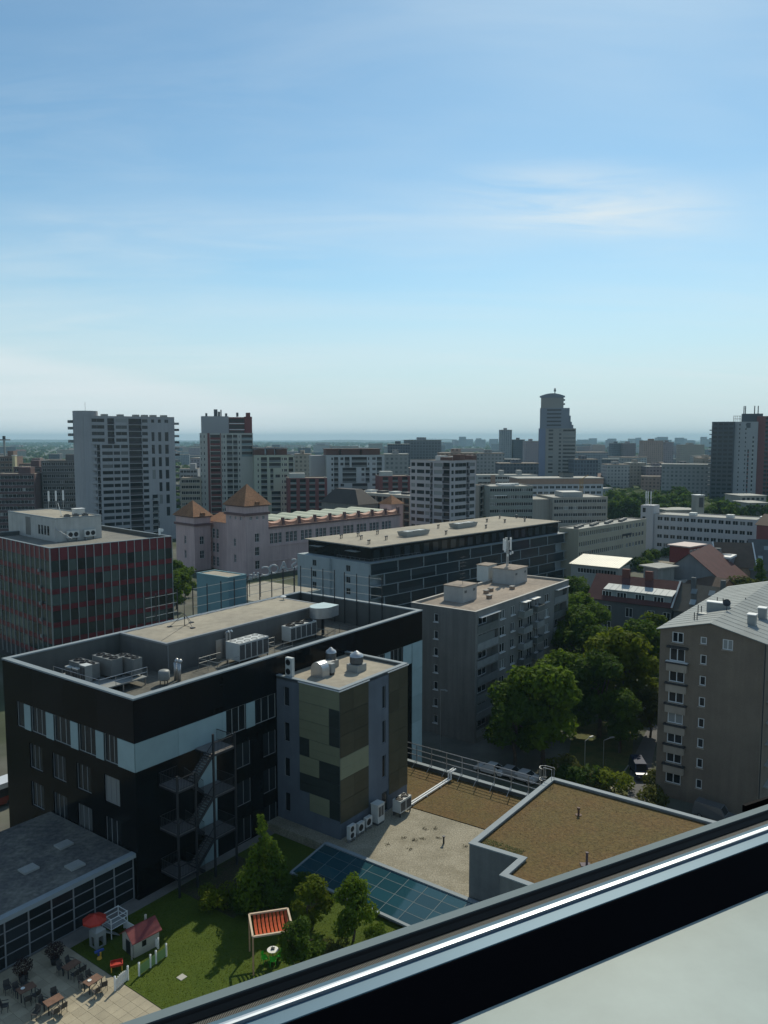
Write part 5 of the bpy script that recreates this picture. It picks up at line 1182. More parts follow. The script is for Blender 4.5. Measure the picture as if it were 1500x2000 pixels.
# ------------------------------------------------------------------ long dark block with glazed balconies
Nd = PD(722, 1101.5, 198); DH = Nd.z; TD = 46.0
DL = ULEN(Nd, TD, 1110, 1045); DW = ULEN(Nd, TD + 90, 586, 1085)
db = thing('apartment_building', 'long dark apartment block with staggered balconies and pale gable end', 'building', (Nd.x, Nd.y, 0), TD)
M_pgab = mat('pale_gable', (0.34, 0.39, 0.41), .8, .1, .3, streak=.06); M_dgl = glassmat('dark_balcony_glass', (.022, .030, .038), .1, .4); M_slab = mat('slab_edge', (.30, .34, .36), .6, .1, .5)
fl = 3.0; nf = int(DH / fl); gw = DW * .49
gh = []
for k in range(5): gh += [(DW * .22, DW * .22 + 1.5, DH - 2.6 - fl * k, DH - 1.0 - fl * k), (DW * .68, DW * .68 + 1.6, DH - 2.8 - fl * k, DH - 1.2 - fl * k)]
mb = MB(); wallface(mb, 'x-', DW, 0, DH, gh, DL, DW, .2); mb.box(.5, DL, 2.0, DW - .1, 0, DH - .05); mb.build('wall', M_pgab, db)
mb = MB(); mb.box(-.6, 3.0, DW * .53, DW + .4, 0, DH - .0); mb.build('gable_projection', M_pgab, db)
for i, h_ in enumerate(gh):
    off = -.6 if h_[0] < DW * .4 else 0
    if off == 0: putwin(db, 'x-', *h_, DL, DW, 2, 1, M_dframe, M_glass, .15, .08)
    else: link('window', winmesh(h_[1] - h_[0], h_[3] - h_[2], 2, 1, M_dframe, M_glass, .08), db, (-.66, DW - h_[0], h_[2]), ROT['x-'])
bayw = DL / 9.0
BGL = MB().box(.1, bayw - .1, 0, .05, .05, fl - .3).mesh('balcony_glass', M_dgl)
FIN = MB().box(-.09, .09, -.06, .3, 0, fl - .12).mesh('fin', M_slab)
HB = MB().box(.1, bayw - .1, 0, .04, .02, 1.05).mesh('balcony_front', M_dgl)
for k in range(6):
    z0 = DH - fl * (k + 1)
    q = MB(); q.box(.3, DL, -.12, 1.95, z0 + fl - .15, z0 + fl - .02); q.build('slab', M_slab, db)
    sh_ = .0 if k % 2 == 0 else .5
    for i in range(10):
        u = (i + sh_) * bayw * .97 + .3
        if u + bayw > DL + .4:
            if u < DL - .2: link('fin', FIN, db, (u, 0, z0))
            continue
        link('balcony_glass', BGL, db, (u, .22, z0)); link('balcony_front', HB, db, (u, .02, z0)); link('fin', FIN, db, (u, 0, z0))
    link('fin', FIN, db, (DL - .12, 0, z0))
up = PD(725.6, 1069.4, 200); UH = PD(725.6, 1069.4, Nd.y + 2).z; s_ = 1.6
q = MB(); q.box(2.2, DL - 4.0, s_, DW - 1.0, DH + .02, UH - .1); att = q.build('attic_storey', M_blk, db)
for i in range(22): u = 3.0 + i * (DL - 9) / 22; q = MB(); q.box(u, u + 2.2, s_ - .05, s_ - .01, DH + .5, UH - .9); q.build('attic_window', M_dgl, db)
q = MB(); q.box(1.2, DL - 3.4, s_ - .8, DW - .4, UH - .1, UH + .12); q.build('roof', M_tar_roof, db)
q = MB(); ringwall(q, 1.15, DL - 3.35, s_ - .85, DW - .35, UH - .15, UH - .02, .2); q.build('roof_edge', M_dframe, db)
q = MB(); q.box(-.2, DL + .3, -.5, 1.6, DH, DH + .12); q.build('terrace_edge', M_coping, db)
for y in (DW * .2, DW * .72): q = MB(); q.box(.2, 2.6, y, y + 4, DH + 2.4, DH + 2.5); q.build('awning', M_acg, db)
q = MB(); rail(q, [(.1, DW * .45, DH + .1), (.1, .3, DH + .1), (DL * .2, -.3, DH + .1)], 1.0, (.5,), .03); q.build('terrace_rail', M_dframe, db)
def on_dark(lx, ly, z): return Vector((Nd.x, Nd.y, z)) + Matrix.Rotation(R(TD), 3, 'Z') @ Vector((lx, ly, 0))
for x, y, lab in ((808, 1046, 'angled grey screen round plant on the dark block roof, the one near the pale gable'), (905, 1030, 'angled grey plant screen midway along the dark block roof')):
    p = P(x, y, UH + .12); r = thing('plant_screen', lab, 'screen', p, TD)
    for (a, b_) in (((-4.5, -1.6), (4.5, -1.6)), ((4.5, -1.6), (4.5, 1.6)), ((-4.5, 1.6), (4.5, 1.6)), ((-4.5, -1.6), (-4.5, 1.6))):
        q = MB(); a3, b3 = Vector((*a, .15)), Vector((*b_, .15)); q.add([a3, b3, b3 * 1.12 + Vector((0, 0, 1.3)), a3 * 1.12 + Vector((0, 0, 1.3)), a3 * .97, b3 * .97, b3 * 1.09 + Vector((0, 0, 1.3)), a3 * 1.09 + Vector((0, 0, 1.3))], [(0, 1, 2, 3), (4, 7, 6, 5), (3, 2, 6, 7)]); q.build('screen_panel', M_acg, r)
    for k in range(3): MB().box(-3.6 + 2.6 * k, -1.4 + 2.6 * k, -1, 1, .0, 1.5).build('unit', M_acw if k != 1 else M_acg, r)
for x, y in ((665, 1052), (698, 1048), (704, 1054), (736, 1044), (753, 1055), (719, 1063), (855, 1032), (870, 1044), (948, 1032), (950, 1020), (975, 1013), (985, 1021), (1008, 1012), (1024, 1019)):
    r = thing('roof_vent', 'small dark flared vent pipe on the roof of the dark block', 'vent', P(x, y, UH + .12), TD, 'flared roof vents on the dark block')
    q = MB(); q.tube((0, 0, 0), (0, 0, .8), .12, 6); q.tube((0, 0, .8), (0, 0, 1.15), .14, 6, .36); q.build('pipe', M_dmetal, r); q = MB(); q.tube((.8, .2, 0), (.8, .2, .8), .12, 6); q.tube((.8, .2, .8), (.8, .2, 1.15), .14, 6, .36); q.build('pipe', M_dmetal, r)

# ------------------------------------------------------------------ turquoise annexe and old roof lettering
Nc = PD(446, 1128, 118); CZ = Nc.z
an = thing('annexe', 'low turquoise annexe with flat gravel roof behind the office scaffold', 'building', (Nc.x, Nc.y, 0), G1)
M_turq = mat('turquoise_render', (0.13, 0.24, 0.27), .7, .12, .4)
cl_ = ULEN(Nc, G1, 481, 1120); cw = ULEN(Nc, G1 + 90, 384, 1120)
mb = MB(); mb.box(0, cl_, 0, cw, 0, CZ - .2); mb.build('wall', M_turq, an); mb = MB(); mb.box(.25, cl_ - .25, .25, cw - .25, CZ - .2, CZ - .1); mb.build('roof', M_tar_roof, an); coping(an, cl_, cw, CZ - .2, M_turq, .25, .22, .04)
lw = MB(); lw.box(cl_ + .02, cl_ + 14, -3, cw + 3, 0, CZ - 4.2); lw.build('lower_wing', mat('lowwing', (.20, .24, .24), .8, .1), an); lw = MB(); lw.box(cl_ + .3, cl_ + 13.7, -2.7, cw + 2.7, CZ - 4.2, CZ - 4.1); lw.build('lower_roof', M_tar_roof, an)
for k in range(4): q = MB(); q.box(cl_ + 1 + k * 1.2, cl_ + 1.8 + k * 1.2, -3.03, -3.005, CZ - 6.6, CZ - 4.9); q.build('window', M_glass, an)
M_let = mat('faded_letter', (.34, .36, .37), .5, .15, 2.0, metal=.3)
sg = thing('roof_sign', 'faded tubular roof lettering seen against the pink factory wall', 'sign', PD(487, 1131, 121), 0)
def glyph(name, ch, x, size, dy):
    cu = bpy.data.curves.new('glyph', 'FONT'); cu.body = ch; cu.size = size; cu.extrude = .12; cu.bevel_depth = .03
    ob = bpy.data.objects.new('tmp', cu); COL.objects.link(ob); dg = bpy.context.evaluated_depsgraph_get(); me = bpy.data.meshes.new_from_object(ob.evaluated_get(dg)); bpy.data.objects.remove(ob)
    me.materials.clear(); me.materials.append(M_let); o = link(name, me, sg, (x + size * .7, dy, x * .28)); o.rotation_euler = (R(90), 0, R(14)); o.scale = (-1, 1, 1); return o
for ch, x, sz in (('E', -.3, 1.2), ('H', .6, 1.3), ('C', 1.9, 2.1), ('O', 3.2, 2.0), ('A', 4.5, 2.2), ('S', 5.9, 2.2)): glyph('letter', ch, x, sz, 0)
q = MB(); q.bar((-.6, .1, -.25), (7.4, .1, 1.95), .08, .08); q.build('sign_rail', M_metal, sg)
for x in (0, 1.7, 3.4, 5.1, 6.8): q = MB(); q.tube((x, .12, -2.8), (x, .12, .28 * x + .3), .05); q.build('post', M_dmetal, sg)
# ------------------------------------------------------------------ pink old factory with hipped towers
TP = 46.0
M_pink = mat('pink_render', (0.47, 0.35, 0.345), .9, .12, .15, streak=.14, fine=.05); M_cor = mat('cornice', (.13, .075, .075), .8, .15); M_rt = mat2('clay_tiles', (0.19, 0.092, 0.048), (0.25, 0.125, 0.065), .25, .35, .65, rough=.85, scale2=2.5, amt2=.3, bump=.1, bscale=6)
M_gvault = mat('green_vault', (0.42, 0.44, 0.33), .6, .12, .2); M_orl = mat('salmon_lip', (0.44, 0.23, 0.16), .7, .1)
Np = PD(478.5, 1000, 262)
pf = thing('factory', 'old pink factory with two tile-roofed towers and vaulted hall', 'building', (Np.x, Np.y, 0), TP)
def zat(x, y, D): return PD(x, y, D).z
def hip_tower(x0, y0, L, W, zt, zap, wins):
    mb = MB(); wf = [h for f, h in wins if f == 'y-']; wx = [h for f, h in wins if f == 'x-']
    sub = MB(); wallface(sub, 'y-', L, 0, zt, wf, L, W, .3); wallface(sub, 'x-', W, 0, zt, wx, L, W, .3); sub.quad((L, 0, 0), (L, W, 0), (L, W, zt), (L, 0, zt)); sub.quad((L, W, 0), (0, W, 0), (0, W, zt), (L, W, zt))
    o = sub.build('tower_wall', M_pink, pf, loc=(x0, y0, 0))
    for f, h in wins: me = winmesh(h[1] - h[0], h[3] - h[2], 2, 2, M_frame, M_glass, .09); p = fpt(f, h[0], .2, h[2], L, W); link('window', me, pf, (x0 + p[0], y0 + p[1], p[2]), ROT[f])
    c = MB(); ringwall(c, x0 - .5, x0 + L + .5, y0 - .5, y0 + W + .5, zt - 3.4, zt - 2.6, .55); ringwall(c, x0 - .3, x0 + L + .3, y0 - .3, y0 + W + .3, zt - .5, zt - .02, .35); c.build('cornice', M_cor, pf)
    e = .9; q = MB(); q.add([(x0 - e, y0 - e, zt - .1), (x0 + L + e, y0 - e, zt - .1), (x0 + L + e, y0 + W + e, zt - .1), (x0 - e, y0 + W + e, zt - .1), (x0 + L / 2, y0 + W / 2, zap)], [(0, 1, 4), (1, 2, 4), (2, 3, 4), (3, 0, 4), (3, 2, 1, 0)]); q.build('tower_roof', M_rt, pf)
    for hh in (x0 + L / 2,): q = MB(); q.add([(hh - .8, y0 - .6, zt + .05), (hh + .8, y0 - .6, zt + .05), (hh + .8, y0 - .6, zt + 1.1), (hh - .8, y0 - .6, zt + 1.1), (hh, y0 + 2.2, zt + 1.2)], [(0, 1, 2, 3), (3, 2, 4)]); q.build('dormer', M_rt, pf)
L1, W1_ = ULEN(Np, TP, 524, 1000), ULEN(Np, TP + 90, 441, 1000); z1 = zat(478.5, 988, 262); za = zat(482, 946, 266)
w1 = []
for k in range(3): w1 += [('y-', (L1 * .5 - .9 + 0, L1 * .5 + .9, z1 - 12.5 - 4.6 * k, z1 - 9.6 - 4.6 * k)), ('x-', (W1_ * .45 - .6, W1_ * .45 + .6, z1 - 14 - 5.5 * k, z1 - 11.4 - 5.5 * k))]
for k in range(3): w1 += [('y-', (L1 * (.2 + .27 * k), L1 * (.2 + .27 * k) + .9, z1 - 4.9, z1 - 3.8)), ('x-', (W1_ * (.2 + .27 * k), W1_ * (.2 + .27 * k) + .9, z1 - 4.9, z1 - 3.8))]
hip_tower(0, 0, L1, W1_, z1, za, w1)
p2 = PD(379, 1009, 276); q2 = LOC(Np, TP, p2); L2 = ULEN(p2, TP, 411, 1010); W2 = ULEN(p2, TP + 90, 343, 1010); z2 = p2.z; za2 = zat(381, 977, 282)
w2 = []
for k in range(3): w2 += [('x-', (W2 * .5 - .6, W2 * .5 + .6, z2 - 10 - 5.2 * k, z2 - 7.2 - 5.2 * k)), ('y-', (L2 * .45 - .9, L2 * .45 + .9, z2 - 10 - 5.0 * k, z2 - 7.2 - 5.0 * k))]
hip_tower(q2[0], q2[1], L2, W2, z2, za2, w2)
# recessed wing between the towers
zw = z2 - 2.2; wx0, wx1, wy0, wy1 = 4.0, L1 + 6, W1_ - .3, q2[1] + W2 * .4
mb = MB(); hh = [(1.5 + k * 2.3, 3.1 + k * 2.3, zw - 6.0 - 5 * j, zw - 2.6 - 5 * j) for k in range(3) for j in range(3)]
sub = MB(); wallface(sub, 'x-', wy1 - wy0, 0, zw, hh, wx1 - wx0, wy1 - wy0, .3); sub.box(.4, wx1 - wx0, .1, wy1 - wy0, 0, zw - .1); sub.build('wing_wall', M_pink, pf, loc=(wx0, wy0, 0))
for h in hh: p = fpt('x-', h[0], .2, h[2], wx1 - wx0, wy1 - wy0); link('window', winmesh(h[1] - h[0], h[3] - h[2], 2, 3, M_frame, M_glass, .09), pf, (wx0 + p[0], wy0 + p[1], p[2]), ROT['x-'])
q = MB(); q.add([(wx0 - .4, wy0, zw), (wx1, wy0, zw), (wx1, wy1, zw), (wx0 - .4, wy1, zw), (wx0 + 6, wy0, zw + 2.6), (wx0 + 6, wy1, zw + 2.6)], [(0, 3, 5, 4), (1, 4, 5, 2), (0, 4, 1), (3, 2, 5), (0, 1, 2, 3)]); q.build('wing_roof', M_rt, pf)
# long hall
hx0 = L1 + .05; HL = ULEN(Np, TP, 782, 1000) - hx0; zh = zat(525, 1031, Np.y + L1 * .72); HW = 26.0
hh = []; nb = 9; bw_ = HL / (nb + .6)
for b in range(nb):
    for j in range(4):
        for k in range(3): u = .8 + b * bw_ + k * (bw_ - 1.4) / 3; hh.append((u, u + (bw_ - 1.4) / 3 - .35, zh - 5.6 - 5.2 * j, zh - 2.0 - 5.2 * j))
hh = [h for h in hh if h[2] > 6]
sub = MB(); wallface(sub, 'y-', HL, 0, zh, hh, HL, HW, .3); sub.quad((HL, 0, 0), (HL, HW, 0), (HL, HW, zh), (HL, 0, zh)); sub.build('hall_wall', M_pink, pf, loc=(hx0, .3, 0))
for h in hh: link('window', winmesh(h[1] - h[0], h[3] - h[2], 2, 3, M_frame, M_glass, .08), pf, (hx0 + h[0], .5, h[2]))
for j in range(3): q = MB(); q.box(hx0, hx0 + HL, .08, .32, zh - 6.6 - 5.2 * j, zh - 6.2 - 5.2 * j); q.build('string_course', M_pink, pf)
q = MB(); q.box(hx0, hx0 + HL, -.25, .6, zh - .2, zh + .25); q.build('eaves', M_cor, pf)
q = MB(); q.quad((hx0, .5, zh + .02), (hx0 + HL, .5, zh + .02), (hx0 + HL, HW, zh + .02), (hx0, HW, zh + .02)); q.build('hall_roof', M_rough, pf)
for i in range(nb):                                  # curved parapet lips above each bay, with posts
    u = hx0 + .4 + i * HL / nb; q = MB(); n = 8; w = HL / nb - 1.2
    pts = [(u + w * k / n, 1.9 - 1.0 * (2 * k / n - 1) ** 2) for k in range(n + 1)]
    q.add([(x, .9, zh + 2.5 - y * .62) for x, y in pts] + [(x, .9, zh + .3) for x, y in pts] + [(x, 2.3, zh + 2.9 - y * .62) for x, y in pts], [(k, k + 1, n + 2 + k, n + 1 + k) for k in range(n)] + [(k, k + 1, 2 * n + 3 + k, 2 * n + 2 + k) for k in range(n)]); q.build('parapet_lip', M_orl, pf)
    q = MB(); q.box(u + w + .1, u + w + .9, .6, 1.6, zh + .2, zh + 3.0); q.build('parapet_post', M_cor, pf)
    q = MB(); q.box(u, u + w, -.1, .65, zh + .25, zh + .5); q.build('ledge', M_orl, pf)
for i in range(9):                                   # barrel vaults
    u = hx0 + .5 + i * HL / 9; q = MB(); n = 8; w = HL / 9 * .98; ve = [(u + w * .5 * (1 - math.cos(math.pi * k / n)), 1.9 * math.sin(math.pi * k / n)) for k in range(n + 1)]
    q.add([(x, 5.0, zh + .1 + z) for x, z in ve] + [(x, HW - 1, zh + .1 + z) for x, z in ve], [(k, k + 1, n + 2 + k, n + 1 + k) for k in range(n)]); q.build('roof_vault', M_gvault, pf)
    q = MB(); q.poly([(x, 5.3, zh + .1 + z) for x, z in ve]); q.build('vault_glazing', M_glass, pf)
# dark hipped roof and small corner tower at the far end
d1 = PD(700, 985, 345); dr = thing('hipped_house', 'dark hipped roof block rising behind the vaulted factory hall', 'building', (d1.x, d1.y, 0), TP)
l_, w_ = ULEN(d1, TP, 712, 980), ULEN(d1, TP + 90, 628, 985); zt = PD(700, 986, d1.y).z; q = MB(); q.box(0, 12, 0, w_, 0, zt); q.build('wall', M_grey, dr)
zr_ = PD(700, 958, d1.y).z; q = MB(); q.add([(-.6, -.6, zt), (12.6, -.6, zt), (12.6, w_ + .6, zt), (-.6, w_ + .6, zt), (4, 6, zr_), (8, 6, zr_), (8, w_ - 5, zr_), (4, w_ - 5, zr_)], [(0, 1, 5, 4), (1, 2, 6, 5), (2, 3, 7, 6), (3, 0, 4, 7), (4, 5, 6, 7), (3, 2, 1, 0)]); q.build('roof', mat('dark_slate', (.055, .045, .042), .8, .2, .3), dr)
t3 = PD(765, 985, 335); tt = thing('corner_tower', 'small pink corner tower with low tile cap at the hall end', 'tower', (t3.x, t3.y, 0), TP)
q = MB(); q.box(0, 7, 0, 7, 0, t3.z); q.build('wall', M_pink, tt); q = MB(); q.add([(-.6, -.6, t3.z), (7.6, -.6, t3.z), (7.6, 7.6, t3.z), (-.6, 7.6, t3.z), (3.5, 3.5, t3.z + 3.6)], [(0, 1, 4), (1, 2, 4), (2, 3, 4), (3, 0, 4)]); q.build('roof', M_rt, tt)
for k in range(3): q = MB(); q.box(2.5, 4, -.03, -.005, t3.z - 4 - 5 * k, t3.z - 2 - 5 * k); q.build('window', M_glass, tt)

# ------------------------------------------------------------------ generic apartment blocks with built windows
def block(name, label, N, th, L, W, H, wall, cols, fl=2.9, face='y-', cols2=None, roof=None, z0=0.0, nfl=None, top=.8, parent=None, cop=None, gm=None, fm=None, name2='window'):
    """cols: (u0,u1,kind,first,last) kind w = window, s = strip window, l = loggia, b = projecting balcony; storeys count from the top"""
    r = parent or thing(name, label, 'building', (N[0], N[1], 0), th)
    roof = roof or M_rough; gm = gm or M_glass; fm = fm or M_frame
    nfl = nfl or int((H - z0 - top) / fl)
    mb = MB()
    for f, cc in (('y-', cols), ('x-', cols2 or [])):
        U_ = L if f == 'y-' else W; hs = []
        for c in cc:
            u0, u1, kd = max(.05, c[0]), min(U_ - .05, c[1]), c[2]; a, b = (c[3], c[4]) if len(c) > 3 else (0, 99)
            if u1 - u0 < .2: continue
            for k in range(a, min(b, nfl)):
                zt = H - top - fl * k
                if kd in 'ws': h = (u0, u1, zt - 1.55, zt)
                elif kd == 't':
                    if (k - a) % 2 or k + 1 >= min(b, nfl): continue
                    h = (u0, u1, zt - 1.6 - fl * .9, zt)
                else: h = (u0, u1, zt - 2.2, zt + .15)
                if h[2] < .3: continue
                hs.append(h if kd in 'wst' else h + (1.0,))
                if kd in 'wst':
                    w = u1 - u0; nv = max(1, int(w / 1.0 + .5)); putwin(r, f, *h, L, W, nv if kd == 'w' else max(1, int(w / 2.4)), 1, fm if kd == 'w' and len(c) < 4 else M_dframe, gm if random.random() < .88 else M_glass_b, .2, .07, name2)
                else:
                    q = MB(); fbox(q, f, u0, u1, .9, 1.0, h[2], h[3], L, W); q.build('loggia_glazing', gm, r)
                    q = MB(); fbox(q, f, u0, u1, (-1.0 if kd == 'b' else -.08), (-.9 if kd == 'b' else 0), h[2] - .2, h[2] + .85, L, W); q.build('balcony_front', c[5] if len(c) > 5 else M_par[0], r)
                    if kd == 'b': q = MB(); fbox(q, f, u0, u1, -1.0, 0, h[2] - .28, h[2] - .2, L, W); q.build('balcony_slab', M_frame, r)
        wallface(mb, f, U_, z0, H, hs, L, W, .28)
    mb.quad((L, 0, z0), (L, W, z0), (L, W, H), (L, 0, H)); mb.quad((L, W, z0), (0, W, z0), (0, W, H), (L, W, H))
    mb.build('wall', wall, r)
    q = MB(); q.quad((.1, .1, H - .25), (L - .1, .1, H - .25), (L - .1, W - .1, H - .25), (.1, W - .1, H - .25)); q.build('roof', roof, r)
    coping(r, L, W, H - .02, cop or M_concrete, .3, .1, .05)
    return r
def repeat(u0, u1, n, w, kd='w', *rest): return [(u0 + (u1 - u0) * (i + .5) / n - w / 2, u0 + (u1 - u0) * (i + .5) / n + w / 2, kd) + rest for i in range(n)]
def uf(N, th, y=930): return lambda x: ULEN(N, th, x, y)
M_wt = mat('tower_white', (0.31, 0.315, 0.33), .8, .08, .1, streak=.08); M_dk = mat('dark_loggia', (.055, .05, .055), .7, .2, .3); M_wgr = mat('pale_grey', (.30, .31, .32), .8, .1, .1)
M_off = mat('offwhite_wall', (.40, .41, .38), .8, .1, .1, streak=.06); M_grn2 = mat('greenish_wall', (.35, .38, .31), .8, .1, .1); M_rdb = mat('wine_wall', (.165, .055, .055), .8, .12, .2); M_brn = mat('brown_attic', (.12, .065, .055), .8, .15, .2)
# white high-rise on the left
N = PD(163, 812, 345); th = 36; u = uf(N, th); Hh = N.z; Lw = u(343)
cols = [(u(178), u(207), 's', 0, 4), (u(213), u(226), 'l', 0, 4, M_dk), (u(229), u(251), 's', 0, 4), (u(254), u(279), 'l', 0, 99, M_dk), (u(280), u(291), 's'),
        (u(298), u(304), 'w', 0, 1), (u(311), u(317), 'w', 0, 1), (u(324), u(331), 'w', 0, 1), (u(298), u(304), 't', 2, 10), (u(311), u(317), 't', 2, 14), (u(324), u(331), 't', 2, 16), (u(297), u(308), 'b', 12, 99), (u(181), u(190), 'l', 4, 99, M_wt), (u(191), u(197), 'l', 4, 99, M_dk), (u(201), u(222), 's', 4, 99), (u(223.5), u(236), 's', 4, 99), (u(238), u(252), 's', 4, 99)]
wt = block('tower_block', 'tall white apartment tower with ribbon windows and dark loggia column', N, th, Lw, 11, Hh, M_wt, cols, fl=2.86, cols2=[], top=1.1, nfl=19)
q = MB(); n = 14; rad = 5.2; q.lathe([(rad, 0), (rad, Hh + 2.2), (rad - .4, Hh + 2.2), (rad - .4, Hh + 1.4), (.001, Hh + 1.4)], 22, (2.2, 5.2, 0)); q.build('stair_drum', M_wt, wt, smooth=False)
for k in range(16):
    q = MB(); q.box(Lw - .2, Lw + 2.6, 1.0, 5.0, Hh - 3.4 - 2.86 * k, Hh - 2.4 - 2.86 * k); q.build('balcony', M_dk if k % 2 else M_par[0], wt)
for k in range(4): q = MB(); q.box(-4.4, -2.0, 6, 9, Hh - 3.0 - 2.86 * k, Hh - 1.8 - 2.86 * k); q.build('balcony', M_par[0], wt)
for x in (9, 16, 23, 27, 31, 36): 
    if x < Lw - 2: q = MB(); q.box(x, x + 2.4, 3, 6, Hh - .2, Hh + 1.0); q.build('roof_box', M_acg, wt)
q = MB(); q.tube((2.2, 5, Hh + 1.4), (2.2, 5, Hh + 6), .06); q.build('aerial', M_dmetal, wt)
# red and white high-rise
N = PD(391, 846, 405); th = 14; u = uf(N, th); Hh = N.z; Lw = u(495)
cols = [(u(393), u(395), 'w'), (u(399), u(401.5), 'w'), (u(412), u(431), 'l', 0, 99, M_rdb), (u(434), u(436), 'w'), (u(437.5), u(441), 'w'), (u(444), u(455), 'l'), (u(456.5), u(465), 'l'), (u(467), u(470), 'w'), (u(473), u(494), 'l', 0, 4, mat('teal_front', (.18, .24, .25), .6, .15))]
rt = block('tower_block', 'red and white apartment tower with a taller grey lift head', N, th, Lw, 18, Hh, M_off, cols, fl=2.88, top=.9)
q = MB(); q.box(u(406.5), u(411), -.05, -.005, 2, Hh); q.box(u(431.2), u(432.8), -.05, -.005, 2, Hh); q.build('red_stripe', M_rdb, rt)
zt = PD(400, 813, 410).z; q = MB(); q.box(u(396), u(449), 2.2, 15, Hh - .2, zt); q.build('lift_head', M_wgr, rt)
q = MB(); q.box(u(449.3), u(480), 2.6, 14, Hh - .2, zt - .4); q.build('top_flats', M_rdb, rt)
for k in range(3):
    q = MB(); q.box(u(450), u(479), 2.45, 2.55, zt - 3.2 - 3.1 * k, zt - 1.2 - 3.1 * k); q.build('window_band', M_glass, rt)
    q = MB(); q.box(u(450), u(479.5), 1.6, 2.5, zt - 3.9 - 3.1 * k, zt - 3.5 - 3.1 * k); q.build('balcony_slab', M_frame, rt)
zt2 = PD(490, 808, 412).z; q = MB(); q.box(u(480.2), u(494.5), 2.0, 14, Hh - .2, zt2 - 1.5); q.box(u(484.5), u(491.5), 3, 10, zt2 - 1.5, zt2 + .6); q.build('red_stack', M_rdb, rt)
for xa, xb, h in ((404, 408, 1.6), (421, 428, 3.6), (429, 433, 2.4), (434, 436, 3.4), (443, 447, 1.6), (465, 469, 2.0)): q = MB(); q.box(u(xa), u(xb), 5, 8, zt - .05, zt + h); q.build('roof_box', M_grille, rt)
# greenish block joined to it
N = PD(496, 889, 402); th = 12; u = uf(N, th); Hh = N.z; Lw = u(574); M_tf = mat('balcony_grey', (.15, .17, .17), .7, .2, .3, objvar=.3)
cols = [(u(503), u(506), 'w'), (u(510), u(522), 'l', 0, 99, M_tf), (u(526), u(549), 'l', 0, 2, M_tf), (u(528), u(534), 'l', 2, 6, M_tf), (u(538), u(547), 'w', 3, 4), (u(530), u(548), 'l', 6, 99, M_tf), (u(550.5), u(553), 'w'), (u(555), u(561), 'w'), (u(564), u(573), 'l', 0, 99, M_tf)]
gb2 = block('apartment_block', 'greenish apartment block with balconies beside the red and white tower', N, th, Lw, 16, Hh, M_grn2, cols, fl=2.88, top=1.2)
for xa, xb in ((496, 518), (523, 537), (541, 562)): q = MB(); q.box(u(xa), u(xb), 2.5, 12, Hh - .1, Hh + 2.9); q.build('attic_house', M_brn, gb2); q = MB(); q.add([(u(xa) - .6, 1.8, Hh + 3.5), (u(xb) + .6, 1.8, Hh + 2.9), (u(xb) + .6, 12.6, Hh + 2.9), (u(xa) - .6, 12.6, Hh + 3.5), (u(xa) - .6, 1.8, Hh + 3.8), (u(xb) + .6, 1.8, Hh + 3.2), (u(xb) + .6, 12.6, Hh + 3.2), (u(xa) - .6, 12.6, Hh + 3.8)], [(3, 2, 1, 0), (4, 5, 6, 7), (0, 1, 5, 4), (1, 2, 6, 5), (2, 3, 7, 6), (3, 0, 4, 7)]); q.build('attic_roof', M_brn, gb2)
# wine red low blocks between
def redlow(lab, x0, x1, y, D, th=10):
    N = PD(x0, y, D); u = uf(N, th, y); L_ = u(x1); r = block('apartment_block', lab, N, th, L_, 14, N.z, M_rdb, repeat(.4, L_ - .4, max(3, int(L_ / 4)), 2.9, 'l', 0, 99, M_tf), fl=2.9, top=.6)
    q = MB(); q.box(1, L_ * .45, 3, 9, N.z - .1, N.z + 2.2); q.build('attic_house', M_off, r); return r
redlow('wine red terraced block with balconies beside the greenish flats', 562, 639, 934, 382)
redlow('wine red terraced block between the pale flats and the banded block', 742, 802, 930, 400)
# pale block with brown attic
N = PD(638, 889, 432); th = 11; u = uf(N, th); Hh = N.z; Lw = u(751)
cols = [(u(647), u(651), 'w'), (u(652.5), u(661), 'l', 0, 99, M_tf), (u(665), u(671), 'w', 0, 2), (u(673.5), u(683), 'l', 0, 2, M_tf), (u(669), u(696), 'l', 2, 5, M_tf), (u(687), u(717), 'l', 0, 2, M_tf), (u(706), u(712), 'w', 2, 5), (u(714), u(722), 'l', 2, 5, M_tf), (u(665), u(672), 'w', 5, 99), (u(688), u(718), 'l', 5, 99, M_tf), (u(719), u(721.5), 'w', 0, 2), (u(727), u(734), 'w'), (u(736), u(746), 'l', 0, 99, M_tf)]
pb = block('apartment_block', 'pale apartment block with brown attic houses on its roof', N, th, Lw, 20, Hh, mat('pale_cool', (.36, .40, .41), .8, .08, .1), cols, fl=2.88, top=1.2)
for xa, xb in ((638, 663), (668, 704), (709, 744)): q = MB(); q.box(u(xa), u(xb), 3, 14, Hh - .1, Hh + 3.0); q.build('attic_house', M_brn, pb); q = MB(); q.box(u(xa) - .5, u(xb) + .5, 2.4, 14.5, Hh + 3.0, Hh + 3.4); q.build('attic_roof', M_brn, pb)
q = MB(); q.box(u(610), -.05, 6, 18, 0, Hh - .3); q.build('side_wing', M_wgr, pb)
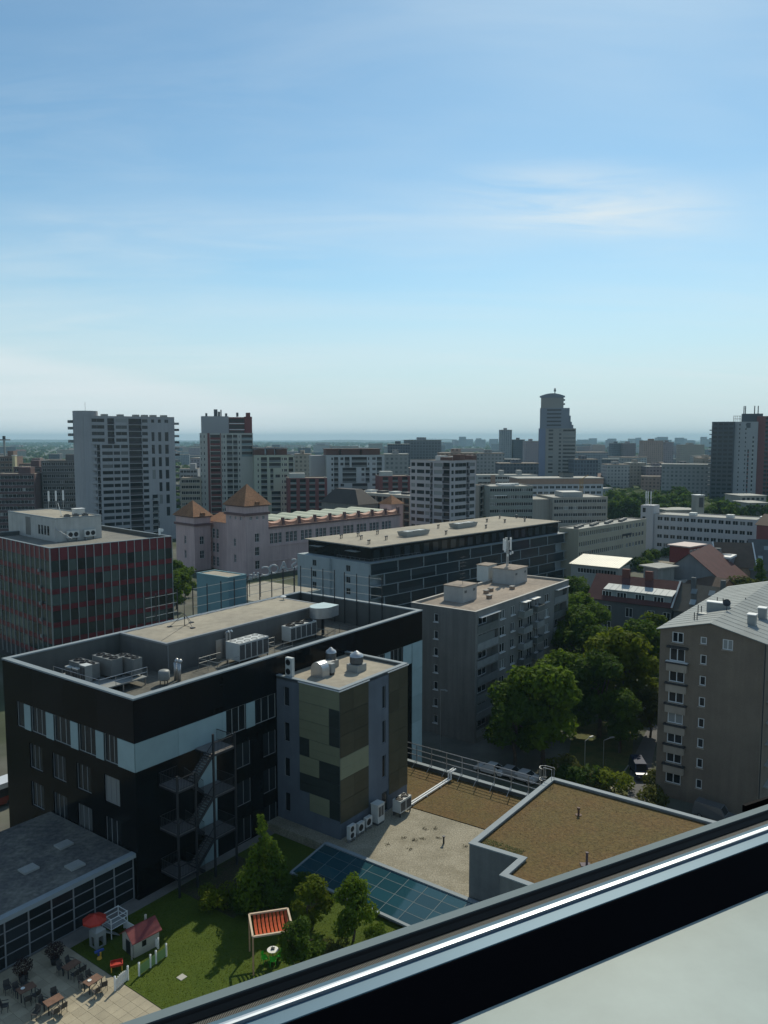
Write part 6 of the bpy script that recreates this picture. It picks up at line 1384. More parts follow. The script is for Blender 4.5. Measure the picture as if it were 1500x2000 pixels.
# banded block with chamfered corner
N = PD(880, 900, 318); th = 46; Hh = N.z; u = uf(N, th); ux = lambda x: ULEN(N, th + 90, x, 930); Lw = u(929); Wb = ux(801)
M_bandm = mat('mauve_grey', (.36, .345, .36), .8, .07, .1)
c1_ = [(.6, 2.2, 's'), (3.0, Lw * .62, 's'), (Lw * .63, Lw * .75, 'l', 0, 99, M_dk), (Lw * .76, Lw - .6, 's')]
c2_ = [(.6, Wb * .13, 's'), (Wb * .17, Wb * .36, 's'), (Wb * .39, Wb * .5, 's'), (Wb * .51, Wb * .57, 'l', 0, 99, M_dk), (Wb * .6, Wb * .8, 's'), (Wb * .81, Wb * .98, 'l', 0, 99, M_dk)]
bb = block('apartment_block', 'mauve grey apartment block with dark ribbon windows in bands', N, th, Lw, Wb, Hh, M_bandm, c1_, fl=2.86, cols2=c2_, top=1.0)
for k in range(5): q = MB(); q.box(2 + k * 4, 5 + k * 4, 3 + (k % 2) * 6, 7 + (k % 2) * 6, Hh - .2, Hh + 1.3 + .5 * (k % 3)); q.build('roof_box', M_acw if k % 2 else M_brn, bb)
# beige framed slab behind the factory
N = PD(800, 972, 362); th = 46; Wb = ULEN(N, th + 90, 684, 970); Hh = N.z
M_bei = mat('beige_frame', (.40, .33, .26), .8, .1, .2); M_inf = mat('brown_infill', (.11, .065, .055), .7, .2, .3)
fs = thing('office_building', 'beige framed slab with brown infill panels behind the factory hall', 'building', (N.x, N.y, 0), th)
q = MB(); q.box(.5, 12, .3, Wb, 0, Hh - .3); q.build('core', M_inf, fs); q = MB(); q.box(-.3, 12.4, -.2, Wb + .2, Hh - .3, Hh + 1.0); q.build('roof_edge', mat('pale_edge', (.45, .42, .36), .8, .1), fs)
nb = 9
for k in range(nb + 1): q = MB(); y = Wb * k / nb; q.box(0, .49, max(0, y - .3), y + .3, 0, Hh - .3); q.build('column', M_bei, fs)
for j in range(7): q = MB(); q.box(.05, .47, .3, Wb - .3, Hh - 3.6 - 3.5 * j, Hh - 3.2 - 3.5 * j); q.build('beam', M_bei, fs)
for k in range(nb):
    for j in range(6): q = MB(); q.box(.36, .48, Wb * (k + .25) / nb, Wb * (k + .75) / nb, Hh - 2.6 - 3.5 * j, Hh - .9 - 3.5 * j); q.build('window', M_glass, fs)
for k in range(4): q = MB(); q.box(3, 8, 4 + k * 8, 8 + k * 8, Hh + 1, Hh + 2.0); q.build('roof_box', M_acw if k % 2 else M_dk, fs)
# stepped high-rise on the horizon
N = PD(1052, 840, 640); th = -11; u = uf(N, th); Hh = N.z; M_st = mat('slate_blue_wall', (.18, .20, .235), .7, .08, .05); M_st2 = mat('buff_wall', (.255, .25, .235), .8, .08, .05)
stp = thing('tower_block', 'stepped high-rise with arched crown standing above the horizon', 'building', (N.x, N.y, 0), th)
za = PD(1090, 837, 640).z; block('', '', (0, 0), 0, u(1123), 22, za, M_st2, [(u(1053), u(1055.5), 'w'), (u(1057), u(1060), 'w'), (u(1070), u(1079), 's'), (u(1090), u(1095), 's'), (u(1098), u(1122), 's')], fl=3.0, parent=stp, nfl=26)
q = MB(); q.box(u(1051), u(1064), -.25, -.01, 0, za); q.build('blue_bay', mat('blue_grey_bay', (.16, .19, .27), .6, .1, .05), stp)
q = MB(); z2_ = PD(1060, 797, 640).z; q.box(u(1052.5), u(1110), 1.0, 21, za - .1, z2_); q.build('setback', M_st, stp)
z3 = PD(1060, 776, 640).z; q = MB(); q.box(u(1054), u(1098), 1.6, 20, z2_ - .1, z3); q.build('upper_setback', M_st2, stp)
for xa, xb, y in ((1110, 1112.5, 812), (1112.6, 1115, 824), (1115.1, 1118, 830)): q = MB(); q.box(u(xa), u(xb), 2, 18, za - .1, PD(1100, y, 640).z); q.build('step', M_st, stp)
q = MB(); n = 10; xs = [u(1051.5) + (u(1100.5) - u(1051.5)) * k / n for k in range(n + 1)]; ar = [max(0, math.sin(math.pi * (k / n * .8 + .1))) * 3.2 for k in range(n + 1)]
q.add([(x, 1.2, z3 + a) for x, a in zip(xs, ar)] + [(x, 20, z3 + a) for x, a in zip(xs, ar)] + [(x, 1.2, z3 - .3) for x in xs], [(k, k + 1, n + 2 + k, n + 1 + k) for k in range(n)] + [(2 * n + 2 + k, 2 * n + 3 + k, k + 1, k) for k in range(n)]); q.build('arched_roof', M_st, stp)
q = MB(); q.tube((u(1081), 8, z3 + 2.5), (u(1081), 8, z3 + 5), .5, 6, .35); q.lathe([(.3, 0), (.9, .5), (1.0, 1.1), (.6, 1.9), (.9, 2.5), (.001, 3.2)], 8, (u(1081), 8, z3 + 4.6)); q.build('finial', M_acg, stp)
for y in (781, 789): q = MB(); q.box(u(1098.2), u(1101), 4, 9, PD(1100, y, 640).z - .6, PD(1100, y, 640).z + .6); q.build('balcony', M_st, stp)
for k in range(8):
    q = MB(); q.box(u(1066), u(1094), .93, .99, z2_ - 2.2 - 3 * k, z2_ - 1.0 - 3 * k); q.build('window_band', M_glass, stp)
# dark, light and red high-rises at the right edge
N = PD(1391, 824, 560); th = -22; u = uf(N, th, 900); M_navy = mat('navy_glass_wall', (.045, .055, .07), .35, .2, .1)
t1 = block('tower_block', 'dark glazed high-rise with ragged balcony edge', N, th, u(1433), 20, N.z, M_navy, repeat(.5, u(1433) - .5, 4, 2.6, 'l', 0, 99, M_navy), fl=3.0, top=1.0)
for k in range(14): q = MB(); q.box(-1.6, -.05, 2, 7, N.z - 6 - 3 * k, N.z - 5.4 - 3 * k); q.build('balcony', M_navy, t1)
N2 = PD(1434, 824, 556); zc2 = PD(1440, 808, 556).z; u2 = uf(N2, th, 900)
t2 = block('tower_block', 'light grey high-rise with dark crown and rooftop masts', N2, th, u2(1478), 18, N2.z, M_wgr, [(u2(1441), u2(1444), 'w'), (u2(1453), u2(1456), 'w'), (u2(1459), u2(1462), 'l', 6, 99, M_rdb), (u2(1468), u2(1471), 'l', 3, 99, M_off)], fl=3.0, top=1.2)
q = MB(); q.box(u2(1446), u2(1487), 3, 14, N2.z - .1, zc2); q.build('crown', M_navy, t2); q = MB(); q.box(u2(1455), u2(1463), -.1, -.01, N2.z - 4.2, N2.z - .7); q.build('opening', M_navy, t2)
q = MB()
for x in (1450, 1453, 1471, 1478): q.tube((u2(x), 8, zc2 - .1), (u2(x), 8, zc2 + 5.5), .35, 5)
for x in (1430, 1433, 1437, 1441, 1444): q.tube((u2(x), 6, N2.z - .2), (u2(x), 6, N2.z + 4.4), .18, 4)
q.bar((u2(1430), 6, N2.z + 4.2), (u2(1444), 6, N2.z + 4.2), .25, .25); q.bar((u2(1430), 6, N2.z + 2.2), (u2(1444), 6, N2.z + 2.2), .25, .25); q.build('masts', M_grille, t2)
N3 = PD(1479, 813, 552); u3 = uf(N3, th, 900); block('tower_block', 'wine red high-rise with dark glazed flank at the city edge', N3, th, u3(1520), 18, N3.z, M_rdb, [(u3(1492), u3(1498), 'l', 0, 99, M_navy), (u3(1499), u3(1518), 'l', 0, 99, M_navy)], fl=3.0)
# ------------------------------------------------------------------ cream office with two wings, car park
M_crm = mat('cream_render', (.36, .33, .255), .85, .08, .1, streak=.06); M_wht2 = mat('white_render_wing', (.40, .40, .41), .85, .07, .1, streak=.05); M_lroof = mat2('light_roofing', (.42, .41, .37), (.34, .33, .30), .08, .35, .65, amt2=.1, bump=.1)
N = PD(1130, 1034, 262); th = 46; Hh = N.z; u = uf(N, th, 1040); Lc = u(1262); Wc = ULEN(N, th + 90, 1092, 1035)
co = block('office_building', 'three-storey cream office wing with long flat roof beside the car park', N, th, Lc, Wc, Hh, M_crm, [c for x0, x1, n in ((1131, 1218, 22), (1222, 1258, 6)) for c in repeat(u(x0), u(x1), n, min(1.5, (u(x1) - u(x0)) / n * .62), 'w')], fl=3.4, top=1.0, roof=M_lroof, nfl=3)
for i in range(12): x = Lc * (.06 + .07 * i); q = MB(); q.box(x, x + 1.6, 2.5 + (i % 3), 3.6 + (i % 3), Hh - .3, Hh + .55); q.build('roof_box', M_grille, co)
q = MB(); q.box(Lc * .62, Lc * .62 + 7, -.1, -.02, Hh - 5.0, Hh - 4.2); q.build('sign_panel', M_dmetal, co)
N = PD(1262, 1005, 322); th = 141 - 180 + 0; 
N2 = PD(1278, 1004, 318); thw = -38.0; u = uf(N2, thw, 1010)
Hw = N2.z; Lw2 = u(1478)
wo = block('office_building', 'white three-storey office wing facing the car park, with a stair turret', N2, thw, Lw2, 14, Hw, M_wht2, repeat(1.0, Lw2 - 1, 14, 2.0, 'w'), fl=3.5, top=.9, roof=M_lroof, nfl=4)
q = MB(); q.box(-5.2, -.05, -1.0, 6, 0, Hw + 3.4); q.build('stair_turret', M_wht2, wo)
for k in range(4): q = MB(); q.box(-4.4, -3.2, -1.03, -1.005, Hw + .6 - 3.5 * k, Hw + 2.4 - 3.5 * k); q.build('window', M_glass, wo)
for x in (12, 26, 38): q = MB(); q.box(x, x + 2.5, 5, 8, Hw - .2, Hw + .9); q.build('roof_box', M_acw, wo)
for x in (-4.2, -3.4, -2.2): q = MB(); q.tube((x, 2, Hw + 3.3), (x, 2, Hw + 9), .14); q.box(x - .2, x + .2, 1.75, 1.9, Hw + 6, Hw + 8.8); q.build('antenna', M_white, wo)
M_yard = mat('yard_surface', (.23, .205, .165), .95, .2, .08, fine=.1)
mb = MB(); mb.poly([(*P(1118, 1100, 0)[:2], .004), (*P(1330, 1100, 0)[:2], .004), (*P(1330, 1050, 0)[:2], .004), (*P(1185, 1050, 0)[:2], .004)]); struct('car_park', mb, M_yard)
# cars
def car_meshes(van=False):
    Lc_, Wc_ = (4.9, 1.85) if van else (4.3, 1.75)
    prof = [(0, .35), (0, .75), (.15, .9), (1.0, 1.0), (1.55, 1.85), (4.6, 1.9), (4.85, 1.2), (4.9, .35)] if van else [(0, .35), (.03, .68), (.25, .82), (1.1, .93), (1.85, 1.42), (3.0, 1.45), (3.75, 1.0), (4.2, .95), (4.3, .6), (4.28, .35)]
    n = len(prof); body = MB(); ws = [Wc_ / 2 * (1 if z < 1.05 else .82) for x, z in prof]
    body.add([(x - Lc_ / 2, -w, z) for (x, z), w in zip(prof, ws)] + [(x - Lc_ / 2, w, z) for (x, z), w in zip(prof, ws)], [(i, (i + 1) % n, n + (i + 1) % n, n + i) for i in range(n)] + [tuple(range(n - 1, -1, -1)), tuple(range(n, 2 * n))])
    gl = MB()
    if van: fr, sd, re = ((1.06, 1.06), (1.5, 1.78)), (1.7, 4.4, 1.15, 1.75), ((4.62, 1.82), (4.82, 1.28))
    else: fr, sd, re = ((1.18, .99), (1.82, 1.39)), (1.75, 3.5, 1.0, 1.36), ((3.08, 1.4), (3.66, 1.06))
    for (xa, za), (xb, zb) in (fr, re):
        d = Vector((za - zb, 0, xb - xa)).normalized() * .025; 
        if d.z < 0: d = -d
        gl.quad((xa - Lc_ / 2 + d.x, -.7, za + d.z), (xa - Lc_ / 2 + d.x, .7, za + d.z), (xb - Lc_ / 2 + d.x, .62, zb + d.z), (xb - Lc_ / 2 + d.x, -.62, zb + d.z))
    for s in (-1, 1): gl.quad((sd[0] - Lc_ / 2, s * (Wc_ / 2 * .86 + .045), sd[2]), (sd[1] - Lc_ / 2, s * (Wc_ / 2 * .86 + .045), sd[2]), (sd[1] - .3 - Lc_ / 2, s * (Wc_ / 2 * .82 + .02), sd[3]), (sd[0] + .35 - Lc_ / 2, s * (Wc_ / 2 * .82 + .02), sd[3]))
    wh = MB(); wh.tube((0, -.11, 0), (0, .11, 0), .31, 12); hl = MB(); hl.box(-.03, .03, -.17, .17, -.07, .07)
    return body, gl.mesh('windows', M_glass), wh.mesh('wheel', M_black), hl.mesh('headlight', M_white), Lc_, Wc_
CARM = {v: car_meshes(v) for v in (False, True)}; CARB = {}
def paint(nm, c): m = mat('paint_' + nm, c, .22, .04, 1.0, metal=.15, spec=.6); return m
PAINT = {'white': paint('white', (.66, .66, .66)), 'silver': paint('silver', (.38, .39, .40)), 'dark blue': paint('blue', (.02, .03, .07)), 'black': paint('black', (.012, .012, .014)), 'red': paint('red', (.16, .02, .02)), 'grey': paint('grey', (.12, .125, .13))}
RIM = MB().tube((0, -.118, 0), (0, .118, 0), .19, 10).mesh('rim', M_metal)
def car(label, col, p, th, van=False, group=None):
    body, gl, wh, hl, Lc_, Wc_ = CARM[van]
    if (van, col) not in CARB: CARB[(van, col)] = body.mesh('body', PAINT[col])
    r = thing('parked_car', label, 'car', (p[0], p[1], p[2]), th, group)
    link('body', CARB[(van, col)], r); link('windows', gl, r)
    for x in (-Lc_ * .31, Lc_ * .30):
        for y in (-Wc_ / 2 + .08, Wc_ / 2 - .08): link('rim', RIM, link('wheel', wh, r, (x, y, .31)))
    for y in (-.62, .62): link('headlight', hl, r, (-Lc_ / 2 + .03, y, .62))
    return r
cars = [(1222, 1067, 'white', 'white parked car beside the dark hatchback next to the cream office wall', 50), (1236, 1066, 'red', 'dark red parked car in the row beside the white turret wing', 50), (1247, 1063, 'silver', 'silver parked car in the row below the white wing', 50), (1262, 1063, 'dark blue', 'dark blue parked car in the shade below the turret', 50), (1206, 1078, 'dark blue', 'dark blue parked car in the shade of the cream wing', 46), (1217, 1076, 'silver', 'silver parked car half in the shade of the cream wing', 46), (1206, 1088, 'white', 'white parked car behind the bright shed roof', 40), (1219, 1089, 'white', 'second white parked car behind the bright shed roof, next to the bushes', 40), (1240, 1082, 'white', 'white parked car alone on the sunny yard by the bushes', 30), (1258, 1074, 'black', 'black parked car alone on the sunny yard surface', 30), (1287, 1064, 'white', 'white parked car below the white wing behind the bushes', 140), (1298, 1064, 'silver', 'silver parked car below the white wing at the bush end', 140), (1228, 1072, 'black', 'black parked car between the shaded row and the sunny yard', 46)]
for x, y, c, lab, th in cars: car(lab, c, P(x, y, 0) + Vector((0, 0, .006)), th)

# ------------------------------------------------------------------ offices in the middle distance
def office(lab, x0, x1, ytop, D, th, W, wall, n, ww, fl=3.3, cols2=None, xl=None, roof=None, top=1.0, **k):
    N = PD(x0, ytop, D); L_ = ULEN(N, th, x1, ytop); W_ = ULEN(N, th + 90, xl, ytop) if xl else W
    return block('office_building', lab, N, th, L_, W_, N.z, wall, repeat(.6, L_ - .6, n, ww, 'w'), fl=fl, cols2=repeat(.6, W_ - .6, cols2, ww, 'w') if cols2 else None, top=top, roof=roof or M_lroof, **k), N, L_, W_
M_gg = mat('grey_green_wall', (.21, .235, .215), .8, .1, .1); M_bc = mat('buff_concrete', (.30, .285, .25), .85, .1, .1, streak=.1); M_terr = mat('terracotta_band', (.30, .20, .15), .8, .1)
b_, N, L_, W_ = office('grey green flat-roofed office with glinting window rows', 957, 1041, 950, 372, 6, 22, M_gg, 9, 3.4, xl=None); q = MB(); q.box(2, 8, -.6, 0, N.z - 4.5, N.z - 4.2); q.build('canopy', M_white, b_)
for k in range(3): q = MB(); q.box(6, 11 + 3 * k, 3 + 4 * k, 5 + 4 * k, N.z - .2, N.z + .8); q.build('roof_box', M_acw, b_)
N4 = PD(936, 948, 382); blk = block('apartment_block', 'grey block with white balconies left of the grey green office', N4, 46, ULEN(N4, 46, 956, 950), 14, N4.z, M_bc, repeat(.5, 12, 3, 2.8, 'b', 0, 99, M_off), fl=3.0)
b_, N, L_, W_ = office('long white office with terracotta attic storey', 1013, 1178, 946, 440, 6, 20, mat('white_office', (.42, .43, .45), .8, .08, .1), 14, 2.6, fl=3.1)
q = MB(); q.box(-.3, L_ + .2, -.25, 19, N.z + .02, N.z + 3.0); q.build('attic_storey', M_terr, b_); q = MB(); q.box(-.6, L_ + .5, -.5, 19.4, N.z + 3.0, N.z + 3.4); q.build('attic_roof', M_lroof, b_)
for xx in (.52, .58): q = MB(); q.box(L_ * .56, L_ * .68, 5, 12, N.z + 3.3, N.z + 6.0); q.build('roof_box', M_acg, b_)
b_, N, L_, W_ = office('buff four-storey office with flat roof in front of the white office', 1080, 1187, 972, 372, 8, 24, M_bc, 11, 2.2, fl=3.2)
q = MB(); q.box(L_ * .25, L_ * .62, 5, 16, N.z - .2, N.z + 2.2); q.build('roof_box', M_acg, b_)
q = MB(); q.box(-10, -.05, 4, 22, 0, N.z - 1.0); q.build('side_wing', M_bc, b_)
b_, N, L_, W_ = office('pale apartment row with flat roof behind the grey green office', 932, 1050, 928, 470, 6, 18, M_off, 12, 2.8, fl=2.9)
for k in range(2): q = MB(); q.box(L_ * (.4 + .3 * k), L_ * (.47 + .3 * k), 4, 9, N.z, N.z + 2.6); q.build('roof_box', M_acg, b_)
q = MB(); q.box(L_ * .22, L_ * .3, -.06, -.005, N.z - 12, N.z); q.build('terracotta_bay', M_terr, b_)
# construction hoist, yellow, before the buff office
r = thing('hoist_mast', 'yellow lattice hoist mast standing against the buff office', 'crane', P(1132, 1040, 0), 10); hz_ = PD(1132, 936, P(1132, 1040, 0).y).z
mb = MB(); M_cy = mat('crane_yellow', (.30, .19, .06), .6, .1)
for x, y in ((0, 0), (1.2, 0), (1.2, 1.2), (0, 1.2)): mb.box(x - .07, x + .07, y - .07, y + .07, 0, hz_)
for k in range(int(hz_ / 1.5)): z = k * 1.5; mb.bar((0, 0, z), (1.2, 0, z + 1.5), .07, .07); mb.bar((0, 1.2, z), (0, 0, z + 1.5), .07, .07)
mb.build('mast', M_cy, r); MB().box(-1.5, 2.6, -.6, 1.8, hz_ - 9, hz_ - 8.4).build('platform', M_cy, r); q = MB(); q.bar((.6, .6, hz_), (4.2, .6, hz_ + 2), .3, .3); q.build('jib', M_cy, r)
# brick blocks on the left
M_maroon = mat('maroon_brick', (.115, .075, .078), .85, .15, .15); M_dkgr = mat('dark_grey_block', (.125, .125, .125), .85, .15, .15)
def lblock(lab, x0, x1, y, D, wall, th=8, n=7, W=16, bal=True, box_=True):
    N = PD(x0, y, D); L_ = ULEN(N, th, x1, y); r = block('apartment_block', lab, N, th, L_, W, N.z, wall, repeat(.5, L_ - .5, n, 1.8, 'w'), fl=2.9)
    if box_: q = MB(); q.box(L_ * .55, L_ * .85, 4, 11, N.z - .2, N.z + 3.0); q.build('roof_house', wall, r)
    return r
lblock('maroon brick apartment block by the left edge under the crane', -14, 67, 926, 372, M_maroon, n=10); lblock('dark grey apartment block beside the white tower', 80, 160, 900, 384, M_dkgr, n=9); lblock('maroon tower house with stepped pale roof between brick blocks', 26, 80, 912, 398, M_maroon, n=6)
lblock('brown terraced flats with pale corner pier near the left edge', -10, 27, 892, 430, mat('brown_flats', (.17, .12, .10), .85, .12), n=4); q_ = PD(24, 890, 426); r = thing('corner_pier', 'tall pale yellow stair pier on the brown terraced flats', 'pier', (q_.x, q_.y, 0), 8); MB().box(0, 1.4, -.6, 3, 0, q_.z).build('shaft', mat('pale_yellow', (.50, .44, .28), .8, .1), r); MB().box(-.2, 1.6, -.8, 3.2, q_.z, q_.z + .3).build('cap', M_frame, r)
lblock('mauve flats with low pale roof between the brick blocks', 28, 82, 906, 440, mat('mauve_flats', (.20, .16, .155), .85, .12), n=6)
lblock('cream flats in the gap between white tower and red tower', 352, 392, 934, 400, mat('cream_flats', (.33, .31, .25), .85, .1), n=5, box_=False)
lblock('grey flats peeping out behind the white tower', 350, 386, 916, 470, M_wgr, n=5)
# ------------------------------------------------------------------ houses and sheds on the right
def gable_house(name, lab, N, th, L, W, ze, zr, wall, roof, wins, parts=None, hip=0):
    r = thing(name, lab, 'building', (N[0], N[1], 0), th)
    wf = [h for f, h in wins if f == 'x-']; wy = [h for f, h in wins if f == 'y-']
    q = MB(); wallface(q, 'x-', W, 0, ze, wf, L, W, .2); wallface(q, 'y-', L, 0, ze, wy, L, W, .2); q.quad((L, 0, 0), (L, W, 0), (L, W, ze), (L, 0, ze)); q.quad((L, W, 0), (0, W, 0), (0, W, ze), (L, W, ze))
    q.add([(0, 0, ze), (L, 0, ze), (L / 2, 0, zr - .05)], [(0, 1, 2)]); q.add([(0, W, ze), (L, W, ze), (L / 2, W, zr - .05)], [(0, 1, 2)]); q.build('wall', wall, r)
    for f, h in wins: putwin(r, f, *h, L, W, 2, 1, M_frame, M_glass, .14, .1)
    for s in (0, 1):
        xa, xb = ((-.5, L / 2), (L + .5, L / 2))[s]; q = MB(); q.add([(xa, -.4, ze - .25), (xa, W + .4, ze - .25), (xb, W + .4 - hip, zr), (xb, -.4 + hip, zr), (xa, -.4, ze - .13), (xa, W + .4, ze - .13), (xb, W + .4 - hip, zr + .12), (xb, -.4 + hip, zr + .12)], [(0, 1, 2, 3), (7, 6, 5, 4), (0, 4, 5, 1), (1, 5, 6, 2), (2, 6, 7, 3), (3, 7, 4, 0)]); q.build('roof_slope', roof, r)
    if hip:
        for s in (0, 1):
            ya, yb = ((-.4, -.4 + hip), (W + .4, W + .4 - hip))[s]; q = MB(); q.add([(-.5, ya, ze - .13), (L + .5, ya, ze - .13), (L / 2, yb, zr + .12)], [(0, 1, 2)]); q.build('roof_hip', roof, r)
    return r
M_oldred = mat('old_red_roof', (.085, .032, .030), .85, .2, .4, fine=.1); M_dwall = mat('dark_render', (.11, .115, .12), .9, .15, .3, streak=.1); M_zinc = mat('zinc_sheet', (.36, .39, .39), .6, .1, .3, spec=.2)
e0 = PD(1152, 1165, 178); e1 = P(1312, 1186, e0.z); lo = LOC(e1, G1, e0); WH = lo[1]
Nh = e1; ze = e0.z; zrid = ze + 4.6; LH = 11.0
wins = [('x-', (WH * f, WH * f + 1.6, ze - 3.4 - 3.6 * j, ze - 1.3 - 3.6 * j)) for f in (.2, .46, .72, .9) for j in range(3) if ze - 3.4 - 3.6 * j > .2]
rh = gable_house('town_house', 'dark town house with red roof and long zinc dormer', Nh, G1, LH, WH, ze, zrid, M_dwall, M_oldred, wins)
q = MB(); q.box(.6, 4.2, WH * .02, WH * .80, ze - .1, ze + 2.15); q.build('dormer_wall', mat('dormer_board', (.25, .28, .28), .8, .1), rh)
q = MB(); ya, yb = WH * .0, WH * .82; q.add([(.2, ya, ze + 2.15), (.2, yb, ze + 2.15), (4.6, yb, ze + 3.2), (4.6, ya, ze + 3.2), (.2, ya, ze + 2.27), (.2, yb, ze + 2.27), (4.6, yb, ze + 3.32), (4.6, ya, ze + 3.32)], [(0, 1, 2, 3), (7, 6, 5, 4), (0, 4, 5, 1), (1, 5, 6, 2), (2, 6, 7, 3), (3, 7, 4, 0)]); q.build('dormer_roof', M_zinc, rh)
for k in range(11): y = ya + (yb - ya) * k / 11; q = MB(); q.bar((.2, y, ze + 2.3), (4.6, y, ze + 3.35), .05, .06); q.build('roof_seam', M_zinc, rh)
for f in (.1, .32, .54, .72): link('window', winmesh(2.2, 1.4, 3, 1, M_frame, M_glass, .1), rh, (.55, WH * f + 2.2, ze + .4), ROT['x-'])
for f in (.32, .6): q = MB(); q.box(5.0, 5.9, WH * f, WH * f + 1.6, zrid - 1.0, zrid + 1.7); q.build('chimney', mat('chimney_red', (.13, .05, .04), .9, .15), rh)
# neighbour with grey tiles and roof windows
gh_ = gable_house('town_house', 'grey tiled house with roof windows next to the red roof', Nh + Vector((s1 * 10.4, -c1 * 10.4, 0)), G1, LH, 10.0, ze - .4, zrid - .3, M_dwall, mat('grey_tiles', (.085, .078, .066), .9, .2, .6, fine=.12), [])
for x, y in ((1.1, 3.0), (1.1, 6.0), (3.4, 2.8), (3.4, 6.4)):
    zz = ze - .4 - .13 + (zrid - .3 + .25 - ze + .4) * (x + .5) / (LH / 2 + .5); q = MB(); sl = (zrid - ze + .35) / (LH / 2 + .5); q.add([(x, y, zz + .08), (x, y + 1.2, zz + .08), (x + 1.1, y + 1.2, zz + 1.1 * sl + .08), (x + 1.1, y, zz + 1.1 * sl + .08)], [(0, 3, 2, 1)]); q.build('roof_window', glassmat('skylight_pane', (.22, .25, .26), .15), gh_)
q = MB(); q.bar((-.4, 10.3, ze - .2), (LH / 2, 10.3, zrid + .1), .35, .5); q.build('firewall', M_acw, gh_)
for y in (1.0, 7.0): q = MB(); q.box(4.6, 5.4, y, y + .9, zrid - 1.2, zrid + 1.4); q.build('chimney', M_dwall, gh_)
# low shed with bright tin roof
s0 = PD(1112, 1102, 226); s1_ = P(1208, 1110, s0.z); ls = LOC(s1_, G1, s0); sd = thing('shed', 'long low shed with bright cream tin roof', 'shed', (s1_.x, s1_.y, 0), G1)
q = MB(); hs = [(ls[1] * (.14 + .125 * k), ls[1] * (.14 + .125 * k) + 2.6, s0.z - 2.3, s0.z - .9) for k in range(6)]; wallface(q, 'x-', ls[1], 0, s0.z, hs, 9, ls[1], .2); q.quad((0, 0, 0), (9, 0, 0), (9, 0, s0.z), (0, 0, s0.z)); q.build('wall', M_acg, sd)
for h in hs: putwin(sd, 'x-', *h, 9, ls[1], 3, 1, M_frame, M_glass, .15, .08)
M_tin = mat('cream_tin', (.62, .57, .45), .5, .12, .3, fine=.06)
q = MB(); q.add([(-.6, -.5, s0.z), (-.6, ls[1] + .5, s0.z), (10, ls[1] + .5, s0.z + 1.6), (10, -.5, s0.z + 1.6), (-.6, -.5, s0.z + .12), (-.6, ls[1] + .5, s0.z + .12), (10, ls[1] + .5, s0.z + 1.72), (10, -.5, s0.z + 1.72)], [(0, 1, 2, 3), (7, 6, 5, 4), (0, 4, 5, 1), (1, 5, 6, 2), (2, 6, 7, 3), (3, 7, 4, 0)]); q.build('roof', M_tin, sd)
for k in range(22): y = -.4 + (ls[1] + .8) * k / 21; q = MB(); q.bar((-.6, y, s0.z + .14), (10, y, s0.z + 1.74), .06, .07); q.build('roof_seam', M_tin, sd)
# big blue-grey gable with red roof edge
def px_house(name, lab, xl, xr, ye, D, th, L, rise, wall, roof, W=None, wins=(), hip=0):
    """gable house whose long eave (x- side) runs from picture column xl to xr"""
    a = PD(xl, ye, D); N = a; w = W or 8; N2 = Vector((a.x + w * math.sin(R(th)), a.y - w * math.cos(R(th)), 0)); return gable_house(name, lab, N2, th, L, w, a.z, a.z + rise, wall, roof, list(wins), hip=hip), N2, a.z
M_bgab = mat('blue_grey_gable', (.16, .175, .185), .9, .12, .2, streak=.1); M_dtile = mat('brown_tiles', (.105, .075, .058), .9, .2, .5, fine=.12)
g1, n1, z1_ = px_house('town_house', 'town house with bare blue grey gable and red verge', 1300, 0, 1122, 212, -35, 22, 9.0, M_bgab, M_oldred, W=20)
d_ = PD(1345, 1063, 232); r = thing('roof_loft', 'pink-roofed loft with white framed windows on the ridge', 'loft', (d_.x, d_.y, d_.z - 6), 40); MB().box(0, 9, 0, 6, 0, 5).build('wall', M_dred, r); q = MB(); q.box(-.6, 9.6, -.8, 6.6, 5, 5.35); q.build('roof', mat('pink_sheet', (.40, .30, .28), .6, .1), r)
for k in range(4): link('window', winmesh(1.4, 2.2, 2, 1, M_frame, M_glass, .14), r, (.8 + 2.1 * k, -.08, 2.0))
d_ = PD(1285, 1130, 186); r = thing('roof_loft', 'grey rooftop loft with flat pale lid and terrace walls', 'loft', (d_.x, d_.y, 0), 30); q = MB(); q.box(0, 5.6, 0, 4.4, 0, d_.z + 2.4); q.build('wall', mat('weathered_board', (.23, .24, .23), .85, .15, .6, streak=.2), r); q = MB(); q.box(-.8, 6.4, -.8, 5.2, d_.z + 2.4, d_.z + 2.65); q.build('roof', M_lroof, r)
q = MB(); q.box(5.65, 14, -1, 9, 0, d_.z - 1.6); q.build('terrace_block', M_grey, r); q = MB(); ringwall(q, 5.7, 14.1, -1.1, 9.1, d_.z - 1.6, d_.z - .8, .35); q.build('terrace_wall', M_hut, r)
px_house('town_house', 'brick gable house with brown tiles below the blue grey gable', 1318, 0, 1160, 188, 30, 12, 4.5, mat('old_brick', (.22, .12, .075), .9, .25, 1.2, fine=.2), M_dtile, W=10)
bt, btn, btz = px_house('town_house', 'brown tiled house with white verge boards by the courtyard tree', 1402, 0, 1106, 206, 78, 11, 5.6, M_brick, M_dtile, W=9)
for y in (-.45, 9.45): q = MB(); q.bar((-.5, y, btz - .05), (5.5, y, btz + 5.75), .3, .25); q.build('verge_board', M_frame, bt)
gw_, gwn, gwz = px_house('town_house', 'grey tiled house with many roof windows near the right edge', 1466, 0, 1112, 204, 70, 14, 7.0, M_dwall, mat('grey_tiles_b', (.09, .092, .095), .9, .2, .5, fine=.1), W=18)
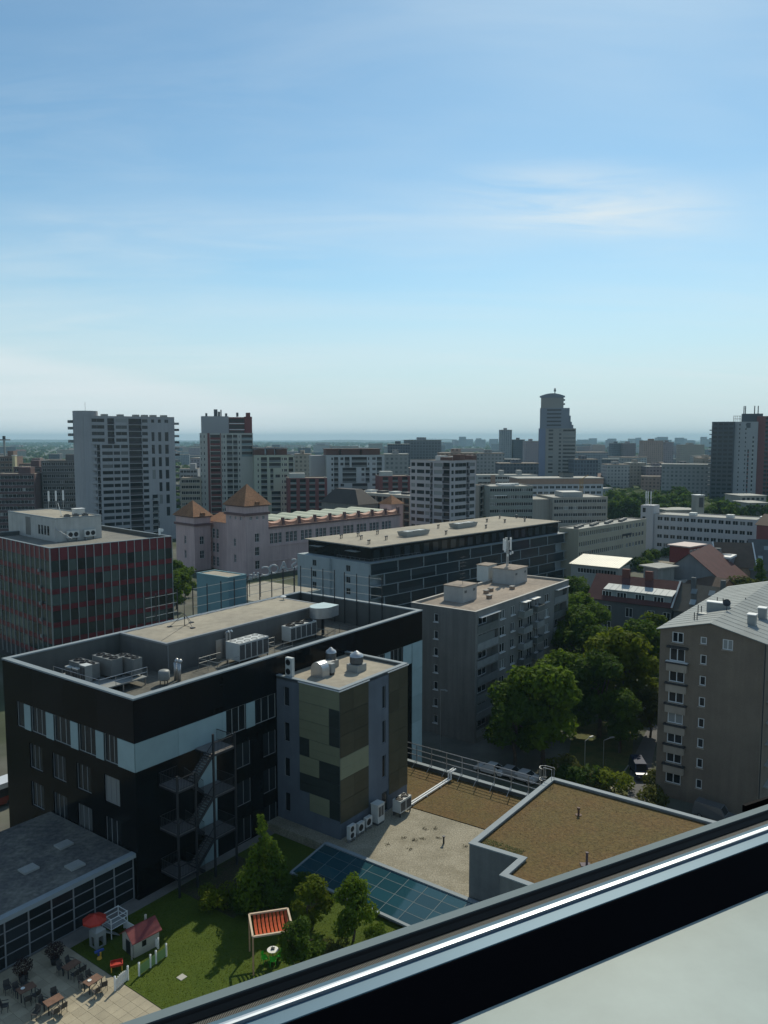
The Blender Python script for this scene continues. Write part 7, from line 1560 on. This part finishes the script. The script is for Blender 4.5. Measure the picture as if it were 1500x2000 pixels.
for x, y in ((2.0, 12), (2.0, 15), (4.4, 9.5), (4.4, 13.5), (1.2, 6)):
    sl = (7.0 + .25) / 7.5; zz = gwz - .13 + sl * (x + .5); q = MB(); q.add([(x, y, zz + .06), (x, y + 1.1, zz + .06), (x + .95, y + 1.1, zz + .95 * sl + .06), (x + .95, y, zz + .95 * sl + .06)], [(0, 3, 2, 1)]); q.build('roof_window', glassmat('skylight_pane', (.22, .25, .26), .15), gw_)
d_ = PD(1425, 1092, 202); r = thing('stair_turret', 'grey violet stair turret with white capped flat roof', 'turret', (d_.x, d_.y, 0), G1); MB().box(0, 6, 0, 6, 0, d_.z).build('wall', mat('violet_render', (.17, .165, .19), .9, .12), r); q = MB(); ringwall(q, -.3, 6.3, -.3, 6.3, d_.z, d_.z + .5, .8); q.box(.5, 5.5, .5, 5.5, d_.z, d_.z + .2); q.build('cap', M_frame, r); MB().box(2, 4, 3, 4.4, d_.z + .2, d_.z + 2.2).build('chimney', M_dwall, r)
px_house('town_house', 'tall dark red gable wall at the right edge above the tiled houses', 1478, 0, 1024, 262, 40, 12, 3, M_rdb, M_dtile, W=10)
# chapel-like tower and low roofs behind the white wing
d_ = PD(1361, 968, 400); r = thing('bell_tower', 'plain square bell tower with a cross among the trees', 'tower', (d_.x, d_.y, 0), 12); q = MB(); q.box(0, 4.4, 0, 4.4, 0, d_.z); q.build('shaft', M_bc, r); MB().box(1.4, 3.8, -.05, -.01, d_.z - 6, d_.z - 1).build('louvre', M_dk, r); q = MB(); q.box(-.2, 4.6, -.2, 4.6, d_.z, d_.z + .3); q.build('cap', M_frame, r); q = MB(); q.box(3.9, 4.1, 2, 2.2, d_.z + .3, d_.z + 3.2); q.box(3.4, 4.6, 2, 2.2, d_.z + 2.1, d_.z + 2.3); q.build('cross', M_dmetal, r)
for i, (x0, x1, y, D, lab) in enumerate(((1302, 1366, 996, 420, 'low flat pale roof just behind the white wing'), (1446, 1497, 968, 440, 'low white roofed hall between trees at the right edge'), (1462, 1502, 982, 420, 'second low white roofed hall in front of the first by the right edge'), (1212, 1262, 992, 450, 'low grey hall behind the cream wing, by the street trees'))):
    N = PD(x0, y, D); L_ = ULEN(N, 6, x1, y); r = thing('low_hall', lab, 'building', (N.x, N.y, 0), 6); MB().box(0, L_, 0, 16, 0, N.z - .3).build('wall', M_bc, r); MB().box(-.4, L_ + .4, -.4, 16.4, N.z - .3, N.z).build('roof', M_lroof, r)
    for k in range(5): q = MB(); q.box(L_ * (.08 + .18 * k), L_ * (.18 + .18 * k), -.04, -.005, N.z - 2.6, N.z - 1.2); q.build('window', M_glass, r)

# street on the far side of the office block, with a bus just showing
mb = MB(); mb.poly([(*W1(-60, 23)[:2], .004), (*W1(44.3, 23)[:2], .004), (*W1(44.3, 31)[:2], .004), (*W1(-60, 31)[:2], .004)]); struct('street', mb, M_asphalt)
mb = MB(); mb.poly([(*W1(-60, 21.5)[:2], .012), (*W1(44.3, 21.5)[:2], .012), (*W1(44.3, 22.9)[:2], .012), (*W1(-60, 22.9)[:2], .012)]); struct('pavement', mb, M_concrete)
bp_ = P(2, 1590, 0); bs = thing('city_bus', 'red and white city bus passing behind the black office corner', 'bus', (bp_.x - 3.5, bp_.y, .006), G1 + 180)
q = MB(); q.box(-6, 6, -1.25, 1.25, .35, 1.3); q.build('lower_body', PAINT['red'], bs); q = MB(); q.box(-5.98, 5.98, -1.22, 1.22, 2.35, 3.0); q.build('roof', PAINT['white'], bs)
q = MB(); q.box(-5.96, 5.96, -1.2, 1.2, 1.3, 2.35); q.build('windows', M_glass, bs)
for x in (-4, 3.6):
    for y in (-1.15, 1.15): link('wheel', CARM[True][2], bs, (x, y, .42))
# ------------------------------------------------------------------ streets, street trees, lamps, cars near by
mb = MB()
def strip(mb, pts, z):
    mb.poly([(p[0], p[1], z) for p in pts])
strip(mb, [W1(37.5, -52), W1(48.5, -52), W1(50, 40), W1(44.4, 40), W1(44.4, -.4), W1(37.5, -.4)], .004); struct('lane', mb, M_asphalt)
mb = MB(); strip(mb, [P(1220, 1570, 0), P(1262, 1570, 0), P(1275, 1480, 0), P(1300, 1380, 0), P(1285, 1380, 0), P(1228, 1500, 0)], .008); struct('driveway', mb, mat('driveway', (.105, .105, .108), .9, .15, .3))
mb = MB(); strip(mb, [P(1100, 1540, 0), P(1225, 1560, 0), P(1235, 1470, 0), P(1240, 1400, 0), P(1120, 1420, 0)], .012); struct('yard_lawn', mb, mat2('dry_yard_grass', (.10, .095, .032), (.055, .075, .02), .4, .35, .65, amt2=.3))
mb = MB(); mb.bar(P(1184, 1555, 0) + Vector((0, 0, .05)), P(1228, 1495, 0) + Vector((0, 0, .05)), .15, .14); struct('kerb', mb, M_concrete)
car('dark blue car with sun glinting on its windscreen in the driveway', 'dark blue', P(1248, 1512, 0) + Vector((0, 0, .012)), 86, True)
car('white car half hidden beyond the terrace railing', 'white', P(957, 1510, 0) + Vector((0, 0, .008)), G1 - 90); car('silver car parked beyond the railing near the big tree', 'silver', P(990, 1516, 0) + Vector((0, 0, .008)), G1 - 88); car('white car under the big tree by the ladder cage', 'white', P(1020, 1524, 0) + Vector((0, 0, .008)), G1 - 92)
car('grey van parked at the foot of the brown gabled house', 'grey', P(1395, 1600, 0) + Vector((0, 0, .008)), 140, True)
for i, (x, y) in enumerate(((1203, 1365), (1283, 1400))): car(('white car glimpsed under the trees', 'silver car beside the brown house under the trees')[i], ('white', 'silver')[i], P(x, y, 0) + Vector((0, 0, .006)), 120)
q_ = P(1290, 1395, 0); r = thing('garage', 'small garage with pale corrugated roof beside the brown house', 'garage', (q_.x, q_.y, 0), G1); MB().box(0, 5, 0, 4, 0, 2.3).build('wall', M_concrete, r); MB().box(-.3, 5.3, -.3, 4.3, 2.3, 2.45).build('roof', M_lroof, r); MB().box(.6, 4.2, -.03, -.005, 0, 2.0).build('door', M_acg, r)
def street_lamp(lab, p, h, th):
    r = thing('street_lamp', lab, 'street lamp', p, th); MB().tube((0, 0, 0), (0, 0, h), .06, 8, .035).build('pole', M_metal, r); q = MB(); q.tube((0, 0, h), (1.2, 0, h + .25), .04); q.build('arm', M_metal, r); MB().box(1.0, 1.7, -.12, .12, h + .18, h + .32).build('head', M_acg, r)
street_lamp('slender grey street lamp beside the round bush', P(1141, 1532, 0), 6.0, 40); street_lamp('street lamp with white head among the dark trees', P(1178, 1500, 0), 4.0, 20); street_lamp('street lamp at the foot of the grey apartment gable', P(860, 1462, 0), 9, -60)
tr = [('big', 1060, 1500, 1.28, M_leaf, 1, 'large leafy tree in front of the grey apartment house'), ('big', 1005, 1500, 1.0, M_leaf_d, 2, 'broad dark tree at the grey apartment corner'), ('big', 1215, 1420, 1.35, M_leaf_y, 3, 'large sunlit tree between the grey and brown houses'), ('big', 1170, 1440, 1.15, M_leaf_d, 1, 'dark tree under the large sunlit tree'), ('big', 1135, 1360, 1.35, M_leaf_d, 2, 'tall tree behind the grey apartment corner'), ('big', 1250, 1360, 1.2, M_leaf, 3, 'tree crown by the brown house eave'), ('big', 1130, 1290, 1.25, M_leaf, 2, 'tree rising beside the end of the grey apartment house'), ('big', 1160, 1300, 1.1, M_leaf, 1, 'tree between the grey house and the dark town house'), ('mid', 1225, 1300, .8, M_leaf_o, 1, 'yellowish tree at the foot of the dark town house wall'), ('mid', 1285, 1292, 1.15, M_leaf_y, 2, 'small sunlit tree at the foot of the grey tiled house'), ('big', 1120, 1240, 1.2, M_leaf_d, 3, 'tree by the lane behind the grey apartment roof'), ('big', 1105, 1430, 1.1, M_leaf, 3, 'tree with drooping edge before the grey balconies'), ('big', 1210, 1470, .8, M_leaf_d, 3, 'dark young tree beside the driveway'), ('mid', 1270, 1440, .9, M_leaf_o, 3, 'olive tree against the brown house corner'), ('big', 1015, 1460, .9, M_leaf, 3, 'tree close to the grey apartment loggias'), ('mid', 1120, 1205, 1.2, M_leaf, 2, 'round tree behind the grey roof edge near the shed')]
for kd, x, y, s, m, sd_, lab in tr: tree(kd, lab, P(x, y, 0), s, m, sd_)
for x, y, s, m, lab in ((1200, 1545, .95, M_leaf_y, 'round green bush beside the driveway'), (1130, 1540, 1.1, M_leaf_d, 'low bush by the street lamp foot'), (1274, 1582, .75, M_leaf_o, 'grey green bush hugging the brown house wall'), (1281, 1545, .7, M_leaf_o, 'second grey green bush along the brown house wall'), (1100, 1530, 1.0, M_leaf_o, 'pale flowering bush near the ladder cage'), (1160, 1545, .8, M_leaf_o, 'small grey bush at the lawn edge')): tree('scrub', lab, P(x, y, 0), s, m, 1, name='bush', cat='bush')
for i, (x, y, s, m) in enumerate(((1255, 1095, .9, M_leaf), (1275, 1090, .9, M_leaf), (1240, 1108, .9, M_leaf_d), (1300, 1085, .8, M_leaf), (1318, 1082, .7, M_leaf), (1262, 1112, .8, M_leaf))): tree('scrub', 'bushy tree on the bank between car park and blue grey gable', P(x, y + 4, 0), s * 1.5, m, 1 + i % 2, 'trees on the car park bank')
for i, (x, y, s, m) in enumerate(((1335, 1062, .8, M_leaf_o), (1370, 1066, .85, M_leaf_y), (1392, 1068, .9, M_leaf_y), (1415, 1066, .9, M_leaf_y), (1438, 1064, .95, M_leaf_y), (1460, 1060, 1.0, M_leaf), (1400, 1075, .8, M_leaf))): tree('mid', 'bright green tree in front of the white office wing', P(x, y + 4, 0), s * .62, m, 1 + i % 2, 'trees below the white wing')
for i, (x, y) in enumerate(((1398, 1231), (1421, 1233), (1446, 1233), (1466, 1230))): tree('mid', 'olive courtyard tree between the tiled houses', P(x, y, 0), 1.42 + .06 * (i % 3), M_leaf_o, 1 + i % 2, 'courtyard trees')
tree('cone', 'dark spruce at the courtyard edge near the right', P(1478, 1226, 0), 2.5, M_leaf_d, 3)
for i, (x, y, s) in enumerate(((345, 1190, 1.2), (352, 1175, 1.1), (340, 1160, 1.2), (362, 1165, 1.0))): tree('mid', 'green tree between the red office and the pink factory', P(x, y, 0), s, M_leaf, 1 + i % 2, 'trees by the factory corner')
for i, (x, y) in enumerate(((362, 1012), (372, 1008), (355, 1006), (120, 1040), (100, 1036), (138, 1034), (60, 1035), (82, 1042), (30, 1036))): tree('mid', 'street tree at the foot of the far apartment towers', P(x, y, 0), 1.2, M_leaf, 1 + i % 2, 'trees at the tower feet')
rng = random.Random(5)
for i in range(34): x = rng.uniform(1188, 1345); y = rng.uniform(992, 1022); tree('far', 'large park tree along the avenue beyond the office roofs', P(x, y, 0), rng.uniform(1.1, 1.7), M_leaf_d, 1 + i % 3, 'avenue trees')
for i in range(18): x = rng.uniform(1370, 1500); y = rng.uniform(1000, 1030); tree('far', 'broad tree round the bell tower and low halls', P(x, y, 0), rng.uniform(1.0, 1.5), M_leaf_d, 1 + i % 3, 'trees round the bell tower')
for i in range(10): x = rng.uniform(935, 1060); y = rng.uniform(1022, 1050); tree('far', 'tree in front of the grey green office', P(x, y, 0), rng.uniform(.8, 1.1), M_leaf, 1 + i % 3, 'trees by the grey green office')
# ------------------------------------------------------------------ the city further off
def far_box(name, lab, x0, x1, ytop, D, th, W, m, group=None, roofhouse=True, cat='building'):
    N = PD(x0, ytop, D); L_ = abs(ULEN(N, th, x1, ytop)); r = thing(name, lab, cat, (N.x, N.y, 0), th, group)
    q = MB(); q.box(0, L_, 0, W, 0, N.z); q.build('wall', m, r)
    q = MB(); q.box(-.3, L_ + .3, -.3, W + .3, N.z, N.z + .5); q.build('roof', M_lroof if random.random() < .4 else M_rough, r)
    if roofhouse and L_ > 8: q = MB(); q.box(L_ * .35, L_ * .6, W * .3, W * .7, N.z + .5, N.z + 3.0); q.build('roof_house', m, r)
    return r
FG = [gridmat('far_pale', (.34, .34, .33), (.09, .10, .11)), gridmat('far_grey', (.22, .23, .24), (.06, .07, .08)), gridmat('far_buff', (.32, .28, .23), (.09, .085, .08)), gridmat('far_mauve', (.26, .22, .23), (.07, .06, .07)), gridmat('far_dark', (.12, .13, .15), (.04, .045, .055), 2.4, 3.0, .6, .6), gridmat('far_rose', (.34, .24, .20), (.10, .08, .07))]
far_box('tower_block', 'slim rounded-looking grey tower just above the horizon', 979, 1000, 840, 1150, 0, 22, FG[1]); far_box('office_building', 'dark glass office slab beside the slim grey tower', 1003, 1025, 859, 1150, 0, 20, FG[4]); far_box('apartment_block', 'mauve slab touching the stepped high-rise on the horizon', 1026, 1052, 862, 1000, 0, 18, FG[3])
far_box('office_building', 'dark blue glazed office box breaking the skyline', 757, 800, 868, 760, 0, 26, FG[4]); far_box('office_building', 'wide grey office with roof masts behind the dark blue box', 790, 862, 860, 800, 0, 30, FG[1])
far_box('apartment_block', 'dark panel block right of the stepped high-rise', 1122, 1168, 898, 620, 4, 16, FG[4]); far_box('low_hall', 'long white roofed hall beyond the dark panel block', 1122, 1188, 884, 900, 2, 30, FG[1], roofhouse=False)
for i, (x0, x1, y, D, m, lab) in enumerate(((1196, 1216, 866, 1250, 4, 'dark hazy panel block on the plain'), (1217, 1242, 866, 1240, 3, 'mauve hazy panel block next to the dark one'), (1257, 1296, 861, 1150, 5, 'rose tinted hazy panel block, broad and tall'), (1297, 1316, 864, 1180, 3, 'mauve hazy slab beside the rose panel block'), (1330, 1376, 869, 1200, 2, 'buff hazy panel block behind the dark trees'), (1186, 1230, 908, 690, 0, 'pale stepped flats behind the avenue trees'), (1231, 1262, 905, 700, 2, 'buff flats behind the avenue trees'), (1262, 1314, 912, 690, 3, 'mauve flats with a rose painted centre'), (1315, 1370, 909, 640, 1, 'large grey blue slab above the avenue trees'), (1371, 1402, 896, 660, 2, 'buff tall flats beside the grey blue slab'), (1402, 1425, 903, 640, 1, 'grey flats with pale balconies before the dark high-rise'), (1426, 1500, 904, 600, 0, 'pale flats at the foot of the right high-rises'), (575, 606, 888, 560, 2, 'buff flats between the greenish and pale blocks'), (752, 798, 888, 520, 0, 'pale flats behind the wine red terraced block'), (860, 930, 886, 520, 5, 'rose brown flats rising behind the banded block'), (930, 985, 886, 640, 0, 'pale flats with terracotta roof line'), (976, 1052, 906, 560, 4, 'dark ornate flats with pale gables before the stepped high-rise'))):
    far_box('apartment_block', lab, x0, x1, y, D, 3, 16, FG[m])
rng = random.Random(21); taken = []
names = [('pale', 0), ('grey', 1), ('buff', 2), ('mauve', 3), ('dark', 4), ('rose', 5)]
for i in range(340):
    D = 560 * (7.0 ** rng.random()); x = rng.uniform(-120, 1620); zt = rng.choice((9, 12, 12, 15, 18, 24, 27)) * (1 if D < 1500 else 1.2)
    X = (x - 750) / 1550 * D; w = rng.uniform(14, 60) * (1 if D < 1800 else 1.6)
    if any(abs(X - a) < (w + b) * .55 and abs(D - c) < 30 for a, b, c in taken): continue
    taken.append((X, w, D)); nm, mi = rng.choice(names); tall = 'low' if zt < 14 else 'mid-height' if zt < 22 else 'tall'
    r = thing('distant_building', f'{tall} {nm} building in the hazy city plain', 'building', (X, D, 0), rng.choice((-20, 0, 8, 46, 53)), f'{tall} {nm} buildings of the plain')
    dp = rng.uniform(11, 18); q = MB(); q.box(0, w, 0, dp, 0, zt); q.build('wall', FG[mi], r)
    if rng.random() < .45 and zt < 16: q = MB(); q.add([(-.4, -.4, zt), (w + .4, -.4, zt), (w + .4, dp + .4, zt), (-.4, dp + .4, zt), (1, dp / 2, zt + 4), (w - 1, dp / 2, zt + 4)], [(0, 1, 5, 4), (1, 2, 5), (2, 3, 4, 5), (3, 0, 4)]); q.build('roof', rng.choice((M_oldred, M_dtile, M_brn)), r)
    else: q = MB(); q.box(-.3, w + .3, -.3, dp + .3, zt, zt + .6); q.build('roof', rng.choice((M_lroof, M_rough, M_rough, M_lroof)), r)
for i in range(34):                                  # estate rows on the horizon
    x = rng.uniform(1120, 1400) if i < 26 else rng.uniform(880, 960); D = rng.uniform(4300, 5200); X = (x - 750) / 1550 * D; h = rng.uniform(34, 62)
    r = thing('distant_building', 'tiny grey estate slab on the horizon', 'building', (X, D, 0), 0, 'estate slabs on the horizon'); MB().box(0, rng.uniform(25, 70), 0, 14, 0, h).build('wall', FG[rng.choice((0, 1, 3))], r)
# far woods and gardens between the roofs
rng = random.Random(33); mb = MB()
def clump(x, y, s):
    for k in range(9):
        d = Vector((rng.gauss(0, 1), rng.gauss(0, 1), abs(rng.gauss(0, 1)))).normalized(); c = Vector((x, y, s * .3)) + Vector((d.x * s, d.y * s, d.z * s * .9)); n_ = (d + Vector((0, -.2, .4))).normalized(); a = n_.orthogonal().normalized(); b = n_.cross(a); t = s * rng.uniform(.5, .9)
        mb.quad(c - a * t, c - b * t, c + a * t, c + b * t)
for k in range(5200):
    D = 450 * (12 ** rng.random()); X = D * rng.uniform(-.56, .56); clump(X, D, rng.uniform(3.2, 5.5) * (1 + D / 5000))
o = mb.build('distant_trees', M_leaf_d); o['kind'] = 'stuff'; tag(o, 'dark belts of trees and gardens between the distant houses', 'trees')
rng = random.Random(34); mb = MB()
for k in range(2600):
    D = rng.uniform(5400, 9000); X = D * rng.uniform(-.6, .6); clump(X, D, rng.uniform(9, 16))
o = mb.build('horizon_woods', M_leaf_d); o['kind'] = 'stuff'; tag(o, 'thin line of woods along the horizon', 'trees')
mb = MB(); n = 80; xs = [-9000 + 18000 * k / n for k in range(n + 1)]; hs_ = [max(2, 46 + 26 * math.sin(k * .31 + 1) * (1.2 - k / n) + 12 * math.sin(k * .9) - 34 * (k / n)) for k in range(n + 1)]
mb.add([(x, 11000 + 300 * math.sin(i), 0) for i, x in enumerate(xs)] + [(x, 11800, h) for x, h in zip(xs, hs_)] + [(x, 14000, 0) for x in xs], [(k, k + 1, n + 2 + k, n + 1 + k) for k in range(n)] + [(n + 1 + k, n + 2 + k, 2 * n + 3 + k, 2 * n + 2 + k) for k in range(n)])
struct('hills', mb, M_ground)
# tower crane far left
d_ = PD(10, 905, 520); r = thing('tower_crane', 'pale tower crane at the left edge of the skyline', 'crane', (d_.x, d_.y, 0), 0); hz_ = PD(10, 856, 520).z; q = MB(); q.box(-.5, .5, -.5, .5, 0, hz_); q.build('mast', M_acg, r); q = MB(); q.box(-14, 4, -.4, .4, hz_ - 1.4, hz_ - .6); q.build('jib', M_acg, r); MB().box(-.7, .7, -.7, .7, hz_ - .6, hz_ + 1.5).build('cab', M_dmetal, r)

# ------------------------------------------------------------------ the window we look out of
TW0 = 28.7; wd = Vector((math.cos(R(TW0)), math.sin(R(TW0)), 0)); wnn = Vector((-math.sin(R(TW0)), math.cos(R(TW0)), 0))
SC = 0.50
def nz(x, y, n):                                     # height below the eye where picture point (x,y) meets the window line at distance n
    rr = ray(x, y); nn = rr[0] * wnn.x + rr[1] * wnn.y; return rr[2] / nn * n
def ratio(y): rr = ray(1190, y); return -rr[2] / (rr[0] * wnn.x + rr[1] * wnn.y)
win = thing('window_frame', 'dark window frame with chrome bead, rubber seals and pale sill', 'window', (0, 0, HCAM), TW0)
# local axes of the frame: x along the window, y outwards, z up; the eye is at the origin
r_lip0, r_lip1, r_gas, r_ch0, r_ch1, r_blu, r_blk = [ratio(y) for y in (1675.6, 1688, 1703, 1722, 1738.5, 1759.5, 1869)]
X0, X1 = -3.0, 4.0
def prof(nm, pts, m, close=True, smooth=False):
    mb = MB(); n = len(pts); mb.add([(X0, y, z) for y, z in pts] + [(X1, y, z) for y, z in pts], [(i, (i + 1) % n, n + (i + 1) % n, n + i) for i in range(n if close else n - 1)] + ([tuple(range(n - 1, -1, -1)), tuple(range(n, 2 * n))] if close else [])); return mb.build(nm, m, win, smooth=smooth)
nb_ = SC; zb = -r_blu * nb_; zbl = -r_blk * nb_
M_wfr = mat('anodised_frame', (.10, .17, .225), .5, .08, 6.0, metal=.15, spec=.2); M_wblk = mat('black_seal_face', (.0025, .0025, .004), .7, .2, 8.0, spec=.04); M_chr = mat('chrome_bead', (.30, .33, .37), .46, .06, 30.0, metal=1.0, fine=.06)
n_c1 = -zb / r_ch1                                   # blue strip: flat top of the sash
prof('sash_top', [(nb_, zb), (nb_, zb - .012), (n_c1 + .03, zb - .012), (n_c1, zb)], M_wfr)
tl = 1.5; n_f = nb_ * (r_blu + tl) / (r_blk + tl); zbl = -r_blk * n_f    # face slopes in, as steep as the sun, down to the sill
prof('sash_face', [(nb_ - .001, zb - .001), (n_f, zbl), (n_f, zbl - .03), (nb_ + .02, zbl - .03), (nb_ + .02, zb - .003)], M_wblk)
zc0 = zb + .004; n_c0 = -zc0 / r_ch0; cy = (n_c1 + n_c0) / 2; rad = (n_c0 - n_c1) / 2
bw2 = n_c0 - n_c1
prof('chrome_bead', [(n_c1 + .0003, zb - .003), (n_c1 + .0006, zb + .0012), (n_c1 + .12 * bw2, zb + .0027), (n_c1 + .5 * bw2, zb + .0030), (n_c1 + .88 * bw2, zb + .0029), (n_c0 - .0004, zb + .0008), (n_c0, zb - .003)], M_chr)
zgas = zb - .006; n_g = -zgas / r_gas; n_l1 = -zgas / r_lip1; n_l0 = -(zgas) / r_lip0
def ribmat():
    m, nt, b = nodemat('ribbed_strip'); N, L = nt.nodes, nt.links; tc_ = N.new('ShaderNodeTexCoord'); sp_ = N.new('ShaderNodeSeparateXYZ'); L.new(tc_.outputs['Object'], sp_.inputs[0])
    a = N.new('ShaderNodeMath'); a.operation = 'MULTIPLY'; L.new(sp_.outputs['X'], a.inputs[0]); a.inputs[1].default_value = 5200; s = N.new('ShaderNodeMath'); s.operation = 'SINE'; L.new(a.outputs[0], s.inputs[0])
    bp_ = N.new('ShaderNodeBump'); L.new(s.outputs[0], bp_.inputs['Height']); bp_.inputs['Distance'].default_value = .0006; L.new(bp_.outputs[0], b.inputs['Normal']); b.inputs['Base Color'].default_value = (.12, .115, .10, 1); b.inputs['Roughness'].default_value = .5; return m
mb = prof('ribbed_strip', [(n_c0 - .004, zgas - .004), (n_g, zgas - .004), (n_g, zgas - .02), (n_c0 - .004, zgas - .02)], ribmat())
prof('rubber_gasket', [(n_g, zgas - .003), (n_g + .25 * (n_l1 - n_g), zgas + .001), (n_g + .5 * (n_l1 - n_g), zgas - .004), (n_g + .75 * (n_l1 - n_g), zgas + .0005), (n_l1, zgas - .003), (n_l1, zgas - .02), (n_g, zgas - .02)], mat('rubber', (.018, .017, .016), .55, .2, 8.0, spec=.25))
prof('outer_lip', [(n_l1, zgas), (n_l0, zgas), (n_l0, zgas - .03), (n_l1, zgas - .03)], mat('painted_lip', (.15, .19, .20), .7, .06, 10.0, spec=.1))
prof('sill', [(n_f + .004, zbl - .0005), (n_f + .004, zbl - .03), (-.35, zbl - .03), (-.35, zbl - .0005)], mat('sill_board', (.27, .33, .32), .5, .10, 14.0, fine=.05, spec=.2))
nk = n_l0 + .03; xk = [nk * (lambda rr: (rr[0] * wd.x + rr[1] * wd.y) / (rr[0] * wnn.x + rr[1] * wnn.y))(ray(x_, 1572)) for x_ in (1456, 1700)]
mb = MB(); mb.box(xk[0], xk[1], nk, nk + .004, zgas - .3, nz(1465, 1571, nk)); mb.build('outer_bracket', M_wblk, win)
mb = MB(); mb.box(X0, X1, .05, n_l0 - .002, -HCAM, zbl - .034); hw = mb.build('high_rise_wall', M_gw, loc=(0, 0, HCAM), rz=R(TW0)); hw['kind'] = 'structure'

# ------------------------------------------------------------------ hazy air
mb = MB(); mb.box(-15000, 15000, -300, 15000, -1.0, 130)
hz = mb.build('haze', None); hz.data.materials.clear()
m = bpy.data.materials.new('haze'); m.use_nodes = True; nt = m.node_tree; nt.nodes.clear(); o_ = nt.nodes.new('ShaderNodeOutputMaterial'); v_ = nt.nodes.new('ShaderNodeVolumePrincipled')
v_.inputs['Color'].default_value = (.50, .80, .96, 1); v_.inputs['Density'].default_value = 0.00010; v_.inputs['Anisotropy'].default_value = 0.0; nt.links.new(v_.outputs[0], o_.inputs['Volume'])
hz.data.materials.append(m); hz['kind'] = 'stuff'; tag(hz, 'thin blue summer haze over the whole city', 'haze')
